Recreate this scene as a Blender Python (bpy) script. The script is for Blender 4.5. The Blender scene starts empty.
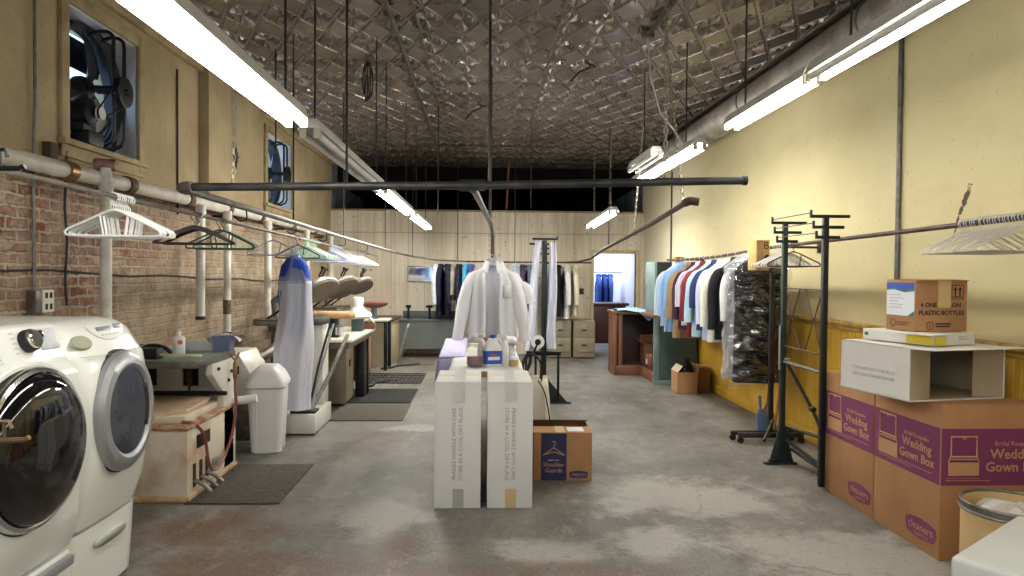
import bpy, bmesh, math, random
from mathutils import Matrix, Vector, Euler
R = math.radians
PI = math.pi
rnd = random.Random(7)
scene = bpy.context.scene
COL = scene.collection

# ------------------------------------------------------------------ colour / materials
def lin(c):
    out = []
    for v in c[:3]:
        v = v / 255.0
        out.append(v / 12.92 if v <= 0.04045 else ((v + 0.055) / 1.055) ** 2.4)
    return (out[0], out[1], out[2], 1.0)

class NT:
    def __init__(s, name):
        s.m = bpy.data.materials.new(name)
        s.m.use_nodes = True
        s.t = s.m.node_tree
        s.t.nodes.clear()
        s.out = s.n('ShaderNodeOutputMaterial')
        s.p = s.n('ShaderNodeBsdfPrincipled')
        s.l(s.p.outputs[0], s.out.inputs[0])
    def n(s, typ, **kw):
        nd = s.t.nodes.new(typ)
        for k, v in kw.items():
            setattr(nd, k, v)
        return nd
    def l(s, a, b):
        s.t.links.new(a, b)
    def coord(s):
        return s.n('ShaderNodeTexCoord').outputs['Object']
    def math(s, op, a, b=None, clamp=False):
        nd = s.n('ShaderNodeMath', operation=op)
        nd.use_clamp = clamp
        for i, v in enumerate((a, b)):
            if v is None: continue
            if isinstance(v, (int, float)): nd.inputs[i].default_value = v
            else: s.l(v, nd.inputs[i])
        return nd.outputs[0]
    def noise(s, vec, scale, detail=4, rough=0.55):
        nd = s.n('ShaderNodeTexNoise')
        nd.inputs['Scale'].default_value = scale
        nd.inputs['Detail'].default_value = detail
        nd.inputs['Roughness'].default_value = rough
        if vec is not None: s.l(vec, nd.inputs['Vector'])
        return nd.outputs[0]
    def ramp(s, fac, stops):
        nd = s.n('ShaderNodeValToRGB')
        e = nd.color_ramp.elements
        while len(e) < len(stops): e.new(0.5)
        for i, (p, c) in enumerate(stops):
            e[i].position = p
            e[i].color = c if len(c) == 4 else (c[0], c[1], c[2], 1)
        s.l(fac, nd.inputs[0])
        return nd.outputs[0]
    def mix(s, fac, a, b, mode='MIX'):
        nd = s.n('ShaderNodeMix', data_type='RGBA', blend_type=mode)
        if isinstance(fac, (int, float)): nd.inputs[0].default_value = fac
        else: s.l(fac, nd.inputs[0])
        for i, v in ((6, a), (7, b)):
            if isinstance(v, tuple): nd.inputs[i].default_value = v
            else: s.l(v, nd.inputs[i])
        return nd.outputs[2]
    def mapping(s, vec, scale=(1, 1, 1), loc=(0, 0, 0), rot=(0, 0, 0)):
        nd = s.n('ShaderNodeMapping')
        nd.inputs['Scale'].default_value = scale
        nd.inputs['Location'].default_value = loc
        nd.inputs['Rotation'].default_value = rot
        s.l(vec, nd.inputs[0])
        return nd.outputs[0]
    def bump(s, h, strength, dist=0.01):
        nd = s.n('ShaderNodeBump')
        nd.inputs['Strength'].default_value = strength
        nd.inputs['Distance'].default_value = dist
        s.l(h, nd.inputs['Height'])
        s.l(nd.outputs[0], s.p.inputs['Normal'])
    def step(s, v, a, b):
        nd = s.n('ShaderNodeMapRange')
        nd.clamp = True
        s.l(v, nd.inputs[0])
        nd.inputs[1].default_value = a
        nd.inputs[2].default_value = b
        return nd.outputs[0]
    def base(s, c):
        if isinstance(c, tuple): s.p.inputs['Base Color'].default_value = c
        else: s.l(c, s.p.inputs['Base Color'])
    def set(s, rough=0.5, metal=0.0, spec=0.5):
        s.p.inputs['Roughness'].default_value = rough
        s.p.inputs['Metallic'].default_value = metal
        s.p.inputs['Specular IOR Level'].default_value = spec

def mat(name, c, rough=0.5, metal=0.0, var=0.12, scale=6.0, c2=None, bump=0.0, bscale=60, spec=0.5, mask=(0.4, 0.7)):
    g = NT(name)
    a = lin(c)
    v = g.coord()
    if c2 is None:
        b = tuple(x * (1 - var * 1.6) for x in a[:3]) + (1,)
    else:
        b = lin(c2)
    n = g.noise(v, scale, 5, 0.6)
    g.base(g.mix(g.step(n, mask[0], mask[1]), a, b))
    g.set(rough, metal, spec)
    if bump:
        g.bump(g.noise(v, bscale, 3), bump, 0.01)
    return g.m

def cloth(name, c, c2=None, stripes=0, rough=0.85):
    g = NT(name)
    a = lin(c)
    b = lin(c2) if c2 else tuple(x * 0.8 for x in a[:3]) + (1,)
    v = g.coord()
    if stripes:
        w = g.n('ShaderNodeTexWave', wave_type='BANDS', bands_direction='X')
        w.inputs['Scale'].default_value = stripes
        w.inputs['Distortion'].default_value = 0.3
        g.l(v, w.inputs['Vector'])
        g.base(g.mix(g.step(w.outputs[1], 0.45, 0.6), a, b))
    else:
        g.base(g.mix(g.step(g.noise(v, 5, 3), 0.4, 0.75), a, b))
    g.set(rough, 0, 0.25)
    m = g.mapping(v, (14, 14, 2.2))
    g.bump(g.noise(m, 1.0, 3), 0.5, 0.02)
    return g.m

def emit(name, c, strength):
    g = NT(name)
    g.base(lin(c))
    g.p.inputs['Emission Color'].default_value = lin(c)
    g.p.inputs['Emission Strength'].default_value = strength
    return g.m

def glassy(name, c, transp=0.7, rough=0.08, bump=0.0, bscale=12, stretch=(1, 1, 1)):
    """thin plastic film / glass: transparent mixed with a glossy coat"""
    g = NT(name)
    t = g.n('ShaderNodeBsdfTransparent')
    t.inputs[0].default_value = lin(c)
    mx = g.n('ShaderNodeMixShader')
    mx.inputs[0].default_value = transp
    g.l(g.p.outputs[0], mx.inputs[1])
    g.l(t.outputs[0], mx.inputs[2])
    g.l(mx.outputs[0], g.out.inputs[0])
    g.base(lin(c))
    g.set(rough, 0, 0.8)
    if bump:
        v = g.mapping(g.coord(), stretch)
        g.bump(g.noise(v, bscale, 4, 0.7), bump, 0.03)
    return g.m

# ------------------------------------------------------------------ mesh builder
def ident(): return Matrix.Identity(4)
def T(x, y, z): return Matrix.Translation((x, y, z))
def RZ(a): return Matrix.Rotation(a, 4, 'Z')
def RX(a): return Matrix.Rotation(a, 4, 'X')
def RY(a): return Matrix.Rotation(a, 4, 'Y')

def frame(o, xd, yd):
    x = Vector(xd).normalized(); y = Vector(yd).normalized(); z = x.cross(y)
    m = Matrix((x, y, z)).transposed().to_4x4()
    m.translation = Vector(o)
    return m

class MB:
    def __init__(s):
        s.v = []; s.f = []
    def add(s, verts, faces, M=None):
        o = len(s.v)
        for p in verts:
            p = Vector(p)
            s.v.append(M @ p if M is not None else p)
        for f in faces:
            s.f.append([i + o for i in f])
        return s
    def box(s, x0, x1, y0, y1, z0, z1, bevel=0.0, M=None, seg=2):
        if not bevel:
            vs = [(x, y, z) for z in (z0, z1) for y in (y0, y1) for x in (x0, x1)]
            fs = [(0, 2, 3, 1), (4, 5, 7, 6), (0, 1, 5, 4), (2, 6, 7, 3), (0, 4, 6, 2), (1, 3, 7, 5)]
            return s.add(vs, fs, M)
        bm = bmesh.new()
        bmesh.ops.create_cube(bm, size=1.0)
        for v in bm.verts:
            v.co = Vector(((x0 + x1) / 2 + v.co.x * (x1 - x0), (y0 + y1) / 2 + v.co.y * (y1 - y0), (z0 + z1) / 2 + v.co.z * (z1 - z0)))
        bmesh.ops.bevel(bm, geom=bm.edges[:], offset=bevel, segments=seg, affect='EDGES', profile=0.5)
        s.addbm(bm, M)
        return s
    def addbm(s, bm, M=None):
        bm.verts.index_update()
        s.add([v.co.copy() for v in bm.verts], [[v.index for v in f.verts] for f in bm.faces], M)
        bm.free()
    def loft(s, rings, M=None, cap0=True, cap1=True, closed=True):
        n = len(rings[0]); vs = []; fs = []
        for r in rings: vs += list(r)
        for i in range(len(rings) - 1):
            for j in range(n if closed else n - 1):
                k = (j + 1) % n
                fs.append((i * n + j, i * n + k, (i + 1) * n + k, (i + 1) * n + j))
        if closed and cap0: fs.append(tuple(range(n - 1, -1, -1)))
        if closed and cap1: fs.append(tuple((len(rings) - 1) * n + j for j in range(n)))
        return s.add(vs, fs, M)
    def tube(s, pts, r, n=8, M=None, closed=False):
        pts = [Vector(p) for p in pts]
        m = len(pts)
        rs = r if isinstance(r, (list, tuple)) else [r] * m
        rings = []
        up = None
        for i, p in enumerate(pts):
            if closed:
                d = pts[(i + 1) % m] - pts[i - 1]
            else:
                d = pts[min(i + 1, m - 1)] - pts[max(i - 1, 0)]
            if d.length < 1e-9: d = Vector((0, 0, 1))
            d.normalize()
            if up is None:
                up = Vector((0, 0, 1)) if abs(d.z) < 0.9 else Vector((1, 0, 0))
            sd = d.cross(up)
            if sd.length < 1e-4:
                sd = d.cross(Vector((0.3, 0.7, 0.2)))
            sd.normalize()
            up = sd.cross(d).normalized()
            rings.append([p + (sd * math.cos(2 * PI * j / n) + up * math.sin(2 * PI * j / n)) * rs[i] for j in range(n)])
        if closed:
            rings.append(rings[0])
            return s.loft(rings, M, False, False)
        return s.loft(rings, M)
    def lathe(s, prof, n=24, M=None, cap=True):
        rings = [[(max(r, 1e-5) * math.cos(2 * PI * j / n), max(r, 1e-5) * math.sin(2 * PI * j / n), z) for j in range(n)] for r, z in prof]
        return s.loft(rings, M, cap, cap)
    def prism(s, poly, h, M=None, bevel=0.0):
        """polygon in local XY, extruded from z=0 to z=h"""
        if bevel:
            bm = bmesh.new()
            vs = [bm.verts.new((x, y, 0)) for x, y in poly]
            f = bm.faces.new(vs)
            ex = bmesh.ops.extrude_face_region(bm, geom=[f])
            for v in [g for g in ex['geom'] if isinstance(g, bmesh.types.BMVert)]: v.co.z += h
            bmesh.ops.recalc_face_normals(bm, faces=bm.faces[:])
            bmesh.ops.bevel(bm, geom=bm.edges[:], offset=bevel, segments=2, affect='EDGES', profile=0.5)
            s.addbm(bm, M)
            return s
        n = len(poly)
        vs = [(x, y, 0) for x, y in poly] + [(x, y, h) for x, y in poly]
        fs = [tuple(range(n - 1, -1, -1)), tuple(range(n, 2 * n))] + [(i, (i + 1) % n, n + (i + 1) % n, n + i) for i in range(n)]
        return s.add(vs, fs, M)
    def grid(s, fn, nu, nv, M=None):
        vs = [fn(i / nu, j / nv) for j in range(nv + 1) for i in range(nu + 1)]
        fs = [(j * (nu + 1) + i, j * (nu + 1) + i + 1, (j + 1) * (nu + 1) + i + 1, (j + 1) * (nu + 1) + i) for j in range(nv) for i in range(nu)]
        return s.add(vs, fs, M)
    def build(s, name, m, parent=None, smooth=True, angle=35, solid=0.0, origin=None, recalc=True, label=None):
        me = bpy.data.meshes.new(name)
        if origin is not None:
            o = Vector(origin)
            vv = [v - o for v in s.v]
        else:
            vv = s.v
        me.from_pydata([tuple(v) for v in vv], [], s.f)
        if recalc:
            bm = bmesh.new(); bm.from_mesh(me)
            bmesh.ops.recalc_face_normals(bm, faces=bm.faces[:])
            bm.to_mesh(me); bm.free()
        me.materials.append(m)
        if smooth:
            me.polygons.foreach_set('use_smooth', [True] * len(me.polygons))
            me.set_sharp_from_angle(angle=R(angle))
        me.update()
        ob = bpy.data.objects.new(name, me)
        COL.objects.link(ob)
        if origin is not None: ob.location = origin
        if parent is not None: ob.parent = parent
        if solid:
            md = ob.modifiers.new('thickness', 'SOLIDIFY')
            md.thickness = solid
            md.offset = 0
        if label: ob['label'] = label
        return ob

def thing(name, label, cat, loc=(0, 0, 0), rz=0.0, group=None):
    o = bpy.data.objects.new(name, None)
    COL.objects.link(o)
    o.empty_display_size = 0.1
    o.location = loc
    o.rotation_euler = (0, 0, rz)
    o['label'] = label
    o['category'] = cat
    if group: o['group'] = group
    return o

def tag(o, label, cat, group=None, kind=None):
    o['label'] = label
    o['category'] = cat
    if group: o['group'] = group
    if kind: o['kind'] = kind
    return o

def struct(o):
    o['kind'] = 'structure'
    return o

def dup(root, loc, rz, label=None, group=None):
    r = root.copy(); COL.objects.link(r)
    r.location = loc
    r.rotation_euler = (root.rotation_euler[0], root.rotation_euler[1], rz)
    if label: r['label'] = label
    if group: r['group'] = group
    for ch in list(root.children):
        c = ch.copy(); COL.objects.link(c); c.parent = r
        for g in list(ch.children):
            d = g.copy(); COL.objects.link(d); d.parent = c
    return r

def text(lines, size, m, M, parent, name='printed_text', align='CENTER', spacing=1.0, squash=1.0, gap=1.15, label=None, bold=0.0):
    """lettering as thin raised mesh lying in the local XY of M"""
    cu = bpy.data.curves.new('lettering', 'FONT')
    cu.body = '\n'.join(lines)
    cu.size = size
    cu.align_x = align
    cu.align_y = 'CENTER'
    cu.space_line = gap
    cu.space_character = spacing
    cu.extrude = 0.0006
    cu.offset = size * bold
    cu.resolution_u = 2
    ob = bpy.data.objects.new('lettering', cu)
    COL.objects.link(ob)
    dg = bpy.context.evaluated_depsgraph_get()
    me = bpy.data.meshes.new_from_object(ob.evaluated_get(dg))
    bpy.data.objects.remove(ob)
    me.transform(M @ Matrix.Diagonal((squash, 1, 1, 1)))
    me.materials.clear(); me.materials.append(m)
    o = bpy.data.objects.new(name, me)
    COL.objects.link(o)
    if parent: o.parent = parent
    if label: o['label'] = label
    return o

def sleeve_loft(path, radii, seed=0.0, flat=0.78, n=16):
    P = [Vector(p) for p in path]; Q = []; rs = []
    for i in range(len(P) - 1):
        p0 = P[max(i - 1, 0)]; p1 = P[i]; p2 = P[i + 1]; p3 = P[min(i + 2, len(P) - 1)]
        for k in range(4):
            t = k / 4
            Q.append(0.5 * ((2 * p1) + (-p0 + p2) * t + (2 * p0 - 5 * p1 + 4 * p2 - p3) * t * t + (-p0 + 3 * p1 - 3 * p2 + p3) * t ** 3))
            rs.append(radii[i] * (1 - t) + radii[i + 1] * t)
    Q.append(P[-1]); rs.append(radii[-1])
    rings = []
    for i, p in enumerate(Q):
        d = (Q[min(i + 1, len(Q) - 1)] - Q[max(i - 1, 0)]).normalized()
        sd = d.cross(Vector((0, 1, 0))).normalized(); u = i / len(Q)
        ring = []
        for j in range(n):
            a = 2 * PI * j / n
            k = 1 + u * 0.5 * (0.16 * math.sin(3 * a + 6 * u + seed) + 0.1 * math.sin(5 * a - 9 * u + 2 * seed)) + 0.04 * math.sin(17 * u + 2 * a + seed)
            ring.append(p + sd * (rs[i] * k * math.cos(a)) + Vector((0, rs[i] * flat * k * math.sin(a), 0)))
        rings.append(ring)
    return rings

def arc(cx, cy, r, a0, a1, n):
    return [(cx + r * math.cos(a0 + (a1 - a0) * i / n), cy + r * math.sin(a0 + (a1 - a0) * i / n)) for i in range(n + 1)]

# ------------------------------------------------------------------ palette
W_MET = mat('white_enamel', (226, 222, 208), 0.32, 0, 0.08, 3)
CREAM_MET = mat('washer_white_enamel', (230, 231, 224), 0.22, 0, 0.05, 2)
CHROME = mat('chrome', (205, 205, 205), 0.14, 1.0, 0.1, 8)
SILVER = mat('silver_plastic', (165, 168, 170), 0.32, 0.55, 0.08, 5)
BLACK_GL = mat('black_glass', (10, 10, 12), 0.06, 0, 0.0, 4, spec=0.7)
GREY_GL = mat('smoky_glass', (60, 64, 74), 0.08, 0, 0.1, 4, spec=0.8)
BLACK = mat('black_rubber', (20, 20, 20), 0.55, 0, 0.2, 20)
BLACK_MET = mat('black_painted_steel', (24, 25, 26), 0.42, 0.3, 0.3, 12)
GREEN_MET = mat('dark_green_painted_steel', (32, 48, 42), 0.45, 0.2, 0.3, 12)
DARK_PIPE = mat('dark_iron_pipe', (58, 58, 58), 0.5, 0.5, 0.3, 9, c2=(88, 84, 78))
GREY_PIPE = mat('grey_steel_pipe', (126, 122, 114), 0.42, 0.6, 0.2, 10, c2=(88, 80, 70))
RUST_PIPE = mat('rusty_brown_pipe', (92, 74, 64), 0.6, 0.4, 0.2, 14, c2=(60, 44, 36))
WHITE_PIPE = mat('white_painted_pipe', (226, 222, 210), 0.5, 0, 0.1, 6, c2=(198, 188, 168), bump=0.1)
BROWN_BAND = mat('pipe_tape', (70, 52, 36), 0.7, 0, 0.3, 20, c2=(130, 96, 50))
ROD_MET = mat('dark_rod', (48, 42, 40), 0.6, 0.3, 0.3, 30)
CHAIN_MET = mat('galvanised_chain', (176, 170, 150), 0.4, 0.7, 0.2, 30)
CARD = mat('brown_cardboard', (172, 128, 86), 0.85, 0, 0.1, 4, c2=(158, 114, 74), bump=0.06)
CARD_DK = mat('dark_brown_cardboard', (140, 98, 66), 0.85, 0, 0.12, 5, bump=0.06)
CARD_IN = mat('cardboard_inside', (120, 84, 56), 0.9, 0, 0.12, 5)
WCARD = mat('white_cardboard', (226, 222, 214), 0.7, 0, 0.03, 2, bump=0.03)
WCARD_IN = mat('white_carton_inside', (176, 158, 128), 0.85, 0, 0.1, 4)
TAPE = mat('packing_tape', (222, 217, 207), 0.3, 0, 0.08, 10)
TAPE_TAN = mat('tan_packing_tape', (205, 176, 126), 0.35, 0, 0.08, 10)
PURPLE = mat('purple_print', (122, 52, 92), 0.75, 0, 0.06, 6)
TAN_INK = mat('tan_print', (190, 146, 104), 0.8, 0, 0.05, 6)
GREY_INK = mat('grey_print', (160, 148, 144), 0.8, 0, 0.05, 6)
PALE_INK = mat('pale_grey_print', (176, 172, 170), 0.8, 0, 0.05, 6)
DARK_INK = mat('dark_print', (46, 34, 30), 0.8, 0, 0.05, 6)
NAVY_INK = mat('navy_print', (46, 46, 82), 0.8, 0, 0.1, 6)
WOOD_BR = mat('brown_counter_wood', (124, 80, 56), 0.5, 0, 0.25, 3, bump=0.05)
WOOD_DK = mat('dark_stained_wood', (72, 42, 36), 0.45, 0, 0.2, 4)
WOOD_LT = mat('pale_wood', (176, 142, 96), 0.6, 0, 0.2, 8)
FILE_MET = mat('beige_file_metal', (150, 140, 116), 0.45, 0.1, 0.1, 5)
GREYGREEN = mat('greygreen_paint', (118, 138, 134), 0.5, 0, 0.15, 4)
GREYGREEN_DK = mat('dull_green_paint', (74, 92, 90), 0.55, 0, 0.2, 4)
LAV = cloth('lavender_sheet', (196, 192, 224), (182, 176, 214))
WHITE_CL = cloth('white_cloth', (232, 230, 230), (214, 212, 214))
SHIRT_W = cloth('white_shirt_cotton', (240, 239, 239), (228, 227, 230))
def let_light_through(m, amt):
    t = m.node_tree; p = next(n for n in t.nodes if n.type == 'BSDF_PRINCIPLED'); o = next(n for n in t.nodes if n.type == 'OUTPUT_MATERIAL')
    tr = t.nodes.new('ShaderNodeBsdfTranslucent'); tr.inputs[0].default_value = (0.86, 0.86, 0.87, 1)
    mx = t.nodes.new('ShaderNodeMixShader'); mx.inputs[0].default_value = amt
    t.links.new(p.outputs[0], mx.inputs[1]); t.links.new(tr.outputs[0], mx.inputs[2]); t.links.new(mx.outputs[0], o.inputs[0])
let_light_through(SHIRT_W, 0.4)
PLASTIC_W = mat('white_plastic', (232, 230, 226), 0.35, 0, 0.05, 3)
MAT_FELT = mat('dark_felt_mat', (66, 60, 52), 0.95, 0, 0.3, 30, c2=(88, 80, 68), bump=0.5, bscale=120)
MAT_RUB = mat('black_rubber_mat', (34, 32, 30), 0.75, 0, 0.3, 20)
MACH_GREY = mat('dark_grey_machine_paint', (96, 102, 100), 0.45, 0.1, 0.15, 4)
FAN_MET = mat('sooty_fan_metal', (44, 44, 48), 0.5, 0.5, 0.3, 8)
FAN_BLADE = mat('fan_blade_metal', (52, 54, 60), 0.45, 0.4, 0.3, 6)
CASING = mat('cream_window_casing', (176, 158, 118), 0.7, 0, 0.15, 5, c2=(140, 120, 86))
TUBE_ON = emit('lit_fluorescent_tube', (255, 252, 244), 36.0)
TUBE_FAR = emit('bright_fluorescent_tube', (255, 252, 245), 84.0)
TUBE_DIM = mat('unlit_fluorescent_tube', (225, 225, 220), 0.3, 0, 0.02, 2)
FIX_W = mat('white_fixture_enamel', (222, 220, 212), 0.4, 0, 0.06, 4)
SOCKET = mat('lamp_socket', (200, 190, 170), 0.5, 0, 0.1, 10)
BLUE_PL = mat('blue_plastic', (92, 138, 190), 0.4, 0, 0.1, 5)
RED_HOSE = mat('red_rubber_hose', (142, 78, 70), 0.5, 0, 0.15, 12)
BRASS = mat('worn_brass', (150, 112, 66), 0.4, 0.8, 0.3, 20)
RUST_W = mat('rust_stained_white_enamel', (216, 206, 186), 0.5, 0, 0.1, 2.2, c2=(170, 128, 84), mask=(0.52, 0.72))
PRESS_G = mat('press_head_grey', (150, 150, 142), 0.4, 0.4, 0.15, 6, c2=(112, 106, 96))
PRESS_PAD = mat('press_pad_cover', (128, 116, 100), 0.9, 0, 0.2, 8)
TAN_PAD = mat('tan_ironing_pad', (198, 158, 108), 0.85, 0, 0.15, 8)
MAROON_PAD = mat('maroon_ironing_pad', (122, 70, 62), 0.85, 0, 0.15, 8)
BEIGE_PAD = mat('scorched_beige_pad', (206, 180, 152), 0.85, 0, 0.15, 6, c2=(180, 146, 112))
HANG_W = mat('white_hanger_plastic', (234, 233, 228), 0.4, 0, 0.08, 20)
HANG_G = mat('green_hanger_plastic', (48, 104, 78), 0.4, 0, 0.1, 20)
HANG_PG = mat('pale_green_hanger_plastic', (176, 204, 180), 0.4, 0, 0.1, 20)
HANG_LB = mat('pale_blue_hanger_plastic', (186, 192, 214), 0.4, 0, 0.1, 20)
HANG_WOOD = mat('dark_wood_hanger', (58, 42, 38), 0.45, 0, 0.2, 20)
HANG_BK = mat('black_hanger_plastic', (28, 28, 30), 0.4, 0, 0.1, 20)
WIRE = mat('galvanised_wire', (206, 206, 208), 0.35, 0.4, 0.1, 30)
WIRE_BR = mat('brown_wire_rack', (104, 84, 58), 0.5, 0.3, 0.2, 20)
CABLE = mat('black_cable', (26, 24, 22), 0.6, 0, 0.2, 20)
FILM = glassy('clear_plastic_film', (238, 240, 244), 0.72, 0.22, 0.5, 14, (1, 1, 0.35))
FILM_BLUE = glassy('milky_blue_film', (240, 240, 248), 0.3, 0.3, 0.6, 9, (1, 1, 0.3))
def gloss_film(name, amt, rough, bump, bscale, stretch):
    g = NT(name)
    t = g.n('ShaderNodeBsdfTransparent'); t.inputs[0].default_value = (0.97, 0.97, 0.97, 1)
    gl = g.n('ShaderNodeBsdfAnisotropic'); gl.inputs['Roughness'].default_value = rough
    mx = g.n('ShaderNodeMixShader'); mx.inputs[0].default_value = amt
    g.l(t.outputs[0], mx.inputs[1]); g.l(gl.outputs[0], mx.inputs[2]); g.l(mx.outputs[0], g.out.inputs[0])
    b = g.n('ShaderNodeBump'); b.inputs['Strength'].default_value = bump; b.inputs['Distance'].default_value = 0.22
    g.l(g.noise(g.mapping(g.coord(), stretch), bscale, 2.5, 0.5), b.inputs['Height']); g.l(b.outputs[0], gl.inputs['Normal'])
    return g.m
FILM_GLOSS = gloss_film('shiny_wrap_film', 0.15, 0.03, 1.0, 3.0, (1.2, 1.2, 3.0))
JUG_CL = glassy('translucent_jug_plastic', (240, 238, 232), 0.84, 0.3)
LIQUID = mat('purple_liquid', (126, 56, 78), 0.2, 0, 0.05, 4)
YELLOW = mat('yellow_print', (228, 204, 60), 0.7, 0, 0.05, 8)
BLUE_LBL = mat('blue_label', (44, 82, 168), 0.5, 0, 0.1, 14)
RED_LBL = mat('red_label', (190, 50, 50), 0.5, 0, 0.1, 14)
GREEN_LBL = mat('green_label', (40, 120, 100), 0.5, 0, 0.1, 14)
WHITE_LBL = mat('white_label', (226, 230, 236), 0.6, 0, 0.03, 14)

# ------------------------------------------------------------------ setting
XL, XR, YB, ZC, YF = -2.77, 2.96, 12.85, 3.5, -3.6
YR = 16.4

# floor
g = NT('stained_concrete'); v = g.coord()
n1 = g.noise(v, 0.9, 6, 0.62); n2 = g.noise(g.mapping(v, (1.0, 0.55, 1), (3, 7, 0)), 2.2, 6, 0.65); n3 = g.noise(v, 16, 4, 0.6)
c = g.mix(g.step(n1, 0.38, 0.62), lin((97, 93, 87)), lin((126, 122, 115)))
c = g.mix(g.math('MULTIPLY', g.step(n2, 0.5, 0.66), 0.75), c, lin((80, 75, 68)))
c = g.mix(g.math('MULTIPLY', g.step(n3, 0.52, 0.72), 0.5), c, lin((78, 72, 64)))
sep = g.n('ShaderNodeSeparateXYZ'); g.l(v, sep.inputs[0])
def blob(x, y, rx, ry, soft=0.5, ns=3.0, amp=1.0):
    dx = g.math('MULTIPLY', g.math('SUBTRACT', sep.outputs[0], x), 1 / rx)
    dy = g.math('MULTIPLY', g.math('SUBTRACT', sep.outputs[1], y), 1 / ry)
    d = g.math('SQRT', g.math('ADD', g.math('MULTIPLY', dx, dx), g.math('MULTIPLY', dy, dy)))
    nn = g.noise(v, ns, 6, 0.7)
    d = g.math('ADD', d, g.math('MULTIPLY', g.math('SUBTRACT', nn, 0.5), 2.6 * amp))
    return g.step(d, 1.0, 1.0 - soft)
for (x, y, rx, ry) in ((0.35, 3.75, 0.34, 0.22), (0.95, 3.85, 0.3, 0.3), (-0.55, 4.3, 0.3, 0.5), (-1.0, 5.3, 0.16, 1.1), (2.0, 3.6, 0.8, 0.5), (-0.55, 6.7, 0.5, 0.18), (1.4, 4.6, 0.8, 0.5)):
    c = g.mix(g.math('MULTIPLY', blob(x, y, rx, ry), 0.6), c, lin((178, 174, 165)))
for (x, y, rx, ry, k) in ((-1.6, 4.1, 0.6, 0.35, 0.85), (-1.2, 3.6, 0.6, 0.35, 0.7), (-0.45, 3.75, 0.16, 0.4, 0.8), (0.0, 3.5, 1.1, 0.12, 0.4), (-1.0, 6.1, 0.35, 0.5, 0.6), (0.7, 3.4, 0.6, 0.2, 0.45)):
    c = g.mix(g.math('MULTIPLY', blob(x, y, rx, ry, 0.6), k), c, lin((98, 72, 50)))
for (x, y, rx, ry, k) in ((-0.9, 5.2, 0.5, 0.9, 0.5), (0.5, 3.95, 0.25, 0.3, 0.45), (-0.5, 8.0, 0.6, 1.5, 0.35), (1.2, 8.2, 0.9, 1.6, 0.35)):
    c = g.mix(g.math('MULTIPLY', blob(x, y, rx, ry, 0.8), k), c, lin((70, 67, 62)))
c = g.mix(g.math('MULTIPLY', g.step(g.noise(v, 70, 3, 0.7), 0.56, 0.68), 0.45), c, lin((176, 172, 164)))
c = g.mix(g.math('MULTIPLY', g.step(g.noise(g.mapping(v, (1, 1, 1), (9, 4, 0)), 42, 4, 0.7), 0.55, 0.68), 0.5), c, lin((70, 62, 54)))
c = g.mix(g.math('MULTIPLY', g.step(g.noise(g.mapping(v, (1.6, 0.8, 1), (2, 5, 0)), 3.6, 7, 0.75), 0.54, 0.68), 0.45), c, lin((160, 155, 146)))
vo = g.n('ShaderNodeTexVoronoi', feature='DISTANCE_TO_EDGE'); vo.inputs['Scale'].default_value = 0.42
wn = g.n('ShaderNodeVectorMath', operation='ADD'); nz = g.n('ShaderNodeTexNoise'); nz.inputs['Scale'].default_value = 1.6; nz.inputs['Detail'].default_value = 6
sc_ = g.n('ShaderNodeVectorMath', operation='SCALE'); sc_.inputs['Scale'].default_value = 0.8
g.l(v, nz.inputs['Vector']); g.l(nz.outputs['Color'], sc_.inputs[0]); g.l(v, wn.inputs[0]); g.l(sc_.outputs[0], wn.inputs[1]); g.l(wn.outputs[0], vo.inputs['Vector'])
c = g.mix(g.math('MULTIPLY', g.math('MULTIPLY', g.step(vo.outputs['Distance'], 0.006, 0.0), g.step(n1, 0.46, 0.56)), 0.45), c, lin((70, 62, 54)))
g.base(c)
rr = g.math('ADD', g.math('MULTIPLY', n2, 0.4), 0.36)
g.l(rr, g.p.inputs['Roughness']); g.p.inputs['Specular IOR Level'].default_value = 0.28
g.bump(g.math('ADD', g.math('MULTIPLY', n3, 0.5), n2), 0.2, 0.01)
FLOOR = g.m
struct(MB().box(XL - 0.4, XR + 0.3, YF, YR, -0.12, 0).build('floor', FLOOR, smooth=False))

# plaster left wall over brick
g = NT('brick_and_plaster'); v = g.coord()
sep = g.n('ShaderNodeSeparateXYZ'); g.l(v, sep.inputs[0])
cmb = g.n('ShaderNodeCombineXYZ'); g.l(sep.outputs[1], cmb.inputs[0]); g.l(sep.outputs[2], cmb.inputs[1])
bv = cmb.outputs[0]
br = g.n('ShaderNodeTexBrick'); br.offset = 0.5
for k, val in (('Scale', 1.0), ('Mortar Size', 0.012), ('Mortar Smooth', 0.35), ('Bias', 0.0), ('Brick Width', 0.21), ('Row Height', 0.07)):
    br.inputs[k].default_value = val
br.inputs['Color1'].default_value = lin((122, 66, 50)); br.inputs['Color2'].default_value = lin((150, 98, 78)); br.inputs['Mortar'].default_value = lin((190, 178, 158))
dn = g.n('ShaderNodeTexNoise'); dn.inputs['Scale'].default_value = 13; g.l(bv, dn.inputs['Vector'])
dsc = g.n('ShaderNodeVectorMath', operation='SCALE'); dsc.inputs['Scale'].default_value = 0.036; g.l(dn.outputs['Color'], dsc.inputs[0])
dad = g.n('ShaderNodeVectorMath', operation='ADD'); g.l(bv, dad.inputs[0]); g.l(dsc.outputs[0], dad.inputs[1]); g.l(dad.outputs[0], br.inputs['Vector'])
bn = g.noise(v, 7, 5, 0.7)
bc = g.mix(g.math('MULTIPLY', g.step(bn, 0.42, 0.62), 0.7), br.outputs['Color'], lin((186, 168, 146)))
bc = g.mix(g.math('MULTIPLY', g.step(g.noise(v, 26, 5, 0.75), 0.5, 0.66), 0.75), bc, lin((84, 58, 48)))
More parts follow.
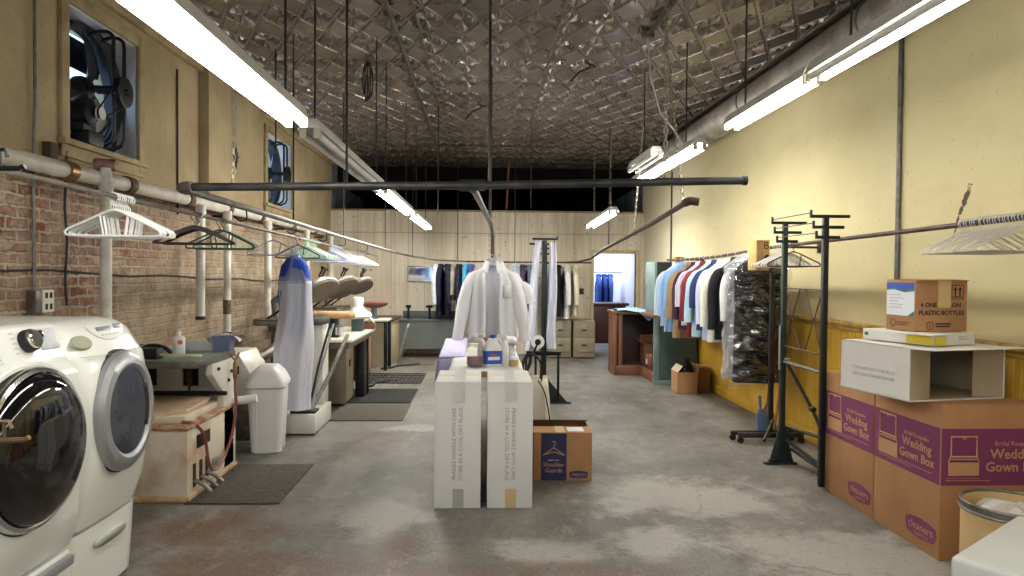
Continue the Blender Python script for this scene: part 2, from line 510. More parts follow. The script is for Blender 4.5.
bc = g.mix(g.math('MULTIPLY', g.step(g.noise(g.mapping(v, (1, 1, 2)), 3.0, 4, 0.6), 0.52, 0.62), 0.55), bc, lin((206, 188, 160)))
# the lower and farther bricks are smeared with old mortar
sm = g.math('ADD', g.math('ADD', g.math('MULTIPLY', sep.outputs[1], 0.2), g.math('MULTIPLY', sep.outputs[2], -0.38)), g.math('MULTIPLY', g.noise(v, 1.7, 6, 0.7), 1.5))
smear = g.step(sm, 1.0, 1.45)
bc = g.mix(g.math('MULTIPLY', smear, 0.72), bc, g.mix(g.step(g.noise(v, 5, 6, 0.75), 0.4, 0.65), lin((178, 164, 138)), lin((128, 108, 88))))
pc = g.mix(g.step(g.noise(v, 1.3, 6, 0.6), 0.35, 0.7), lin((182, 164, 130)), lin((150, 132, 100)))
pc = g.mix(g.math('MULTIPLY', g.step(g.noise(v, 30, 3, 0.6), 0.62, 0.7), 0.5), pc, lin((116, 92, 62)))
pc = g.mix(g.math('MULTIPLY', g.step(g.noise(g.mapping(v, (1, 5, 0.4)), 1.0, 5), 0.55, 0.75), 0.45), pc, lin((134, 114, 84)))
edge = g.math('ADD', sep.outputs[2], g.math('MULTIPLY', g.math('SUBTRACT', g.noise(v, 3.2, 5, 0.7), 0.5), 0.28))
isb = g.step(edge, 2.12, 2.08)
far = g.step(g.math('ADD', sep.outputs[1], g.math('MULTIPLY', g.noise(v, 2.0, 5, 0.7), 0.6)), 11.15, 11.0)
isb = g.math('MULTIPLY', isb, far)
g.base(g.mix(isb, pc, bc))
g.set(0.88, 0, 0.25)
bh = g.math('ADD', g.math('MULTIPLY', br.outputs['Fac'], -1.0), g.math('MULTIPLY', bn, 0.7))
bh = g.math('ADD', g.math('MULTIPLY', bh, isb), g.math('MULTIPLY', isb, -0.8))
g.bump(g.math('ADD', bh, g.math('MULTIPLY', g.noise(v, 24, 5, 0.7), 0.5)), 1.0, 0.018)
LEFTW = g.m
W1 = (4.78, 5.72, 2.36, 3.27)
W2 = (9.05, 10.2, 2.36, 3.27)
def wall_strip(mb, y0, y1, z0, z1): mb.box(XL - 0.34, XL, y0, y1, z0, z1)
mb = MB()
wall_strip(mb, YF, W1[0], 0, ZC); wall_strip(mb, W1[0], W1[1], 0, W1[2]); wall_strip(mb, W1[0], W1[1], W1[3], ZC)
wall_strip(mb, W1[1], W2[0], 0, ZC); wall_strip(mb, W2[0], W2[1], 0, W2[2]); wall_strip(mb, W2[0], W2[1], W2[3], ZC)
wall_strip(mb, W2[1], YB + 0.1, 0, ZC)
struct(mb.build('wall_left', LEFTW, smooth=False))
# pilaster
struct(MB().box(XL, XL + 0.1, 6.95, 8.5, 2.2, ZC, 0.008).build('trim_1', LEFTW))
struct(MB().box(XL, XL + 0.05, 4.0, 12.85, 3.42, ZC, 0.006).build('trim_2', CASING))

# right wall
g = NT('yellowed_plaster'); v = g.coord()
sep = g.n('ShaderNodeSeparateXYZ'); g.l(v, sep.inputs[0])
c = g.mix(g.step(g.noise(v, 0.6, 6, 0.6), 0.3, 0.7), lin((201, 190, 148)), lin((184, 171, 128)))
c = g.mix(g.math('MULTIPLY', g.step(g.noise(g.mapping(v, (1, 0.6, 1.6)), 1.7, 6, 0.65), 0.52, 0.75), 0.5), c, lin((174, 157, 114)))
c = g.mix(g.math('MULTIPLY', g.step(g.noise(v, 38, 2, 0.5), 0.70, 0.75), 0.5), c, lin((110, 88, 56)))
# soft darker band sloping along the wall
bd = g.math('ADD', g.math('SUBTRACT', sep.outputs[2], g.math('MULTIPLY', sep.outputs[1], -0.02)), g.math('MULTIPLY', g.noise(v, 0.8, 4), 0.35))
c = g.mix(g.math('MULTIPLY', g.math('MULTIPLY', g.step(bd, 1.35, 1.5), g.step(bd, 1.72, 1.55)), 0.45), c, lin((170, 146, 98)))
far = g.step(g.math('ADD', sep.outputs[1], g.math('MULTIPLY', g.noise(v, 1.2, 5), 2.0)), 10.2, 11.4)
c = g.mix(g.math('MULTIPLY', far, 0.7), c, lin((214, 204, 178)))
def blob2(y, z, ry, rz, sl=0.0):
    dy = g.math('SUBTRACT', sep.outputs[1], y)
    dz = g.math('SUBTRACT', g.math('SUBTRACT', sep.outputs[2], z), g.math('MULTIPLY', dy, sl))
    a = g.math('MULTIPLY', dy, 1 / ry); b = g.math('MULTIPLY', dz, 1 / rz)
    d = g.math('SQRT', g.math('ADD', g.math('MULTIPLY', a, a), g.math('MULTIPLY', b, b)))
    d = g.math('ADD', d, g.math('MULTIPLY', g.math('SUBTRACT', g.noise(v, 22, 4, 0.8), 0.5), 3.2))
    return g.step(d, 1.0, 0.9)
c = g.mix(blob2(4.2, 1.97, 0.05, 0.045, -1.6), c, lin((64, 54, 44)))
c = g.mix(blob2(4.27, 1.83, 0.03, 0.03, -2.5), c, lin((70, 58, 46)))
g.base(c); g.set(0.72, 0, 0.3)
g.bump(g.noise(v, 5, 6, 0.6), 0.12, 0.03)
RIGHTW = g.m
struct(MB().box(XR, XR + 0.3, YF, YB + 0.1, 0, ZC).build('wall_right', RIGHTW, smooth=False))

# yellow beadboard wainscot with its cap rail
YELL = mat('mustard_beadboard_paint', (206, 164, 52), 0.5, 0, 0.12, 3, c2=(186, 142, 40))
mb = MB()
pts = []
y = 2.0
while y < 9.6:
    pts.append((y, 0)); pts.append((y + 0.040, 0)); pts.append((y + 0.045, 0.006)); pts.append((y + 0.050, 0.0))
    y += 0.055
mb.grid(lambda a, b: (XR - 0.018 + pts[min(int(round(a * (len(pts) - 1))), len(pts) - 1)][1], pts[min(int(round(a * (len(pts) - 1))), len(pts) - 1)][0], 0.0 + 1.09 * b), len(pts) - 1, 1)
struct(mb.build('trim_3', YELL, smooth=False, solid=0.0))
CAPW = mat('worn_yellow_cap_rail', (186, 148, 62), 0.55, 0, 0.2, 10, c2=(120, 90, 40))
mb = MB().box(XR - 0.05, XR, 2.0, 9.6, 1.09, 1.125, 0.006).box(XR - 0.032, XR, 2.0, 9.6, 1.055, 1.09, 0.005)
struct(mb.build('trim_4', CAPW))
struct(MB().box(XR - 0.03, XR, 2.0, 9.6, 0, 0.1, 0.005).build('baseboard_right', YELL))

# partition at the back (panelled in cream boards)
g = NT('cream_plank_panelling'); v = g.coord()
sep = g.n('ShaderNodeSeparateXYZ'); g.l(v, sep.inputs[0])
gv = g.math('ABSOLUTE', g.math('SUBTRACT', g.math('FRACT', g.math('MULTIPLY', sep.outputs[0], 1 / 0.305)), 0.5))
gv2 = g.math('ABSOLUTE', g.math('SUBTRACT', g.math('FRACT', g.math('MULTIPLY', g.math('ADD', sep.outputs[0], 0.09), 1 / 0.61)), 0.5))
gr = g.math('MAXIMUM', g.step(gv, 0.02, 0.0), g.step(gv2, 0.008, 0.0))
hz = g.step(g.math('ABSOLUTE', g.math('SUBTRACT', sep.outputs[2], 2.21)), 0.012, 0.0)
gr = g.math('MAXIMUM', gr, hz)
gn = g.noise(g.mapping(v, (9, 9, 0.7)), 1.0, 6, 0.65)
c = g.mix(g.step(gn, 0.38, 0.66), lin((236, 226, 206)), lin((214, 199, 174)))
c = g.mix(g.math('MULTIPLY', g.step(g.noise(v, 11, 4, 0.6), 0.64, 0.7), 0.6), c, lin((140, 112, 76)))
c = g.mix(g.math('MULTIPLY', gr, 0.6), c, lin((104, 84, 58)))
g.base(c); g.set(0.6, 0, 0.3); g.bump(g.math('MULTIPLY', gr, -1.0), 0.6, 0.006)
PARTW = g.m
D0, D1, DT = 2.04, 2.82, 1.86
mb = MB().box(XL, D0, YB, YB + 0.1, 0, 2.6).box(D0, D1, YB, YB + 0.1, DT, 2.6).box(D1, XR, YB, YB + 0.1, 0, 2.6)
struct(mb.build('wall_back', PARTW, smooth=False))
struct(MB().box(XL, XR, YB - 0.025, YB + 0.12, 2.6, 2.635, 0.006).build('trim_5', CASING))
mb = MB().box(D0 - 0.07, D0, YB - 0.025, YB + 0.11, 0, DT + 0.07, 0.006).box(D1, D1 + 0.07, YB - 0.025, YB + 0.11, 0, DT + 0.07, 0.006).box(D0, D1, YB - 0.025, YB + 0.11, DT, DT + 0.07, 0.006)
struct(mb.build('door_1', mat('cream_door_casing', (206, 188, 146), 0.6, 0, 0.12, 5)))

# embossed tin ceiling: real folded petals and diamonds, one pattern per 0.305 m
g = NT('old_tin_plate'); v = g.coord()
c = g.mix(g.step(g.noise(v, 0.8, 6, 0.65), 0.35, 0.68), lin((146, 140, 134)), lin((112, 103, 95)))
c = g.mix(g.math('MULTIPLY', g.step(g.noise(v, 2.6, 6, 0.7), 0.52, 0.7), 0.75), c, lin((80, 60, 46)))
c = g.mix(g.math('MULTIPLY', g.step(g.noise(v, 13, 4, 0.7), 0.62, 0.7), 0.7), c, lin((36, 28, 24)))
g.base(c); g.set(0.3, 0.65, 0.5)
g.l(g.math('ADD', g.math('MULTIPLY', g.noise(v, 6, 4), 0.3), 0.16), g.p.inputs['Roughness'])
TIN = g.m
S = 0.285
mb = MB()
A = 0.024
NP = 6
SY = 0.585
def tin_tile(ox, oy):
    P = lambda x, y, z: (ox + x * S, oy + y * SY, ZC - z)
    mids = [(0.5, 0), (1, 0.5), (0.5, 1), (0, 0.5)]
    cor = [(0, 0), (1, 0), (1, 1), (0, 1)]
    vs = []; fs = []
    for k in range(4):
        C = cor[k]; a = mids[k - 1]; b = mids[k]
        o = len(vs)
        vs.append(P(C[0], C[1], 0.0))
        for f, am in ((0.72, A), (0.92, 0.002), (1.0, 0.0)):
            for i in range(NP + 1):
                t = i / NP
                x = a[0] + (b[0] - a[0]) * t; y = a[1] + (b[1] - a[1]) * t
                ff = f if f > 0.9 else f * (1 + 0.12 * math.sin(PI * t))
                vs.append(P(C[0] + (x - C[0]) * ff, C[1] + (y - C[1]) * ff, am if i % 2 else 0.0))
        for i in range(NP): fs.append((o, o + 1 + i, o + 2 + i))
        for q_ in range(2):
            s0 = o + 1 + q_ * (NP + 1); s1 = s0 + NP + 1
            for i in range(NP):
                fs.append((s0 + i, s1 + i, s1 + i + 1)); fs.append((s0 + i, s1 + i + 1, s0 + i + 1))
    o = len(vs)
    for sc, z in ((1.0, 0.0), (0.9, 0.002), (0.86, 0.012), (0.82, 0.004)):
        for m_ in mids:
            vs.append(P(0.5 + (m_[0] - 0.5) * sc, 0.5 + (m_[1] - 0.5) * sc, z))
    for r_ in range(3):
        for i in range(4):
            j = (i + 1) % 4
            fs.append((o + r_ * 4 + i, o + r_ * 4 + j, o + r_ * 4 + 4 + j, o + r_ * 4 + 4 + i))
    fs.append((o + 12, o + 13, o + 14, o + 15))
    mb.add(vs, fs)
nx = 18
x0 = 0.1 - nx * S / 2
for iy in range(0, 22):
    for ix in range(nx):
        tin_tile(x0 + ix * S, 0.35 + iy * SY)
struct(mb.build('ceiling', TIN, smooth=False, recalc=False))
TINP = mat('brown_tin_border', (140, 128, 116), 0.4, 0.4, 0.3, 4, c2=(66, 52, 42))
DARKV = mat('unlit_loft_black', (30, 27, 26), 0.95, 0, 0.2, 3, spec=0.1)  # darkness of the unlit loft put into the colour, against light spilling over
mb = MB().box(XL - 0.1, XR + 0.1, YF, YB + 0.6, ZC + 0.002, ZC + 0.1)
mb.box(XL, x0, 0.2, YB + 0.4, ZC - 0.004, ZC + 0.01).box(x0 + nx * S, XR, 0.2, YB + 0.4, ZC - 0.004, ZC + 0.01)
struct(mb.build('ceiling_border', TINP, smooth=False))
# seam battens of the tin sheets
mb = MB()
for xx in (-0.53, 0.6):
    mb.tube([(xx, 0.4, ZC - 0.014), (xx, 13.1, ZC - 0.014)], 0.011, 6)
for xx in (x0, x0 + nx * S):
    mb.box(xx - 0.02, xx + 0.02, 0.4, 13.1, ZC - 0.03, ZC - 0.004, 0.006)
struct(mb.build('trim_6', TINP))

# dark unlit loft and lit back room behind the partition
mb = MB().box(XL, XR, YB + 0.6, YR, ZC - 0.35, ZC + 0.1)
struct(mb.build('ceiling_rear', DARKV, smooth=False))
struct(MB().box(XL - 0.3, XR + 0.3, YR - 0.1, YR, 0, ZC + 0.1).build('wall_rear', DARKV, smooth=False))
GB = mat('peeling_bluegrey_plaster', (120, 128, 140), 0.9, 0, 0.2, 3, c2=(70, 66, 66))
struct(MB().box(XR, XR + 0.3, YB + 0.1, YR, 0, ZC + 0.1).build('wall_rear_right', GB, smooth=False))
struct(MB().box(XL - 0.34, XL, YB + 0.1, YR, 0, ZC + 0.1).build('wall_rear_left', GB, smooth=False))
ALC = mat('white_back_room_paint', (224, 228, 240), 0.7, 0, 0.03, 2)
struct(MB().box(1.5, 1.58, YB + 0.1, 15.6, 0, 2.3).build('wall_alcove_left', ALC, smooth=False))
struct(MB().box(1.5, XR, 15.5, 15.6, 0, 2.3).build('wall_alcove_back', ALC, smooth=False))
struct(MB().box(XR - 0.03, XR - 0.001, YB + 0.1, 15.5, 0, 2.3).build('wall_alcove_right', ALC, smooth=False))
struct(MB().box(1.5, XR, YB + 0.1, 15.6, 2.3, 2.38).build('alcove_light_block', ALC, smooth=False))  # lowered ceiling added out of view to keep the lamp's light out of the loft

# shop front behind the camera: piers, stall riser, transom and two glazed openings letting the daylight in
PAINT_F = mat('front_wall_plaster', (206, 190, 146), 0.8, 0, 0.1, 3)
mb = MB().box(XL - 0.4, -2.3, YF - 0.2, YF, 0, ZC + 0.1).box(2.5, XR + 0.3, YF - 0.2, YF, 0, ZC + 0.1).box(-0.55, 0.55, YF - 0.2, YF, 0, ZC + 0.1)
mb.box(-2.3, -0.55, YF - 0.2, YF, 0, 0.6).box(0.55, 2.5, YF - 0.2, YF, 0, 0.6).box(-2.3, -0.55, YF - 0.2, YF, 2.9, ZC + 0.1).box(0.55, 2.5, YF - 0.2, YF, 2.9, ZC + 0.1)
struct(mb.build('wall_front', PAINT_F, smooth=False))
for i, (a, b) in enumerate(((-2.3, -0.55), (0.55, 2.5))):
    mb = MB().box(a, a + 0.06, YF - 0.13, YF - 0.07, 0.6, 2.9).box(b - 0.06, b, YF - 0.13, YF - 0.07, 0.6, 2.9).box(a, b, YF - 0.13, YF - 0.07, 0.6, 0.66).box(a, b, YF - 0.13, YF - 0.07, 2.84, 2.9)
    struct(mb.build('window_%d' % (3 + i), SILVER, smooth=False))

# windows with exhaust fans
SHUT = mat('sooty_shroud_plate', (40, 42, 48), 0.6, 0.3, 0.3, 5)
def window(n, w):
    y0, y1, z0, z1 = w
    root = bpy.data.objects.new('window_%d' % n, None); COL.objects.link(root); struct(root)
    c_ = 0.085
    mb = MB().box(XL, XL + 0.03, y0 - c_, y0, z0 - c_, z1 + c_, 0.005).box(XL, XL + 0.03, y1, y1 + c_, z0 - c_, z1 + c_, 0.005)
    mb.box(XL, XL + 0.03, y0, y1, z1, z1 + c_, 0.005)
    mb.box(XL, XL + 0.06, y0 - c_ - 0.02, y1 + c_ + 0.02, z0 - 0.04, z0, 0.006).box(XL, XL + 0.025, y0 - c_, y1 + c_, z0 - 0.12, z0 - 0.04, 0.005)
    struct(mb.build('window_casing', CASING, root))
    mb = MB().box(XL - 0.22, XL, y1 - 0.012, y1, z0, z1).box(XL - 0.22, XL, y0, y0 + 0.012, z0, z1).box(XL - 0.22, XL, y0, y1, z0, z0 + 0.012).box(XL - 0.22, XL, y0, y1, z1 - 0.012, z1)
    struct(mb.build('window_jamb', mat('pale_window_jamb', (206, 202, 200), 0.6, 0, 0.1, 6), root, smooth=False))
window(1, W1); window(2, W2)

def fan(w, label, dense):
    y0, y1, z0, z1 = w
    cy, cz = (y0 + y1) / 2, (z0 + z1) / 2
    h = (z1 - z0); hy = (y1 - y0)
    F = thing('exhaust_fan', label, 'fan', (XL - 0.15, cy, z0 + 0.012))
    L = lambda x, y, z: (x, y, z)       # local: x into room, y along wall, z above sill
    czl = h / 2 - 0.012
    rad = min(h, hy) / 2 - 0.05
    toX = Matrix.Translation((0, 0, czl)) @ Matrix.Rotation(PI / 2, 4, 'Y')
    # shroud ring
    mb = MB()
    prof = [(rad + 0.01, -0.07), (rad + 0.03, -0.07), (rad + 0.02, 0.03), (rad + 0.05, 0.06), (rad + 0.035, 0.06), (rad + 0.005, 0.03)]
    rings = [[(r * math.cos(2 * PI * j / 40), r * math.sin(2 * PI * j / 40), z) for j in range(40)] for r, z in prof]
    rings.append(rings[0])
    mb.loft(rings, toX, False, False)
    mb.build('shroud', SHUT, F)
    if dense:
        # mounting plate round the shroud
        mb = MB(); N = 40; outer = []; inner = []
        for j in range(N):
            a = 2 * PI * j / N; ca, sa = math.cos(a), math.sin(a)
            k = min((hy / 2 - 0.014) / max(abs(ca), 1e-6), (h / 2 - 0.014) / max(abs(sa), 1e-6))
            outer.append((0.0, ca * k, czl + sa * k)); inner.append((0.0, ca * rad, czl + sa * rad))
        vs = outer + inner
        mb.add(vs, [(j, (j + 1) % N, N + (j + 1) % N, N + j) for j in range(N)])
        mb.build('mounting_plate', SHUT, F, solid=0.006)
    if dense:  # slats added behind the fan to block the upper sky
        for i in range(7):
            z_ = czl + 0.22 + 0.068 * i
            if z_ > h - 0.05: break
            MB().box(-0.004, 0.004, -hy / 2 + 0.015, hy / 2 - 0.015, -0.042, 0.042, 0, T(-0.13, 0, z_) @ RY(R(14))).build('added_louvre_slat', SHUT, F, smooth=False)
    # blades
    nb = 3
    for k in range(nb):
        a0 = 2 * PI * k / nb + (R(170) if dense else 0.5)
        def bl(u, t, a0=a0):
            r = 0.07 + (rad - 0.09) * t
            wd = (1.5 if dense else 0.5) * (1 - 0.25 * t)
            a = a0 + (u - 0.5) * wd + 0.25 * t
            return (-0.02 + (u - 0.5) * (0.14 if dense else 0.1) * (1 - 0.4 * t), r * math.cos(a), czl + r * math.sin(a))
        MB().grid(bl, 8, 8).build('fan_blade', FAN_BLADE, F, solid=0.004)
    MB().lathe([(0.0, -0.05), (0.085, -0.05), (0.09, 0.0), (0.07, 0.05), (0.025, 0.06), (0.02, 0.26), (0.0, 0.26)], 20, toX).build('hub', FAN_MET, F)
    # tubular guard hoops and braces standing into the room
    x1 = 0.21
    mb = MB()
    for yy in (0.02, 0.17):
        zt = czl + rad * 0.92; zb = 0.03
        path = [(0.03, yy, zt + 0.02), (x1 * 0.5, yy, zt + 0.05)] + [(x1 - 0.06 + 0.06 * math.sin(a), yy, zt - 0.01 + 0.06 * math.cos(a)) for a in (0.3, 0.7, 1.1, 1.57)] + [(x1, yy, czl), (x1, yy, zb + 0.08), (x1 - 0.02, yy, zb + 0.03), (x1 - 0.08, yy, zb), (0.02, yy, zb)]
        mb.tube(path, 0.014, 8)
    mb.tube([(x1, 0.02, czl), (x1, 0.17, czl)], 0.02, 8)
    mb.build('guard_bar', BLACK_MET, F)
    # pulley on the shaft
    pm = Matrix.Translation((0.24, 0.1, czl)) @ Matrix.Rotation(PI / 2, 4, 'Y')
    mb = MB().lathe([(0.02, -0.022), (0.1, -0.022), (0.112, -0.018), (0.1, 0.0), (0.112, 0.018), (0.1, 0.022), (0.03, 0.02), (0.02, 0.04), (0, 0.04)], 28, pm)
    mb.tube([(0.05, 0.1, czl), (0.24, 0.1, czl)], 0.016, 8)
    mb.build('pulley', BLACK_MET, F)
    # motor low at the near side, belt up to the pulley
    if dense:
        my, mz = -0.2, 0.22
        mm = Matrix.Translation((0.08, my, mz)) @ Matrix.Rotation(PI / 2, 4, 'Y')
        mo = MB().lathe([(0, -0.11), (0.06, -0.11), (0.085, -0.09), (0.085, 0.09), (0.06, 0.11), (0.02, 0.115), (0.018, 0.15), (0, 0.15)], 22, mm)
        mo.box(0.0, 0.16, my - 0.08, my + 0.08, mz - 0.13, mz - 0.075, 0.006).box(0.0, 0.18, my - 0.05, my + 0.14, 0.0, mz - 0.12, 0.006)
        mo = mo.build('motor', FAN_MET, F)
        MB().lathe([(0, 0), (0.045, 0), (0.03, 0.015), (0.045, 0.03), (0, 0.03)], 18, Matrix.Translation((0.215, my, mz)) @ Matrix.Rotation(PI / 2, 4, 'Y')).build('motor_pulley', FIX_W, mo)
        a = math.atan2(czl - mz, 0.1 - my); b = a + PI / 2
        P1 = [(0.237, 0.1 + 0.105 * math.cos(t), czl + 0.105 * math.sin(t)) for t in [b - PI * i / 10 for i in range(11)]]
        P2 = [(0.23, my + 0.035 * math.cos(t), mz + 0.035 * math.sin(t)) for t in [b - PI - PI * i / 6 for i in range(7)]]
        MB().tube(P1 + P2, 0.006, 6, closed=True).build('drive_belt', CABLE, F)
    return F
fan(W1, 'big black exhaust fan with belt and motor in the near wall window', True)
fan(W2, 'open black exhaust fan with tubular guard in the far wall window', False)

# ------------------------------------------------------------------ light fixtures
def fixture(name, label, x, y0, y1, z, lit=(True, True), tube_m=None, group='strip light fixtures', rods=(), tilt=0.0, w=0.105, chains=()):
    L = y1 - y0
    F = thing(name, label, 'ceiling light', (x, y0, z), 0, group)
    F.rotation_euler = (tilt, 0, 0)
    mb = MB()
    pr = [(-w * 0.5, 0.028), (-w * 0.62, 0.002), (-w * 0.62, -0.002), (-w * 0.46, 0.016), (w * 0.46, 0.016), (w * 0.62, -0.002), (w * 0.62, 0.002), (w * 0.5, 0.028), (w * 0.36, 0.065), (-w * 0.36, 0.065)]
    mb.loft([[(px, yy, pz) for px, pz in pr] for yy in (0, L)])
    mb.build('housing', FIX_W, F, angle=20)
    for i, sx in enumerate((-1, 1)):
        xx = sx * w * 0.36
        MB().tube([(xx, 0.03, -0.018), (xx, L - 0.03, -0.018)], 0.019, 12).build('tube', (tube_m or TUBE_ON) if lit[i] else TUBE_DIM, F, label='lit fluorescent tube' if lit[i] else 'unlit fluorescent tube')
        for yy in (0.0, L - 0.02):
            MB().box(xx - 0.018, xx + 0.018, yy, yy + 0.02, -0.04, 0.018, 0.004).build('socket', SOCKET, F)
    for yy in rods:
        MB().tube([(0, yy, 0.06), (0, yy, ZC - z - 0.012 + (-math.sin(tilt) * yy))], 0.006, 6).build('suspension_rod', ROD_MET, F)
    for yy in chains:
        chain(MB(), (0, yy, 0.06), (0.0, yy, ZC - z - 0.02)).build('chain', CHAIN_MET, F)
    return F

def chain(mb, a, b, link=0.046, r=0.0035):
    a = Vector(a); b = Vector(b); d = b - a; n = max(2, int(d.length / (link * 0.72)))
    q = Vector((0, 0, 1)).rotation_difference(d.normalized()).to_matrix().to_4x4()
    for i in range(n):
        c_ = a + d * ((i + 0.5) / n)
        M_ = Matrix.Translation(c_) @ q @ Matrix.Rotation(PI / 2 * (i % 2), 4, 'Z')
        hl = link / 2 - 0.009; wd = 0.009
        pts = [(wd * math.cos(t), 0, hl + wd * math.sin(t)) for t in (0, PI / 2, PI)] + [(wd * math.cos(t), 0, -hl + wd * math.sin(t)) for t in (PI, 1.5 * PI, 2 * PI)]
        mb.tube(pts, r, 5, M_, closed=True)
    return mb

ZL = 2.24
XF = -0.92
fixture('strip_light', 'lit twin tube strip light above the washers, nearest on the left', XF, 1.0, 3.5, ZL, rods=(0.4, 2.3))
fixture('strip_light', 'dark unlit strip light with empty look between lit ones, over left aisle', XF, 3.75, 6.25, ZL, (False, False), rods=(0.12, 2.3))
fixture('strip_light', 'lit strip light past the unlit one in the left row', XF, 6.35, 8.8, ZL, tube_m=TUBE_FAR, rods=(0.3, 2.0))
fixture('strip_light', 'lit strip light at the far end of the left row, before the panelled wall', XF, 9.2, 11.7, ZL, tube_m=TUBE_FAR, rods=(0.4, 2.0))
XG = 1.8
fixture('strip_light', 'lit strip light at upper right, nearest to the camera', XG, 1.3, 3.76, 2.59, (False, True), rods=(0.3, 2.1))
fixture('strip_light', 'short lit strip light end to end with the nearest right one', XG, 3.79, 5.06, 2.585, rods=(1.0,))
fixture('strip_light', 'lit strip light in the middle of the right row, beside hanging chains', 1.74, 5.6, 8.0, 2.54, tube_m=TUBE_FAR, rods=(0.4, 2.0))
fixture('strip_light', 'lit strip light hung by one chain over the back counter', 1.72, 9.25, 11.2, 2.32, tube_m=TUBE_FAR, chains=(0.2, 1.6), tilt=-0.03, w=0.13)
fixture('strip_light', 'small dark strip light housing hung behind the middle right one', 1.56, 6.3, 7.3, 2.59, (False, False), rods=(0.5,))
# the rows go on behind the camera
fixture('strip_light', 'lit strip light of the left row behind the viewer', XF, -1.8, 0.7, ZL, tube_m=TUBE_FAR, rods=(0.4, 2.1))
fixture('strip_light', 'lit strip light of the right row behind the viewer', XG, -1.4, 1.1, 2.6, (True, False), rods=(0.4, 2.1))

# daylight-coloured lamp in the back room
la = bpy.data.lights.new('back_room_lamp', 'AREA'); la.energy = 36; la.size = 1.0; la.color = (0.86, 0.9, 1.0)
lo = bpy.data.objects.new('back_room_lamp', la); lo.location = (2.3, 14.6, 2.28); COL.objects.link(lo)

# world: open sky outside the windows
wd = bpy.data.worlds.new('sky'); scene.world = wd; wd.use_nodes = True
bg = wd.node_tree.nodes['Background']; bg.inputs[0].default_value = (0.42, 0.66, 1.0, 1); bg.inputs[1].default_value = 2.6
# ------------------------------------------------------------------ ducts, pipes, conduits
# corrugated flexible duct in the right-hand ceiling corner
mb = MB(); n = 20; rings = []
yy = 1.2; k = 0
while yy < 11.6:
    r = 0.155 + (0.009 if k % 2 else -0.004)
    rings.append([(2.74 + r * math.cos(2 * PI * j / n), yy, 3.27 + r * math.sin(2 * PI * j / n)) for j in range(n)])
    yy += 0.024; k += 1
mb.loft(rings)
DUCT = mat('dull_metal_duct', (176, 168, 158), 0.45, 0.35, 0.2, 4, c2=(128, 120, 110))
o = mb.build('flexible_duct', DUCT, origin=(2.74, 1.2, 3.27), angle=20)
tag(o, 'corrugated grey air duct along the top of the yellow wall', 'duct')
for yy in (2.5, 4.8, 7.1, 9.4):
    o2 = MB(); o2.tube([(2.74 + 0.172 * math.cos(t), yy, 3.27 + 0.172 * math.sin(t)) for t in [2 * PI * i / 24 for i in range(24)]], 0.008, 6, closed=True)
    b = o2.build('hanger_strap', GREY_PIPE); b.parent = o; b.matrix_parent_inverse = Matrix.Translation((-2.74, -1.2, -3.27))

# main white vacuum pipe along the brick wall, with dropping branches
XP, ZP = -2.63, 2.115
root = thing('vacuum_pipe', 'long white painted main pipe running along the top of the brick wall', 'pipe', (XP, 2.4, ZP))
mb = MB().tube([(0, 0, 0), (0, 9.9, 0.03)], 0.052, 14)
mb.build('main_pipe', WHITE_PIPE, root)
for yy in (2.15, 2.9, 3.95, 4.9, 5.95, 7.3, 8.6):
    m_ = MB().tube([(0, yy - 0.045, 0.003 * yy), (0, yy + 0.045, 0.003 * yy)], 0.064, 14)
    m_.build('coupling', BROWN_BAND if yy > 2.5 else BRASS, root)
for yy, zb, rr in ((4.9, 0.93, 0.037), (6.5, 1.06, 0.04), (7.17, 0.86, 0.036), (8.5, 0.95, 0.04), (10.35, 1.0, 0.038), (11.95, 1.0, 0.04)):
    y_ = yy - 2.4
    mb = MB().tube([(0.055, y_, 0.075 if yy < 5.5 else -0.02), (0.055, y_ - 0.01, zb - ZP)], rr, 14)
    br_ = mb.build('branch_pipe', WHITE_PIPE, root)
    m2 = MB().tube([(0.055, y_, -0.02), (0.055, y_, -0.1)], rr + 0.008, 14).build('branch_collar', WHITE_PIPE, br_)
    if zb > 0.8 and yy > 5.1 and yy != 8.5: MB().tube([(0.055, y_ - 0.01, zb - ZP - 0.012), (0.055, y_ - 0.01, zb - ZP + 0.02)], rr + 0.003, 14).build('open_end', BLACK, br_)
    if yy == 7.17:
        MB().tube([(0.055 + 0.0, y_ - 0.011, 1.06 - ZP), (0.055, y_ - 0.011, 1.2 - ZP)], [rr + 0.003, rr + 0.004], 14).build('peeled_patch', mat('rusty_patch', (120, 96, 80), 0.8, 0, 0.4, 30, c2=(38, 32, 30)), br_)
# cross cap on the first branch
MB().tube([(-0.02, 4.9 - 2.4, 0.1), (0.11, 4.9 - 2.4 + 0.03, 0.1)], 0.042, 12).build('rusty_pipe_cap', mat('pinkish_rust', (176, 134, 116), 0.6, 0.1, 0.3, 20, c2=(96, 62, 48)), root)
for yy in (2.6, 4.9, 7.0, 9.2):
    MB().box(-0.139, 0.0, yy - 0.02, yy + 0.02, -0.075, -0.052, 0.004).build('pipe_bracket', ROD_MET, root)

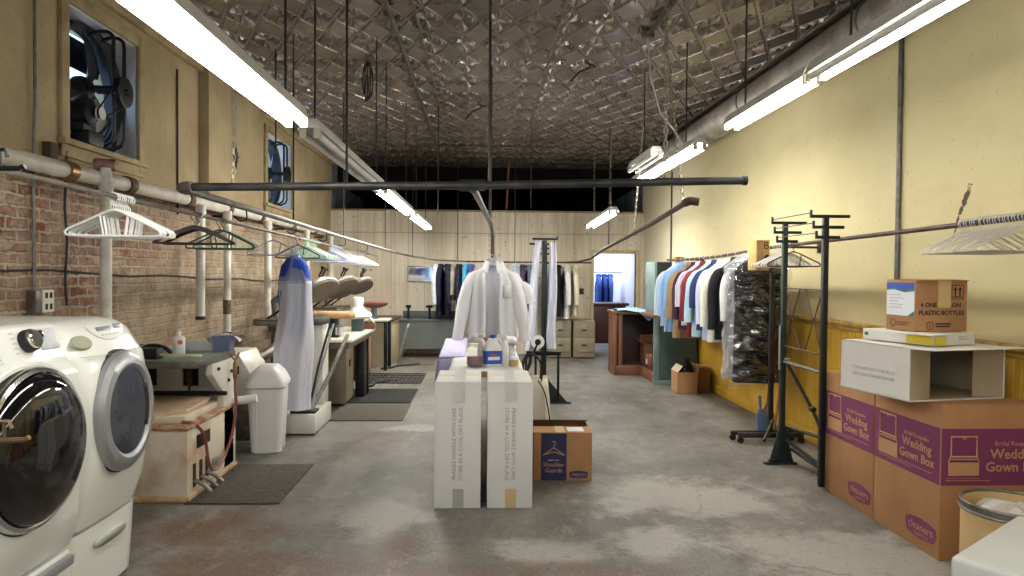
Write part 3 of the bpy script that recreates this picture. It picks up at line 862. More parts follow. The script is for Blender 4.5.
# overhead conveyor pipe frame, bent round the room and hung on rods
root = thing('overhead_pipe_rail', 'dark overhead pipe frame spanning the room with bent side rails', 'pipe rail', (0, 3.8, 1.95))
MB().tube([(-1.58, 0, -0.01), (0, 0, 0.02), (1.43, 0, 0.065)], 0.022, 12).build('front_pipe', DARK_PIPE, root)
MB().lathe([(0, -0.01), (0.027, -0.01), (0.027, 0.012), (0, 0.012)], 12, Matrix.Translation((1.43, 0, 0.065)) @ RY(PI / 2)).build('end_cap', BLACK, root)
mb = MB().tube([(-0.13, 0, 0.018), (0.01, 0, 0.021)], 0.031, 12).tube([(-0.06, 0.02, 0.018), (-0.06, 0.1, 0.016)], 0.029, 12)
mb.build('tee_fitting', DARK_PIPE, root)
mb = MB().tube([(-1.545, -0.01, -0.008), (-1.585, 0, -0.009), (-1.612, 0.03, -0.012), (-1.612, 0.08, -0.014)], 0.03, 12)
mb.build('elbow', GREY_PIPE, root)
# left rail, curving round to the back rail
pl = [(-1.612, 0.05, -0.015), (-1.6, 2.0, -0.04), (-1.58, 4.2, -0.07), (-1.53, 6.4, -0.10), (-1.44, 7.5, -0.135), (-1.2, 8.15, -0.19), (-0.8, 8.38, -0.245), (-0.3, 8.42, -0.265)]
MB().tube(pl, [0.021] * 4 + [0.019, 0.017, 0.015, 0.014], 10).build('left_rail', GREY_PIPE, root)
MB().tube([(-0.3, 8.42, -0.265), (0.6, 8.42, -0.27), (1.9, 8.42, -0.27)], 0.013, 8).build('back_rail', ROD_MET, root)
# right rail: wavy, rising and coming back towards the front
pr_ = [(1.04, 8.3, -0.295), (1.2, 8.25, -0.268), (1.38, 8.2, -0.272), (1.6, 8.0, -0.262), (1.75, 7.6, -0.22), (1.76, 7.0, -0.16), (1.72, 6.2, -0.115), (1.62, 4.4, -0.06), (1.45, 2.2, -0.02), (1.33, 0.75, 0.02)]
MB().tube(pr_, [0.014, 0.015, 0.015, 0.016, 0.017] + [0.02] * 5, 10).build('right_rail', RUST_PIPE, root)
MB().tube([(1.335, 0.8, 0.02), (1.33, 0.72, 0.022), (1.345, 0.69, 0.022), (1.39, 0.68, 0.015)], 0.028, 12).build('end_elbow', RUST_PIPE, root)
# centre arm running back from the tee, dropping to a short stem
MB().tube([(-0.06, 0.05, 0.016), (0.06, 2.2, -0.03), (0.085, 3.05, -0.05), (0.09, 3.18, -0.075), (0.092, 3.22, -0.12)], 0.02, 10).build('centre_arm', GREY_PIPE, root)
st = MB().tube([(0.092, 3.22, -0.1), (0.094, 3.22, -0.30)], 0.02, 10).tube([(0.094, 3.08, -0.30), (0.094, 3.44, -0.30)], 0.008, 8)
st.build('drop_stem', RUST_PIPE, root)
chain(MB(), (0.06, 3.18, -0.07), (0.06, 3.2, -0.25), 0.035).build('short_chain', CHAIN_MET, root)
def up(x, y, z0, r=0.007, m=ROD_MET, name='suspension_rod'):
    MB().tube([(x, y, z0), (x, y, ZC - 1.95 - 0.012)], r, 6).build(name, m, root)
up(0.03, 0.0, 0.03, 0.009, DARK_PIPE, 'centre_hanger_pipe')
for (x, y, z) in ((-0.735, 0, 0.02), (-1.605, 2.2, -0.02), (-1.58, 4.2, -0.05), (-1.5, 7.0, -0.09), (-1.2, 8.15, -0.175), (0.05, 2.4, -0.01), (0.07, 3.0, -0.03), (1.69, 5.6, -0.07), (-0.45, 8.42, -0.26), (0.55, 8.42, -0.26)):
    up(x, y, z)
for (a, b) in (((-1.335, 0.0, 0.0), (-1.3, 0.0, 1.53)), ((0.99, 0, 0.04), (0.99, 0, 1.53)), ((1.35, 0.9, 0.02), (1.50, 2.0, 1.53)), ((1.55, 3.4, -0.03), (1.6, 3.0, 1.53))):
    chain(MB(), a, b).build('chain', CHAIN_MET, root)
for y in (1.0, 2.2, 3.3, 4.2, 5.6):
    xx = -1.61 + 0.012 * y
    MB().tube([(xx, y, -0.03 - 0.014 * y)] + [(xx - 0.05 + 0.05 * math.cos(t), y + 0.02, -0.075 - 0.014 * y - 0.03 * math.sin(t)) for t in (0.3, 0.9, 1.5)] + [(xx - 0.09, y + 0.02, -0.065 - 0.014 * y - 0.006 * y)], 0.005, 6).build('rod_hook', ROD_MET, root)

# thin hanging rod under the left rail
LR = lambda y: (-1.7, y, 1.85 - 0.0115 * (y - 2.3))
o = MB().tube([LR(2.0), LR(11.4)], 0.011, 8).build('hanging_rod', GREY_PIPE, origin=LR(2.0))
tag(o, 'thin steel clothes rod with hangers running past the brick wall', 'clothes rod')

# clothes rod on the right wall
RR = lambda y: (2.55, y, 1.79 - 0.0135 * (y - 2.4) - 0.03 * math.sin(PI * max(0, y - 6.2) / 3.5) * (1 if y > 6.2 else 0))
root = thing('hanging_rod', 'dark clothes rod running the length of the yellow wall', 'clothes rod', RR(2.4))
mb = MB().tube([Vector(RR(2.4 + 0.3 * i)) - Vector(RR(2.4)) for i in range(25)], 0.015, 10)
mb.build('rod', RUST_PIPE, root)
for y in (2.9, 6.05, 9.3):
    z = RR(y)[2] - RR(2.4)[2]
    m_ = MB().tube([(0, y - 2.4, z), (0.2, y - 2.4, z - 0.0), (XR - 2.55, y - 2.4, z - 0.0)], 0.01, 8).box(XR - 2.55 - 0.015, XR - 2.55, y - 2.43, y - 2.37, z - 0.05, z + 0.05, 0.003)
    m_.build('wall_bracket', ROD_MET, root)

# ceiling conduits
o = MB().tube([(-0.72, 0.5, ZC - 0.033), (-0.72, 11.0, ZC - 0.033)], 0.015, 8).build('ceiling_conduit', GREY_PIPE, origin=(-0.72, 0.5, ZC - 0.033))
tag(o, 'grey conduit running lengthwise under the tin ceiling', 'conduit')
o = MB().tube([(-0.72, 11.05, ZC - 0.033), (1.1, 11.05, ZC - 0.033)], 0.014, 8).build('ceiling_conduit', GREY_PIPE, origin=(-0.72, 11.05, ZC - 0.033))
tag(o, 'conduit crossing the tin ceiling near its dark far end', 'conduit')
root = thing('junction_box', 'small ceiling junction box with cables drooping to the right lights', 'junction box', (1.34, 5.75, ZC - 0.07))
MB().lathe([(0, 0), (0.05, 0), (0.055, 0.02), (0.055, 0.055), (0, 0.055)], 12).build('box_body', GREY_PIPE, root)
MB().tube([(0, 0, 0.03), (0.02, -0.6, 0.035), (0.02, -2.5, 0.035)], 0.02, 8).build('conduit', DARK_PIPE, root)
MB().tube([(0, 0, 0), (0.03, 0.02, -0.3), (0.12, 0.03, -0.6), (0.26, 0.06, -0.75), (0.33, 0.1, -0.84)], 0.006, 6).build('cable', PLASTIC_W, root)
# wall conduits
o = MB().tube([(XR - 0.018, 4.87, 1.13), (XR - 0.018, 4.87, 3.25)], 0.017, 8).build('wall_conduit', GREY_PIPE, origin=(XR - 0.018, 4.87, 1.13))
tag(o, 'thin grey conduit going up the yellow wall above the stacked boxes', 'conduit')
o = MB().tube([(XR - 0.014, 10.9, 0.9), (XR - 0.014, 10.9, 3.1)], 0.013, 8).build('wall_conduit', DARK_PIPE, origin=(XR - 0.014, 10.9, 0.9))
tag(o, 'dark conduit up the right wall behind the metal cabinet', 'conduit')
root = thing('outlet_box', 'white outlet box with conduit above it on the brick wall', 'outlet', (XL + 0.03, 4.42, 1.3))
MB().box(-0.03, 0.03, -0.06, 0.0, -0.07, 0.07, 0.005).build('box_body', GREY_PIPE, root)
MB().box(-0.03, 0.035, 0.002, 0.115, -0.07, 0.07, 0.005).build('outlet_plate', W_MET, root)
mb = MB()
for zz in (-0.035, 0.035):
    for yy in (0.035, 0.08): mb.box(0.034, 0.037, yy - 0.012, yy + 0.012, zz - 0.018, zz + 0.018)
mb.build('outlet_socket', DARK_INK, root)
MB().tube([(-0.01, -0.01, 0.07), (-0.01, -0.012, 0.68), (-0.005, 0.0, 1.2), (0.0, 0.0, 2.1)], 0.010, 8).build('conduit', GREY_PIPE, root)
# horizontal wire and hanging cord on the bricks
pts = [(XL + 0.012, 2.6 + 0.5 * i, 1.53 - 0.012 * i + 0.012 * math.sin(i * 1.9)) for i in range(16)]
o = MB().tube(pts, 0.007, 6).build('wall_wire', CABLE, origin=pts[0]); tag(o, 'thin dark wire strung level across the brick wall', 'wire')
pts = [(XL + 0.02, 4.74 + 0.012 * math.sin(i), 2.3 - 0.08 * i) for i in range(14)]
o = MB().tube(pts, 0.008, 6).build('power_cord', CABLE, origin=pts[0]); tag(o, 'black cord hanging down from the near fan window over the bricks', 'cord')
o = MB().tube([(XL + 0.012, 6.45, 2.0), (XL + 0.012, 6.45, 3.3)], 0.008, 6).build('wall_conduit', ROD_MET, origin=(XL + 0.012, 6.45, 2.0)); tag(o, 'thin dark wire going up between near fan window and wall pilaster', 'conduit')
# star anchor plate on the pilaster
mb = MB(); poly = []
for i in range(16):
    a = PI / 2 + 2 * PI * i / 16; r = (0.14 if i % 4 == 0 else 0.085) if i % 2 == 0 else 0.055
    poly.append((r * 0.75 * math.cos(a), r * math.sin(a)))
mb.prism(poly, 0.018, frame((XL + 0.1, 7.66, 2.72), (0, 1, 0), (0, 0, 1)), 0.003)
o = mb.build('anchor_plate', BLACK_MET, origin=(XL + 0.1, 7.66, 2.72)); tag(o, 'black star-shaped iron anchor plate on the plaster pilaster', 'wall anchor')
# short dark board stub by the first window
o = MB().box(XL, XL + 0.06, 4.52, 4.6, 2.17, 2.30, 0.006).build('shelf_bracket', mat('old_dark_bracket', (78, 66, 50), 0.7, 0, 0.3, 12), origin=(XL, 4.54, 2.17)); tag(o, 'small dark bracket standing on the brick ledge left of near fan window', 'bracket')
# coil of wire hung from the ceiling
root = thing('wire_coil', 'loose coil of dark wire hanging from a rod under the tin ceiling', 'wire', (-1.11, 6.76, 3.15))
MB().tube([(0, 0, 0.0), (0, 0, ZC - 3.15 - 0.01)], 0.007, 6).build('hook_rod', ROD_MET, root)
mb = MB()
for k_ in range(4):
    mb.tube([((0.05 + 0.006 * k_) * math.cos(t), 0.02 * math.sin(t + k_), 0.16 + (0.16 + 0.012 * k_) * math.sin(t)) for t in [2 * PI * i / 22 for i in range(22)]], 0.005, 5, RZ(0.5 * k_), closed=True)
mb.build('coil', CABLE, root)
# dark cable scraps on the ceiling
for (x, y, lab) in ((-0.08, 8.3, 'dark frayed wire stub dangling from tin ceiling left of the middle'), (0.95, 6.6, 'dark frayed wire stub dangling from tin ceiling right of the middle')):
    o = MB().tube([(x, y, ZC - 0.005), (x + 0.05, y, ZC - 0.06), (x - 0.06, y + 0.05, ZC - 0.1), (x - 0.14, y, ZC - 0.2)], 0.01, 6).tube([(x, y, ZC - 0.02), (x + 0.1, y + 0.02, ZC - 0.05)], 0.008, 6).build('wire_stub', CABLE, origin=(x, y, ZC))
    tag(o, lab, 'wire')
# light rack of thin rods still standing in the ceiling
for (x, y, zb, lab) in ((-1.87, 6.4, 2.6, 'long thin dark rod hanging from ceiling nearest the left wall'), (-0.55, 8.5, 2.2, 'long thin dark rod hanging free over the left aisle'), (0.62, 9.2, 2.35, 'long thin dark rod hanging in front of the dark loft')):
    o = MB().tube([(x, y, zb), (x, y, ZC - 0.012)], 0.007, 6).build('ceiling_rod', ROD_MET, origin=(x, y, ZC)); tag(o, lab, 'rod', 'hanging ceiling rods')
o = MB().tube([(0.41, 12.6, 2.64), (0.45, 12.6, ZC - 0.012)], 0.018, 8).build('ceiling_pipe', mat('rust_orange_pipe', (150, 84, 56), 0.7, 0.2, 0.2, 9), origin=(0.41, 12.6, 2.64)); tag(o, 'rusty orange upright pipe in front of the dark loft opening', 'pipe')

# ------------------------------------------------------------------ hangers
def hanger_hook(mb, r=0.0022, neck=0.07, n=5):
    pts = [(0.021 * math.cos(t), 0, -0.007 + 0.021 * math.sin(t)) for t in [R(-40) + R(250) * i / 9 for i in range(10)]]
    pts = [(x, 0, z + 0.0) for x, _, z in pts]
    pts += [(-0.012, 0, -0.032), (0, 0, -0.045), (0, 0, -neck)]
    mb.tube(pts, r, n)
    return mb
def hanger_plastic(name, label, m, loc, rz, group, hook_m=None, w=0.205, r=0.0058):
    root = thing(name, label, 'hanger', loc, rz, group)
    mb = hanger_hook(MB(), 0.0028)
    mb.build('hook', hook_m or m, root)
    mb = MB().tube([(0, 0, -0.062), (-0.035, 0, -0.075), (-w * 0.95, 0, -0.155), (-w, 0, -0.168), (-w + 0.004, 0, -0.18), (-w + 0.02, 0, -0.184), (0, 0, -0.184), (w - 0.02, 0, -0.184), (w - 0.004, 0, -0.18), (w, 0, -0.168), (w * 0.95, 0, -0.155), (0.035, 0, -0.075)], r, 6, closed=True)
    for sx in (-1, 1): mb.tube([(sx * 0.06, 0, -0.085), (sx * 0.045, 0, -0.184)], r * 0.8, 5)
    mb.build('shoulder_frame', m, root)
    return root
def hanger_wire(name, label, m, loc, rz, group, w=0.205):
    mb = hanger_hook(MB(), 0.0022, 0.05, 4)
    mb.tube([(0, 0, -0.05), (-w * 0.96, 0, -0.15), (-w, 0, -0.16), (-w * 0.97, 0, -0.17), (0, 0, -0.17), (w * 0.97, 0, -0.17), (w, 0, -0.16), (w * 0.96, 0, -0.15)], 0.0023, 4, closed=True)
    o = mb.build(name, m)
    o.location = loc; o.rotation_euler = (0, 0, rz)
    tag(o, label, 'hanger', group)
    return o
def hanger_wood(label, loc, rz, m, group=None):
    root = thing('wooden_hanger', label, 'hanger', loc, rz, group)
    hanger_hook(MB(), 0.003).build('hook', CHROME, root)
    w = 0.225
    top = [(x, -0.062 - 0.1 * (abs(x) / w) ** 1.25) for x in [-w + 2 * w * i / 16 for i in range(17)]]
    poly = top + [(x, z - 0.03 + 0.012 * abs(x) / w) for x, z in reversed(top)]
    MB().prism(poly, 0.014, frame((0, 0.007, 0), (1, 0, 0), (0, 0, 1)), 0.004).build('shoulder_bar', m, root)
    MB().tube([(-w * 0.93, 0, -0.172), (w * 0.93, 0, -0.172)], 0.006, 8).build('trouser_bar', m, root)
    return root
def ring_on(f, y, dz=0.0):
    p = f(y); return (p[0], p[1], p[2] + 0.0 + dz)

p0 = hanger_plastic('plastic_hanger', 'white plastic hanger in the nearest bunch on the rod above the washers', HANG_W, ring_on(LR, 3.3), R(8), 'nearest bunch of white hangers')
for i in range(1, 9):
    dup(p0, ring_on(LR, 3.3 + 0.019 * i), R([8, -2, 10, 3, -6, 6, 12, 0, 4][i]))
hanger_wood('dark wooden hanger on the left rod with pale light on its trouser bar, nearer one', ring_on(LR, 4.2), R(12), HANG_WOOD)
hanger_wood('second dark wooden hanger on the left rod, just behind the nearer one', ring_on(LR, 4.27), R(-8), HANG_BK)
hanger_plastic('plastic_hanger', 'dark green plastic hanger on the left rod, nearer of two', HANG_G, ring_on(LR, 4.6), R(10), 'dark green hangers')
hanger_plastic('plastic_hanger', 'dark green plastic hanger on the left rod, farther of two', HANG_G, ring_on(LR, 4.67), R(-5), 'dark green hangers')
hanger_plastic('plastic_hanger', 'white hanger between the green hangers and the bagged blue apron', HANG_W, ring_on(LR, 4.76), R(5), 'white hangers past the green ones')
hanger_plastic('plastic_hanger', 'pale blue hanger hung just before the bagged blue apron', HANG_LB, ring_on(LR, 5.75), R(4), None)
hanger_plastic('plastic_hanger', 'black hanger hung just past the bagged blue apron', HANG_BK, ring_on(LR, 6.5), R(-4), None)
hanger_plastic('plastic_hanger', 'second pale blue hanger right behind the black one', HANG_LB, ring_on(LR, 6.56), R(6), None)
q0 = hanger_plastic('plastic_hanger', 'pale green plastic hanger in the bunch past the bagged apron', HANG_PG, ring_on(LR, 6.75), R(8), 'pale green hanger bunch')
for i in range(1, 11): dup(q0, ring_on(LR, 6.75 + 0.05 * i), R(rnd.uniform(-10, 12)))
q1 = hanger_plastic('plastic_hanger', 'pale blue plastic hanger in the middle bunch over the presses', HANG_LB, ring_on(LR, 7.9), R(5), 'pale blue hanger bunch')
for i in range(1, 12): dup(q1, ring_on(LR, 7.9 + 0.05 * i), R(rnd.uniform(-12, 12)))
q2 = dup(p0, ring_on(LR, 9.1), R(4), 'white plastic hanger in the farthest bunch on the left rod', 'farthest white hanger bunch')
for i in range(1, 17): dup(q2, ring_on(LR, 8.75 + 0.085 * i), R(rnd.uniform(-12, 12)))
q3 = hanger_plastic('plastic_hanger', 'black hanger at the far end of the left rod', HANG_BK, ring_on(LR, 10.3), R(3), None)
# right rod
w0 = hanger_wire('wire_hanger', 'bare wire hanger in the bunch at the right frame edge, above the cartons', WIRE, ring_on(RR, 3.2, 0.012), R(6), 'bare wire hanger bunch')
for i in range(1, 22): dup(w0, ring_on(RR, 3.2 + 0.021 * i, 0.012), R(rnd.uniform(-22, 20)))
r0 = dup(p0, ring_on(RR, 5.75, 0.006), R(8), 'white plastic hanger on the wall rod, between black bag and black rack', 'white hangers beside the black rack')
for i in range(1, 9): dup(r0, ring_on(RR, 5.75 + 0.035 * i, 0.006), R(rnd.uniform(-14, 10)))
hanger_plastic('plastic_hanger', 'black hanger nearest the black rack on the wall rod', HANG_BK, ring_on(RR, 5.66, 0.006), R(-14), None)

# lettered rod dividers
def divider(letter, label, y, s=1.0, dx=-0.13):
    p = RR(y)
    root = thing('rod_divider', label, 'divider', (p[0] + dx, p[1], p[2] - 0.07), R(8))
    TANB = mat('tan_divider_box', (206, 172, 106), 0.7, 0, 0.1, 5)
    MB().box(-0.075 * s, 0.075 * s, -0.02, 0.12, -0.16 * s, 0.15 * s, 0.004).build('box_body', TANB, root)
    mb = MB().box(-0.07 * s, 0.0, -0.026, -0.019, -0.155 * s, 0.145 * s); mb.build('side_flap', WOOD_LT, root)
    text([letter], 0.11 * s, DARK_INK, frame((0.035 * s, -0.0215, 0.09 * s), (1, 0, 0), (0, 0, 1)), root)
    MB().lathe([(0, 0), (0.03 * s, 0), (0.03 * s, 0.003), (0, 0.003)], 16, frame((0.045 * s, -0.02, -0.03 * s), (1, 0, 0), (0, 0, 1))).build('finger_hole', DARK_INK, root)
    return root
divider('B', 'tan box divider lettered B on the wall rod above the bagged black garment', 6.0, 0.85)
root = divider('A', 'small tan box divider at the far end of the wall rod', 9.3, 0.75, 0.08)
for ch in list(root.children):
    if ch.name.startswith('printed_text'): bpy.data.objects.remove(ch)

# ------------------------------------------------------------------ garments
def ell(hw, hd, z, n=28, k=5, amp=0.0, ph=0.0, cx=0.0, cy=0.0, p=0.8):
    out = []
    for j in range(n):
        a = 2 * PI * j / n
        ca, sa = math.cos(a), math.sin(a)
        x = hw * math.copysign(abs(ca) ** p, ca)
        y = hd * math.copysign(abs(sa) ** 1.0, sa) * (1 + amp * math.sin(k * a + ph) + 0.5 * amp * math.sin((2 * k + 1) * a + 2 * ph))
        out.append((cx + x, cy + y, z))
    return out
def garment(name, label, cat, m, loc, rz, L=0.78, hw=0.23, hd=0.05, sleeve=0.56, sl_m=None, group=None, seed=0, collar=True, flare=1.05, wrap=None):
    root = thing(name, label, cat, loc, rz, group)
    hanger_hook(MB(), 0.003, 0.09).build('hanger_hook', WIRE, root)
    q = random.Random(seed + 5)
    ph = q.uniform(0, 6); k = q.choice((4, 5, 6))
    zt = -0.075
    tb = [(0, 0.055, 0.04), (0.02, 0.085, 0.045), (0.055, hw * 0.62, 0.048), (0.095, hw * 0.86, 0.05), (0.14, hw * 0.97, hd), (0.22, hw * 0.97, hd * 1.15), (0.42 * L, hw * 0.95, hd * 1.1), (0.62 * L, hw * 0.97, hd * 1.1), (0.82 * L, hw * flare * 0.98, hd * 1.1), (L, hw * flare, hd * 1.0)]
    rings = []
    for i, (z, a, b) in enumerate(tb):
        t = z / L
        rings.append(ell(a, b, zt - z, 28, k, 0.28 * min(1, t * 2.2), ph + t * 1.2))
    rings.append(ell(hw * flare * 0.97, hd * 0.9, zt - L + 0.004, 28, k, 0.28, ph + 1.2))
    MB().loft(rings).build('body', m, root, angle=70)
    if collar:
        cr = [ell(0.062, 0.05, zt - 0.012, 18, p=1.0), ell(0.055, 0.045, zt + 0.03, 18, p=1.0), ell(0.066, 0.056, zt + 0.005, 18, p=1.0, cy=-0.004), ell(0.076, 0.066, zt - 0.03, 18, p=1.0, cy=-0.01)]
        MB().loft(cr, None, False, False).build('collar', m, root, angle=60, solid=0.003)
    if sleeve:
        for sx in (-1, 1):
            e = hw - 0.23
            path = [(sx * (0.14 + e), 0, zt - 0.1), (sx * (0.2 + e), 0, zt - 0.14), (sx * (0.245 + e), 0.004, zt - 0.24), (sx * (0.26 + e), 0.01 * math.sin(ph), zt - 0.1 - 0.5 * sleeve), (sx * (0.268 + e), 0.014 * math.sin(ph + 1), zt - 0.1 - sleeve)]
            MB().loft(sleeve_loft(path, [0.03, 0.056, 0.06, 0.054, 0.05], ph, 0.8, 14)).build('sleeve', sl_m or m, root, angle=70)
    if wrap:
        rw = []
        for i in range(61):
            t = i / 60
            z = zt + 0.05 - t * (L + 0.11)
            s_ = min(1, 0.25 + t * 7)
            row = []
            for j in range(48):
                an = 2 * PI * j / 48
                k = 0.05 * math.sin(26 * t + 2.5 * math.sin(an * 2 + ph) + 1.5 * math.sin(an + 7 * t)) + 0.03 * math.sin(61 * t + 3 * math.cos(an * 3) + ph)
                x = (hw * flare + 0.045) * s_ * math.copysign(abs(math.cos(an)) ** 0.8, math.cos(an)) * (1 + 0.5 * k)
                y = (hd + 0.035) * (0.5 + 0.5 * s_) * math.sin(an) * (1 + 3.6 * k)
                row.append((x, y, z))
            rw.append(row)
        MB().loft(rw, None, False, False).build('plastic_cover', wrap, root, angle=80)
    return root

C = lambda n, c, c2=None, st=0: cloth(n, c, c2, st)
# right-hand wall rod, from near to far
def g_r(y): return ring_on(RR, y, 0.006)
NAVYB = C('black_wool', (20, 20, 26), (30, 30, 38))
gb = garment('bagged_garment', 'long black garment under shiny clear plastic hung on the wall rod', 'garment bag', C('black_garment_cloth', (16, 16, 18), (24, 24, 27)), g_r(6.36), R(0), L=1.16, hw=0.245, hd=0.075, sleeve=0, seed=3, collar=False, flare=1.0, wrap=FILM_GLOSS)
garment('bagged_garment', 'white garment in clear plastic just behind the bagged black one', 'garment bag', C('off_white_cloth', (226, 224, 222)), g_r(6.62), R(4), L=1.1, hw=0.2, hd=0.05, sleeve=0.5, seed=4, wrap=FILM)
garment('jacket', 'black jacket on the wall rod beside the plastic-bagged garments', 'jacket', NAVYB, g_r(6.95), R(3), L=0.8, hw=0.212, hd=0.06, sleeve=0.6, seed=5)
garment('shirt', 'cream white shirt on the wall rod just behind the black jacket', 'shirt', C('cream_shirt', (226, 224, 206)), g_r(7.17), R(-3), L=0.84, hw=0.21, sleeve=0.58, seed=6)
garment('shirt', 'pale lavender dress shirt on the wall rod, behind the cream white shirt', 'shirt', C('lavender_stripe', (198, 204, 232), (176, 186, 220), 60), g_r(7.36), R(2), L=0.83, hw=0.205, seed=7)
garment('shirt', 'navy blue shirt on the wall rod, between lavender and pale aqua shirts', 'shirt', C('navy_shirt', (44, 50, 92)), g_r(7.55), R(-4), L=0.74, hw=0.205, sleeve=0.4, seed=8)
garment('shirt', 'pale aqua striped shirt on the wall rod, beside the navy one', 'shirt', C('aqua_stripe', (196, 220, 228), (140, 184, 204), 70), g_r(7.74), R(4), L=0.82, hw=0.21, seed=9)
garment('shirt', 'maroon shirt in the middle of the wall rod', 'shirt', C('maroon_shirt', (120, 40, 48)), g_r(7.95), R(2), L=0.84, hw=0.205, seed=10)
garment('shirt', 'white shirt with grey pattern in the middle of the wall rod', 'shirt', C('white_grey_pattern', (224, 222, 228), (150, 150, 170), 25), g_r(8.12), R(-3), L=0.72, hw=0.21, sleeve=0.4, seed=11)
garment('shirt', 'dark plum shirt on the wall rod next to the tan one', 'shirt', C('plum_shirt', (62, 44, 60)), g_r(8.3), R(3), L=0.78, hw=0.205, seed=12)
garment('shirt', 'tan brown shirt on the wall rod, between plum and blue shirts', 'shirt', C('tan_shirt', (168, 134, 98)), g_r(8.5), R(-2), L=0.9, hw=0.21, seed=13)
garment('shirt', 'bright sky blue shirt on the wall rod, third from its far end', 'shirt', C('sky_blue_shirt', (130, 180, 222), (110, 160, 208)), g_r(8.7), R(3), L=0.84, hw=0.21, seed=14)
garment('shirt', 'light blue striped shirt on the wall rod, second from its far end', 'shirt', C('light_blue_stripe', (168, 196, 232), (140, 172, 218), 60), g_r(8.9), R(-3), L=0.86, hw=0.21, seed=15)
garment('shirt', 'pale icy white shirt at the far end of the wall rod', 'shirt', C('icy_white_shirt', (206, 220, 232)), g_r(9.1), R(2), L=0.8, hw=0.212, seed=16)

# back rail (garments seen edge on)
def g_b(x): return (x, 12.22, 1.685)
garment('shirt', 'white shirt at the left end of the far clothes rail', 'shirt', C('back_white', (214, 214, 220)), g_b(-0.83), R(90), L=0.72, hd=0.032, seed=20)
garment('jacket', 'navy jacket on the far rail, nearest the left end', 'jacket', C('back_navy', (24, 26, 46)), g_b(-0.74), R(84), L=0.86, hd=0.042, seed=21)
garment('jacket', 'second navy jacket on the far rail, beside the khaki trousers', 'jacket', C('back_navy_two', (30, 30, 48)), g_b(-0.62), R(95), L=0.86, hd=0.04, seed=22)
garment('shirt', 'khaki grey garment on the far rail between dark jackets', 'shirt', C('back_khaki', (140, 134, 120)), g_b(-0.52), R(90), L=0.6, sleeve=0.4, hd=0.03, seed=23)
garment('jacket', 'dark indigo jacket on the far rail left of the bright blue shirt', 'jacket', C('back_indigo', (30, 28, 52)), g_b(-0.42), R(88), L=0.88, hd=0.038, seed=24)
garment('shirt', 'bright cyan blue shirt on the far rail', 'shirt', C('back_cyan', (70, 160, 200)), g_b(-0.31), R(90), L=0.7, hd=0.035, seed=25)
garment('shirt', 'purple blue shirt on the far rail beside the bright cyan one', 'shirt', C('back_violet', (84, 84, 150)), g_b(-0.21), R(92), L=0.72, hd=0.03, seed=26)
garment('shirt', 'pale blue shirt on the far rail right of the big white shirt', 'shirt', C('back_paleblue', (190, 208, 230)), g_b(0.56), R(90), L=0.74, hd=0.04, seed=27)
garment('shirt', 'plum purple shirt on the far rail, left of the trouser stand', 'shirt', C('back_plum', (66, 56, 76)), g_b(0.69), R(86), L=0.76, hd=0.036, seed=28)
garment('shirt', 'dark slate patterned shirt on the far rail beside the plum one', 'shirt', C('back_slate', (70, 84, 100), (120, 132, 146), 30), g_b(0.8), R(92), L=0.78, hd=0.036, seed=29)
garment('shirt', 'lavender shirt on the far rail right of the trouser stand', 'shirt', C('back_lavender', (180, 184, 214)), g_b(1.19), R(90), L=0.8, hd=0.035, seed=30)
garment('jacket', 'black jacket on the far rail above the file cabinets', 'jacket', C('back_black', (22, 20, 26)), g_b(1.31), R(80), L=0.86, hd=0.05, seed=31)
garment('shirt', 'white shirt on the far rail between black jacket and cream one', 'shirt', C('back_white_two', (222, 220, 222)), g_b(1.45), R(92), L=0.9, hd=0.042, seed=32)
garment('shirt', 'cream shirt at the right end of the far rail', 'shirt', C('back_cream', (216, 208, 178)), g_b(1.6), R(90), L=0.84, hd=0.04, seed=33)

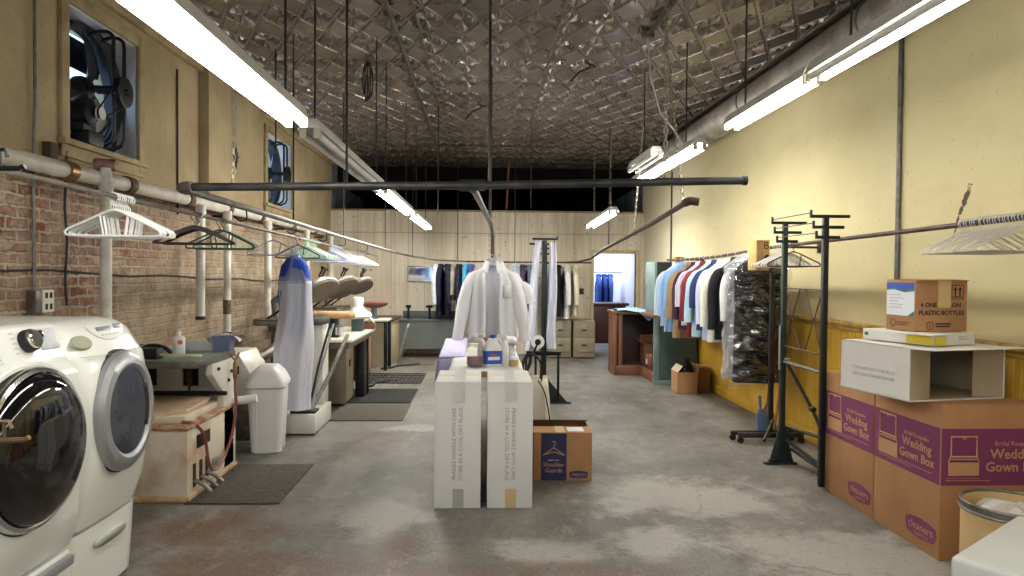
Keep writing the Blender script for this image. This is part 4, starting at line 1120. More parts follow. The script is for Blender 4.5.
# big white open shirts on the centre drop stem
def open_shirt(label, loc, rz, sx_long=(True, True), L=0.82, seed=0, spread=1.0):
    root = thing('shirt', label, 'shirt', loc, rz)
    hanger_hook(MB(), 0.003, 0.1).build('hanger_hook', WIRE, root)
    q = random.Random(seed); ph = q.uniform(0, 6)
    zt = -0.085
    tb = [(0.0, 0.075, 0.055, 55), (0.018, 0.1, 0.058, 50), (0.05, 0.15, 0.06, 44), (0.09, 0.205, 0.06, 36), (0.135, 0.238, 0.072, 30), (0.18, 0.258, 0.095, 27), (0.3, 0.255, 0.11, 25), (0.42, 0.258, 0.12, 24), (0.55, 0.265, 0.125, 24), (0.68, 0.275, 0.13, 26), (0.76, 0.28, 0.13, 30), (L, 0.27, 0.125, 38)]
    n = 44; rings = []
    for (z, a, b, gap) in tb:
        row = []
        gp = R(gap * spread * 0.5); t = z / L
        for j in range(n + 1):
            u = j / n
            th = -PI / 2 + gp + (2 * PI - 2 * gp) * u
            ca, sa = math.cos(th), math.sin(th)
            rip = 1 + min(1, t * 2) * (0.14 * math.sin(7 * th + ph) + 0.09 * math.sin(13 * th + 2.1 * ph + 2 * t) + 0.05 * math.sin(23 * th + 3 * t))
            lapel = -0.018 * math.exp(-((min(u, 1 - u)) / 0.03) ** 2) * min(1, t * 4)
            hem = (0.055 * math.cos(th) ** 2 if z == L else 0)
            row.append((a * math.copysign(abs(ca) ** 0.85, ca), b * sa * rip + lapel, zt - z + hem + 0.006 * math.sin(9 * th + ph) * t))
        rings.append(row)
    MB().loft(rings, None, False, False, closed=False).build('body', SHIRT_W, root, angle=80, solid=0.003)
    # placket strips down both front edges
    for e in (0, n):
        pts = [Vector(r[e]) for r in rings]
        mb = MB(); vs = []; 
        d = 1 if e == 0 else -1
        strip = [[tuple(p + Vector((0, -0.006, 0))), tuple(p + Vector((d * 0.034, -0.012, 0)))] for p in pts[3:]]
        mb.loft(strip, None, False, False, closed=False)
        mb.build('placket', SHIRT_W, root, angle=80, solid=0.003)
    # collar: stand and spread wings
    st = []; 
    for k_, (r, z, dy) in enumerate(((0.078, zt - 0.004, 0.0), (0.07, zt + 0.042, 0.0), (0.082, zt + 0.03, -0.006), (0.105, zt - 0.022, -0.012), (0.118, zt - 0.055, -0.02))):
        row = []
        for j in range(25):
            u = j / 24; th = -PI / 2 + R(30) + (2 * PI - R(60)) * u
            tip = max(0, abs(u - 0.5) * 2 - 0.72) / 0.28 if k_ >= 3 else 0
            row.append((r * math.cos(th) * 1.0, r * 0.78 * math.sin(th) + dy - 0.02 * tip, z - 0.045 * tip + 0.02 * math.sin(th) * (1 if k_ < 3 else 0.5)))
        st.append(row)
    MB().loft(st, None, False, False, closed=False).build('collar', SHIRT_W, root, angle=70, solid=0.004)
    for i, sx in enumerate((-1, 1)):
        lg = sx_long[i]; ln = 0.68 if lg else 0.3
        path = [(sx * 0.15, 0, zt - 0.085), (sx * 0.222, 0, zt - 0.14), (sx * 0.29, -0.005, zt - 0.26), (sx * 0.35, -0.012, zt - 0.1 - 0.55 * ln), (sx * (0.41 if lg else 0.40), -0.03, zt - 0.1 - ln)]
        MB().loft(sleeve_loft(path, [0.03, 0.066, 0.082, 0.076 if lg else 0.085, 0.062 if lg else 0.09], seed * 1.7, 0.72, 22), None, True, True).build('sleeve', SHIRT_W, root, angle=80)
    # chest pocket on the wearer's left side
    mb = MB().grid(lambda a, b: (0.12 + 0.1 * a, -0.098 - 0.018 * math.sin(PI * a) + 0.02 * a, zt - 0.33 + 0.12 * b), 4, 2)
    mb.build('chest_pocket', SHIRT_W, root, solid=0.003)
    return root
open_shirt('large white open-front dress shirt hanging over the table in the middle', (0.085, 6.93, 1.66), R(4), (True, True), 0.77, 2, 1.1).scale = (0.83, 0.93, 0.97)
open_shirt('white short-sleeved shirt hanging right behind the large open one', (0.14, 7.2, 1.655), R(-6), (False, False), 0.8, 9, 0.3).scale = (0.83, 0.8, 0.97)

# bagged blue apron on the left rod
root = thing('bagged_garment', 'blue garment in a long milky plastic bag hanging on left rod', 'garment bag', ring_on(LR, 6.4), R(5))
hanger_hook(MB(), 0.003, 0.09).build('hanger_hook', WIRE, root)
BLUEC = C('royal_blue_cloth', (52, 84, 176), (40, 66, 150))
rings = [ell(a, b, z, 24, 5, am, z * 3) for z, a, b, am in ((-0.16, 0.02, 0.02, 0), (-0.2, 0.075, 0.045, 0), (-0.26, 0.12, 0.06, 0.05), (-0.36, 0.14, 0.065, 0.1), (-0.5, 0.15, 0.07, 0.2), (-0.7, 0.13, 0.06, 0.2), (-0.9, 0.1, 0.05, 0.2))]
MB().loft(rings).build('blue_garment', BLUEC, root, angle=60)
rings = []
for i in range(24):
    t = i / 23; z = -0.4 - 1.16 * t
    a = 0.152 + 0.022 * min(1, t * 2.2) - 0.02 * t - 0.015 * math.sin(t * 8); b = 0.085 + 0.01 * t
    rings.append(ell(a, b, z + 0.03 * math.sin(3 * t), 40, 6, 0.16, 3 * t + (0.7 if t > 0.5 else 0), cx=0.012 * math.sin(7 * t)))
MB().loft(rings, None, False, True).build('plastic_bag', FILM_BLUE, root, angle=80)
rings = [ell(0.03 + 0.125 * t, 0.03 + 0.06 * t, -0.13 - 0.29 * t, 40, 6, 0.14 * t, 0) for t in (0, 0.25, 0.5, 0.8, 1.0)]
MB().loft(rings, None, False, False).build('bag_shoulder', FILM, root, angle=80)

# ------------------------------------------------------------------ washing machines
def sheet_prism(mb, prof, y0, y1, bev=0.012):
    """profile in XZ extruded along Y"""
    return mb.prism(prof, y1 - y0, frame((0, y1, 0), (1, 0, 0), (0, 0, 1)), bev)

# nearer washer
WX, WY0, WY1 = -1.68, 2.27, 2.955
root = thing('washing_machine', 'white front-load washer with black glass door, nearest the camera', 'washing machine', (-2.06, 2.61, 0))
lx = lambda x: x + 2.06
ly = lambda y: y - 2.61
prof = [(lx(-2.46), 0.36), (lx(-1.70), 0.36), (lx(-1.665), 0.5), (lx(-1.655), 0.8), (lx(-1.665), 1.08), (lx(-1.70), 1.125), (lx(-1.715), 1.14), (lx(-1.765), 1.272), (lx(-1.80), 1.285), (lx(-2.46), 1.285)]
sheet_prism(MB(), prof, ly(WY0), ly(WY1), 0.012).build('body', CREAM_MET, root)
mb = MB().box(lx(-2.44), lx(-1.70), ly(WY0) + 0.005, ly(WY1) - 0.005, 0.02, 0.345, 0.012)
pd = mb.build('pedestal_drawer', CREAM_MET, root)
MB().box(lx(-1.705), lx(-1.675), ly(WY0) + 0.06, ly(WY1) - 0.02, 0.285, 0.33, 0.01).build('drawer_handle', SILVER, pd)
mb = MB()
for x in (-2.4, -1.76):
    for y in (WY0 + 0.06, WY1 - 0.06): mb.lathe([(0, 0), (0.025, 0), (0.02, 0.02), (0, 0.02)], 10, T(lx(x), ly(y), 0))
mb.build('levelling_feet', BLACK, root)
dm = Matrix.Translation((lx(-1.665), ly(2.64), 0.838)) @ RY(PI / 2)
dr = MB().lathe([(0.25, -0.01), (0.3, -0.01), (0.304, 0.012), (0.296, 0.03), (0.282, 0.036), (0.27, 0.03), (0.258, 0.0)], 64, dm, cap=False).build('door', CHROME, root)
MB().lathe([(0.272, 0.02), (0.274, 0.04), (0.262, 0.06), (0.22, 0.08), (0.13, 0.098), (0.0, 0.104)], 64, dm).build('door_glass', BLACK_GL, dr)
MB().lathe([(0.298, -0.012), (0.316, -0.01), (0.317, -0.002), (0.3, 0.006)], 64, dm, cap=False).build('door_seal', BLACK, dr)
# raised arch above the door
arch = [(lx(-1.662), ly(2.615) + 0.37 * math.cos(t), 0.80 + 0.345 * math.sin(t)) for t in [R(20) + R(140) * i / 24 for i in range(25)]]
MB().tube(arch, 0.012, 6).build('door_arch', CREAM_MET, root)
# control panel on the tilted strip
ux = Vector((lx(-1.765) - lx(-1.715), 0, 1.272 - 1.14)).normalized()
def cp(y, k, off=0.0):
    o = Vector((lx(-1.715), ly(y), 1.14)) + ux * k
    nrm = Vector((ux.z, 0, -ux.x))
    return frame(o + nrm * off, (0, 1, 0), ux)
def plate(mb, y, k, w, h, d=0.004, off=0.0, bev=0.0015):
    return mb.box(-w / 2, w / 2, -h / 2, h / 2, 0, d, bev, cp(y, k, off))
kb = MB().lathe([(0, 0), (0.044, 0), (0.046, 0.006), (0.043, 0.03), (0.036, 0.034), (0, 0.034)], 28, cp(2.745, 0.085)).build('dial', BLACK, root)
MB().lathe([(0.038, 0.028), (0.037, 0.042), (0.03, 0.047), (0, 0.047)], 28, cp(2.745, 0.085)).build('dial_cap', CHROME, kb)
dp = plate(MB(), 2.878, 0.085, 0.112, 0.088).build('display_panel', mat('grey_display', (176, 178, 182), 0.35, 0, 0.05, 40), root)
plate(MB(), 2.842, 0.108, 0.026, 0.03, 0.002, 0.004, 0.0005).build('display_window', BLACK_GL, dp)
mb = MB()
for i in range(5):
    mb.box(-0.022, 0.0, -0.002, 0.002, 0, 0.001, 0, cp(2.69, 0.045 + 0.02 * i))
    mb.box(0.0, 0.014, -0.002, 0.002, 0, 0.001, 0, cp(2.808, 0.05 + 0.018 * i))
mb.build('printed_legend', PALE_INK, root)
dd = plate(MB(), 2.46, 0.07, 0.25, 0.11, 0.004).build('detergent_drawer', CREAM_MET, root)
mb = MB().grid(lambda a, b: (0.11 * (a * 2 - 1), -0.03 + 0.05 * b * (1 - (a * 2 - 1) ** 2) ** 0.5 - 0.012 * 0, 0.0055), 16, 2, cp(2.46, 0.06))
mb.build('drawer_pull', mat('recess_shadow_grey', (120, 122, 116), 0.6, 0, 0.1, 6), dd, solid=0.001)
plate(MB(), 2.5, 0.102, 0.15, 0.026, 0.002, 0.004, 0.0008).build('badge', SILVER, dd)

# farther dryer
DY0, DY1 = 2.985, 3.585
root = thing('clothes_dryer', 'white front-load dryer with silver-ringed porthole, beside the black-door washer', 'dryer', (-2.06, 3.285, 0))
ly = lambda y: y - 3.285
# bowed front: profile swept in Y with a gentle crown
pts0 = [(-1.722, 0.37), (-1.68, 0.5), (-1.652, 0.66), (-1.645, 0.82), (-1.652, 0.98), (-1.672, 1.1), (-1.7, 1.14), (-1.72, 1.18), (-1.75, 1.225), (-1.80, 1.258), (-1.88, 1.272)]
N = 14; rings = []
for i in range(N + 1):
    u = i / N; y = DY0 + (DY1 - DY0) * u
    e = abs(2 * u - 1); inset = 0.012 * e ** 2 + 0.055 * max(0, (e - 0.78) / 0.22) ** 2.2
    sh = 0.5 * inset
    rings.append([(lx(-2.46), ly(y), 0.37)] + [(lx(px - inset), ly(y), pz - (sh if pz > 1.15 else 0)) for px, pz in pts0] + [(lx(-2.46), ly(y), 1.272 - sh)])
MB().loft(rings).build('body', CREAM_MET, root, angle=40)
def wav(a, b):
    y = DY0 + 0.012 + (DY1 - DY0 - 0.024) * a
    return (lx(-1.667 - 0.012 * (2 * a - 1) ** 2 + 0.0), ly(y), 1.128 + 0.002 * b - 0.01 * math.sin(PI * a))
MB().grid(wav, 20, 1).build('console_seam', PALE_INK, root, solid=0.004)
rings = []
for i in range(N + 1):
    u = i / N; y = DY0 + 0.004 + (DY1 - DY0 - 0.008) * u; e = abs(2 * u - 1); ins = 0.01 * e ** 2 + 0.03 * max(0, (e - 0.8) / 0.2) ** 2
    rings.append([(lx(-2.44), ly(y), 0.02), (lx(-1.75 - ins), ly(y), 0.02), (lx(-1.735 - ins), ly(y), 0.2), (lx(-1.725 - ins), ly(y), 0.355), (lx(-2.44), ly(y), 0.355)])
pd = MB().loft(rings).build('pedestal_drawer', CREAM_MET, root, angle=30)
sc = [(lx(-1.724), ly(3.3) + 0.13 * math.cos(t), 0.275 + 0.02 * math.sin(t) - (0.012 if math.sin(t) < 0 else 0)) for t in [2 * PI * i / 28 for i in range(28)]]
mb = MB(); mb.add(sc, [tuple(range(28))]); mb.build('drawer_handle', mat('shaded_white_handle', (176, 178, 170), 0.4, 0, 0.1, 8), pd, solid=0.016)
mb = MB()
for x in (-2.4, -1.79):
    for y in (DY0 + 0.06, DY1 - 0.06): mb.lathe([(0, 0), (0.025, 0), (0.02, 0.02), (0, 0.02)], 10, T(lx(x), ly(y), 0))
mb.build('levelling_feet', BLACK, root)
dm = Matrix.Translation((lx(-1.668), ly(3.285), 0.852)) @ Matrix.Diagonal((1, 0.89, 1, 1)) @ RY(PI / 2 - 0.02)
dr = MB().lathe([(0.195, 0.012), (0.2, 0.045), (0.215, 0.055), (0.25, 0.05), (0.272, 0.03), (0.277, -0.02), (0.26, -0.03)], 64, dm, cap=False).build('door', SILVER, root)
MB().lathe([(0.2, 0.04), (0.19, 0.035), (0.17, 0.03), (0.1, 0.024), (0.0, 0.02)], 48, dm).build('door_glass', GREY_GL, dr)
mb = MB(); mb.loft([[(0.205 * math.cos(t), 0.205 * math.sin(t), 0.046), (0.165 * math.cos(t), 0.165 * math.sin(t), 0.034)] for t in [R(60) + R(60) * i / 10 for i in range(11)]], dm, False, False, closed=False)
mb.build('door_grip', BLACK, dr, solid=0.004)
MB().lathe([(0.27, -0.03), (0.281, -0.028), (0.281, 0.0), (0.274, 0.006)], 64, dm, cap=False).build('door_gasket', BLACK, dr)
# console details on the sloped upper front
def dp_(y, z):   # point on the console slope and its frame
    prev = None
    for (xa, za), (xb, zb) in zip(pts0[:-1], pts0[1:]):
        if za <= z <= zb:
            t = (z - za) / (zb - za); d = Vector((xb - xa, 0, zb - za)).normalized()
            return frame((lx(xa + (xb - xa) * t) + d.z * 0.001, ly(y), z) , (0, 1, 0), d)
M_ = dp_(3.32, 1.205) @ Matrix.Diagonal((1.5, 0.9, 1, 1))
poly = [(-0.1, 0.05), (0.1, 0.05)] + [(0.1 * math.cos(t), 0.05 + 0.09 * math.sin(t)) for t in [-PI * i / 16 for i in range(1, 16)]]
cpn = MB().prism(poly, 0.004, M_, 0.001).build('control_panel', mat('pale_grey_console', (214, 216, 208), 0.35, 0, 0.03, 9), root)
MB().box(-0.06, 0.02, 0.015, 0.038, 0.004, 0.006, 0.0006, M_).build('display_window', mat('grey_lcd', (120, 124, 134), 0.3, 0, 0.1, 60), cpn)
MB().box(0.04, 0.08, 0.02, 0.045, 0.004, 0.014, 0.003, M_).build('start_button', SILVER, cpn)
mb = MB()
for i in range(5): mb.box(-0.05 + 0.022 * i, -0.038 + 0.022 * i, -0.012, -0.006, 0.004, 0.0055, 0, M_)
mb.build('printed_buttons', PALE_INK, cpn)
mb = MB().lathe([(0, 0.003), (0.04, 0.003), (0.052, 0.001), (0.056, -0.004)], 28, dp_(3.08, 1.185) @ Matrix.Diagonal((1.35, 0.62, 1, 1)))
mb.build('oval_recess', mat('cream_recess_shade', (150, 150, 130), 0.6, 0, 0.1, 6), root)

# wire rack whose arm ends poke in at the left edge
root = thing('wire_arm_rack', 'brown and black wire rack arms entering at the left edge, before the washer', 'rack', (-1.56, 2.02, 0))
MB().tube([(0, 0, 0.03), (0, 0, 1.9)], 0.012, 8).build('post', BLACK_MET, root)
mb = MB().box(-0.02, 0.02, -0.2, 0.2, 0, 0.03, 0.004).box(-0.2, 0.2, -0.02, 0.02, 0, 0.03, 0.004); mb.build('base', BLACK_MET, root)
def arm(z, m, L, w):
    mb = MB().tube([(0, 0, z + w), (L * 0.85, 0, z + w * 0.92), (L * 0.88, 0, z + w * 0.6)], 0.006, 6).tube([(0, 0, z), (L, 0, z + 0.005), (L + 0.015, 0, z + 0.012)], 0.008, 6).tube([(L * 0.8, 0, z), (L * 0.8, 0, z + w)], 0.005, 6).tube([(L * 0.45, 0, z), (L * 0.45, 0, z + w)], 0.005, 6)
    mb.build('arm', m, root)
arm(1.775, BLACK_MET, 0.262, 0.062)
arm(1.012, WIRE_BR, 0.268, 0.062)
# ------------------------------------------------------------------ old pressing unit beyond the dryer
root = thing('spotting_unit', 'rust-stained white work unit with grey-green top, next to the dryer', 'workbench', (-2.3, 5.0, 0))
ox, oy = -2.3, 5.0
B = lambda mb, x0, x1, y0, y1, z0, z1, bev=0.004: mb.box(x0 - ox, x1 - ox, y0 - oy, y1 - oy, z0, z1, bev)
cb = B(MB(), -2.66, -1.90, 4.58, 5.42, 0.03, 0.47, 0.01); cab = cb.build('cabinet', RUST_W, root)
B(MB(), -2.68, -1.88, 4.56, 5.44, 0.0, 0.035, 0.006).build('plinth', mat('rusty_plinth', (176, 142, 96), 0.7, 0, 0.3, 8, c2=(206, 188, 150)), root)
B(MB(), -2.68, -1.885, 4.565, 5.43, 0.465, 0.49, 0.006).build('cabinet_rim', mat('rusted_rim', (150, 92, 56), 0.8, 0.1, 0.3, 12, c2=(206, 190, 162)), root)
# slots at the foot of the side with pipe stubs
mb = MB()
for i in range(3): B(mb, -1.903, -1.895, 4.66 + 0.105 * i, 4.70 + 0.105 * i, 0.07, 0.22, 0.0)
mb.build('vent_slot', DARK_INK, cab)
mb = MB()
for i in range(3):
    y = 4.68 + 0.105 * i - oy
    mb.tube([(-1.93 - ox, y, 0.11), (-1.87 - ox, y, 0.10), (-1.835 - ox, y + 0.01, 0.075), (-1.80 - ox, y + 0.02, 0.03)], 0.016, 8)
mb.build('pipe_stub', GREY_PIPE, root)
B(MB(), -1.899, -1.893, 4.72, 4.94, 0.31, 0.40, 0.002).build('name_plate', BLACK, cab)
B(MB(), -1.899, -1.893, 4.98, 5.08, 0.12, 0.17, 0.002).build('notice_plate', SILVER, cab)
# padded board resting on the lower cabinet
poly = [(-0.42, -0.3), (0.1, -0.36), (0.34, -0.2), (0.36, 0.1), (0.3, 0.36), (-0.1, 0.4), (-0.42, 0.32)]
MB().prism(poly, 0.03, Matrix.Translation((-0.02, -0.03, 0.525)) @ RX(R(3)) @ RY(R(-3)), 0.01).build('padded_board', BEIGE_PAD, root)
mb = MB(); B(mb, -2.6, -1.95, 4.66, 5.36, 0.49, 0.535, 0.004); mb.build('board_shelf', RUST_W, root)
# back plate, with two openings, and the tall side panel
by = 5.38
mb = MB()
B(mb, -2.68, -1.93, by, by + 0.04, 0.53, 0.62); B(mb, -2.68, -1.93, by, by + 0.04, 0.79, 0.84); B(mb, -2.68, -2.62, by, by + 0.04, 0.62, 0.79); B(mb, -2.46, -2.27, by, by + 0.04, 0.62, 0.79); B(mb, -2.15, -1.93, by, by + 0.04, 0.62, 0.79)
mb.build('back_plate', W_MET, root)
B(MB(), -2.62, -2.46, by + 0.03, by + 0.05, 0.62, 0.79).build('opening', DARK_INK, root)
B(MB(), -2.27, -2.15, by + 0.03, by + 0.05, 0.62, 0.79).build('opening', DARK_INK, root)
for (x, s) in ((-2.55, 1.2), (-2.21, 1.0)):
    m_ = Matrix.Translation((x - ox, by - 0.02 - oy, 0.69))
    MB().lathe([(0, -0.06), (0.02 * s, -0.06), (0.025 * s, -0.02), (0.035 * s, 0.0), (0.022 * s, 0.02), (0.028 * s, 0.05), (0.012, 0.06), (0.012, 0.1), (0, 0.1)], 14, m_).build('valve', BRASS, root)
    MB().tube([(x - ox, by - 0.02 - oy, 0.64), (x - ox, by - 0.02 - oy, 0.55)], 0.01, 8).build('valve_pipe', BRASS, root)
MB().tube([(-2.62 - ox, 5.2 - oy, 0.60), (-1.86 - ox, 5.16 - oy, 0.605)], 0.016, 10).build('pedal_bar', BLACK_MET, root)
mb = MB(); mb.prism([(5.22 - oy, 0.03), (5.46 - oy, 0.03), (5.46 - oy, 0.835), (5.0 - oy, 0.835), (5.0 - oy, 0.76), (5.22 - oy, 0.6)], 0.05, frame((-1.95 - ox, 0, 0), (0, 1, 0), (0, 0, 1)), 0.005)
sp = mb.build('side_panel', W_MET, root)
for (y, z) in ((5.10, 0.79), (5.36, 0.74), (5.3, 0.68)):
    MB().lathe([(0, 0), (0.014, 0), (0.01, 0.014), (0, 0.014)], 10, frame((-1.90 - ox, y - oy, z), (0, 1, 0), (0, 0, 1))).build('knob', BLACK, sp)
MB().tube([(-1.92 - ox, 5.4 - oy, 0.5), (-1.8 - ox, 5.42 - oy, 0.51), (-1.73 - ox, 5.43 - oy, 0.52)], 0.033, 12).build('side_pipe', PLASTIC_W, root)
# worktop slab
GT = mat('greygreen_slate_top', (126, 142, 134), 0.45, 0, 0.2, 6)
B(MB(), -2.68, -1.93, 4.78, 5.5, 0.845, 0.885, 0.005).build('worktop', GT, root)
B(MB(), -1.93, -1.918, 4.78, 5.5, 0.838, 0.886, 0.002).build('worktop_edge', GREY_PIPE, root)
B(MB(), -2.68, -1.92, 4.768, 4.78, 0.838, 0.886, 0.002).build('worktop_edge', GREY_PIPE, root)
# legs under the near worktop edge
B(MB(), -2.66, -2.62, 4.8, 4.84, 0.49, 0.845, 0.003).build('leg', GREY_PIPE, root)
B(MB(), -2.3, -2.27, 4.8, 4.83, 0.49, 0.845, 0.003).build('leg', GREY_PIPE, root) if False else None

# spray hose on the unit
pts = [(-1.862, 5.34, 0.70), (-1.862, 5.34, 0.6), (-1.86, 5.35, 0.48), (-1.865, 5.3, 0.3), (-1.87, 5.18, 0.17), (-1.865, 5.02, 0.11), (-1.865, 4.9, 0.12), (-1.868, 4.84, 0.2), (-1.868, 4.8, 0.32), (-1.87, 4.74, 0.42), (-1.9, 4.68, 0.485), (-1.97, 4.66, 0.5)]
def smooth_path(pts, n=5):
    P = [Vector(p) for p in pts]; out = []
    for i in range(len(P) - 1):
        p0 = P[max(i - 1, 0)]; p1 = P[i]; p2 = P[i + 1]; p3 = P[min(i + 2, len(P) - 1)]
        for k in range(n):
            t = k / n
            out.append(0.5 * ((2 * p1) + (-p0 + p2) * t + (2 * p0 - 5 * p1 + 4 * p2 - p3) * t * t + (-p0 + 3 * p1 - 3 * p2 + p3) * t ** 3))
    out.append(P[-1]); return out
root = thing('spray_hose', 'dull red hose with brass spray nozzle hanging on the white work unit', 'hose', pts[0])
mb = MB().tube([p - Vector(pts[0]) for p in smooth_path(pts)], 0.011, 8); mb.build('hose', RED_HOSE, root)
nz_ = MB().lathe([(0, -0.02), (0.014, -0.02), (0.018, 0.03), (0.016, 0.1), (0.01, 0.11), (0.008, 0.14), (0, 0.14)], 12).build('nozzle', BRASS, root)
MB().tube([(-0.03, -0.02, 0.17), (-0.01, 0, 0.13), (0.0, 0, 0.12), (0.01, 0.02, 0.14), (0.02, 0.03, 0.18)], 0.006, 6).build('trigger', BRASS, root)

# small things on the worktop
def bottle(name, label, m, loc, prof, cap_m=None, capprof=None, cat='bottle', rz=0.0):
    root = thing(name, label, cat, loc, rz)
    MB().lathe(prof, 20).build('body', m, root)
    if capprof: MB().lathe(capprof, 16).build('cap', cap_m, root)
    return root
b_ = bottle('solvent_bottle', 'white bottle with orange spot label on the grey-green worktop', PLASTIC_W, (-2.22, 5.2, 0.885), [(0, 0), (0.042, 0), (0.045, 0.006), (0.045, 0.115), (0.035, 0.13), (0.016, 0.138), (0.0, 0.138)], PLASTIC_W, [(0.0, 0.137), (0.018, 0.137), (0.016, 0.165), (0.008, 0.172), (0, 0.172)])
MB().lathe([(0, 0.0), (0.018, 0.0), (0.016, 0.004), (0, 0.004)], 16, frame((0.027, -0.036, 0.09), (0.8, 0.6, 0), (0, 0, 1))).build('label_spot', mat('orange_label', (206, 104, 64), 0.6, 0, 0.1, 20), b_)
mb = MB()
for i in range(4): mb.box(-0.012, 0.0, -0.0465, -0.0445, 0.03 + 0.014 * i, 0.038 + 0.014 * i)
mb.build('label_print', PALE_INK, b_)
root = thing('scrub_brush', 'flat scrub brush with black block and pale handle on the worktop', 'brush', (-2.3, 4.92, 0.885), R(-8))
MB().box(-0.03, 0.08, -0.04, 0.04, 0.0, 0.075, 0.006).build('brush_block', BLACK, root)
MB().box(-0.08, -0.03, -0.04, 0.04, 0.005, 0.07, 0.005).build('bristles', WOOD_LT, root)
MB().box(0.08, 0.38, -0.014, 0.014, 0.022, 0.036, 0.006).build('handle', mat('pale_yellow_handle', (222, 210, 150), 0.5, 0, 0.1, 6), root)
root = thing('hand_tool', 'black curved handled tool lying behind the brush on the worktop', 'tool', (-2.4, 5.12, 0.885))
MB().tube(smooth_path([(-0.12, 0, 0.03), (-0.05, 0, 0.065), (0.06, 0.0, 0.07), (0.13, 0.0, 0.045), (0.16, 0.0, 0.015)]), 0.014, 10).build('handle', BLACK, root)
MB().box(-0.2, -0.08, -0.035, 0.035, 0.0, 0.035, 0.01).build('tool_head', BLACK_MET, root)
# glass-sided tray and tub at the far end of the worktop
root = thing('tray', 'low clear tray with ragged cloths at far end of worktop', 'tray', (-2.18, 5.42, 0.885))
mb = MB().box(-0.14, 0.14, -0.05, 0.05, 0, 0.006).box(-0.14, -0.134, -0.05, 0.05, 0, 0.07).box(0.134, 0.14, -0.05, 0.05, 0, 0.07).box(-0.14, 0.14, -0.05, -0.044, 0, 0.07).box(-0.14, 0.14, 0.044, 0.05, 0, 0.07)
mb.build('tray_body', FILM, root, smooth=False)
root = thing('plastic_tub', 'small blue-grey clear tub holding a rag, beside the tall side panel', 'tub', (-1.98, 5.43, 0.885))
rings = [[(sx * (0.06 + 0.008 * t), sy * (0.05 + 0.006 * t), 0.004 + 0.11 * t) for sx, sy in ((-1, -1), (1, -1), (1, 1), (-1, 1))] for t in (0, 1)]
MB().loft(rings, None, True, False).build('tub_body', glassy('bluegrey_tub', (150, 160, 196), 0.4, 0.2), root, smooth=False, solid=0.003)
o = MB().grid(lambda a, b: (-2.1 + 0.24 * a, 5.40 + 0.1 * b, 0.97 + 0.045 * math.sin(PI * a) + 0.012 * math.sin(9 * a + 7 * b) - 0.02 * b), 14, 8).build('rag', WHITE_CL, origin=(-2.0, 5.44, 0.97), solid=0.004)
tag(o, 'white rag bundled over the clear tray and tub', 'rag')

# white sloping chute behind the trash can
root = thing('drain_tank', 'white tank with sloping side standing behind the white trash can', 'tank', (-2.14, 6.4, 0))
mb = MB().prism([(-0.3, 0), (0.22, 0), (0.22, 0.45), (0.02, 0.78), (-0.3, 0.78)], 0.5, frame((0, 0.25, 0), (1, 0, 0), (0, 0, 1)), 0.01); mb.build('body', W_MET, root)
MB().box(-0.28, 0.2, -0.256, -0.25, 0.02, 0.4, 0.001).build('access_panel', GREY_PIPE, root)
MB().box(-0.02, 0.03, -0.26, -0.25, 0.6, 0.67, 0.002).build('switch_plate', DARK_INK, root)
MB().tube(smooth_path([(0.0, 0.2, 0.66), (0.1, 0.35, 0.72), (0.16, 0.55, 0.78), (0.18, 0.75, 0.8)]), 0.05, 12).build('outlet_pipe', GREY_PIPE, root)

# trash can with swing lid
root = thing('trash_can', 'tall white plastic trash can with domed swing lid', 'trash can', (-1.79, 5.92, 0), R(8))
def rr(hx, hy, z, r=0.05, n=5):
    out = []
    for (cx, cy, a0) in ((hx - r, hy - r, 0), (-hx + r, hy - r, PI / 2), (-hx + r, -hy + r, PI), (hx - r, -hy + r, 1.5 * PI)):
        for i in range(n + 1):
            a = a0 + PI / 2 * i / n
            out.append((cx + r * math.cos(a), cy + r * math.sin(a), z))
    return out
MB().loft([rr(0.115, 0.14, 0.0), rr(0.122, 0.148, 0.01), rr(0.145, 0.175, 0.53), rr(0.152, 0.182, 0.535), rr(0.152, 0.182, 0.56)]).build('bin', PLASTIC_W, root)
lid = MB().loft([rr(0.158, 0.188, 0.545), rr(0.16, 0.19, 0.575), rr(0.15, 0.18, 0.6), rr(0.12, 0.168, 0.66, 0.05), rr(0.07, 0.13, 0.708, 0.04), rr(0.03, 0.06, 0.72, 0.02)]).build('lid', PLASTIC_W, root, angle=50)
MB().loft([rr(0.155, 0.185, 0.538), rr(0.155, 0.185, 0.546)], None, False, False).build('lid_seam', mat('pinkish_seam', (170, 128, 116), 0.6, 0, 0.1, 10), lid)
mb = MB()
for xx in (-0.07, 0.07): mb.tube([(xx, -0.146, 0.04), (xx, -0.170, 0.5)], 0.006, 6)
mb.build('ribs', PLASTIC_W, root)

# form finisher: white base, white cabinet, black pads, pedal rods
root = thing('form_finisher', 'white form finisher with low pedestal, black pad and slanting rods', 'pressing machine', (-1.66, 6.7, 0))
ox, oy = -1.66, 6.7
B(MB(), -1.86, -1.52, 6.42, 7.1, 0.012, 0.19, 0.012).build('pedestal', W_MET, root)
mb = MB()
for (x, y) in ((-1.84, 6.45), (-1.55, 6.45), (-1.84, 7.06), (-1.55, 7.06)): mb.lathe([(0, 0), (0.02, 0), (0.02, 0.014), (0, 0.014)], 10, T(x - ox, y - oy, 0))
mb.build('feet', BLACK, root)
B(MB(), -2.05, -1.64, 6.98, 7.2, 0.0, 0.7, 0.01).build('cabinet', W_MET, root)
B(MB(), -1.72, -1.56, 6.9, 7.15, 0.19, 0.98, 0.01).build('column', W_MET, root)
B(MB(), -1.645, -1.636, 7.16, 7.19, 0.42, 0.5, 0.002).build('switch', BLACK, root)
B(MB(), -1.70, -1.68, 6.893, 6.90, 0.62, 0.95, 0.001).build('slot', BLACK, root)
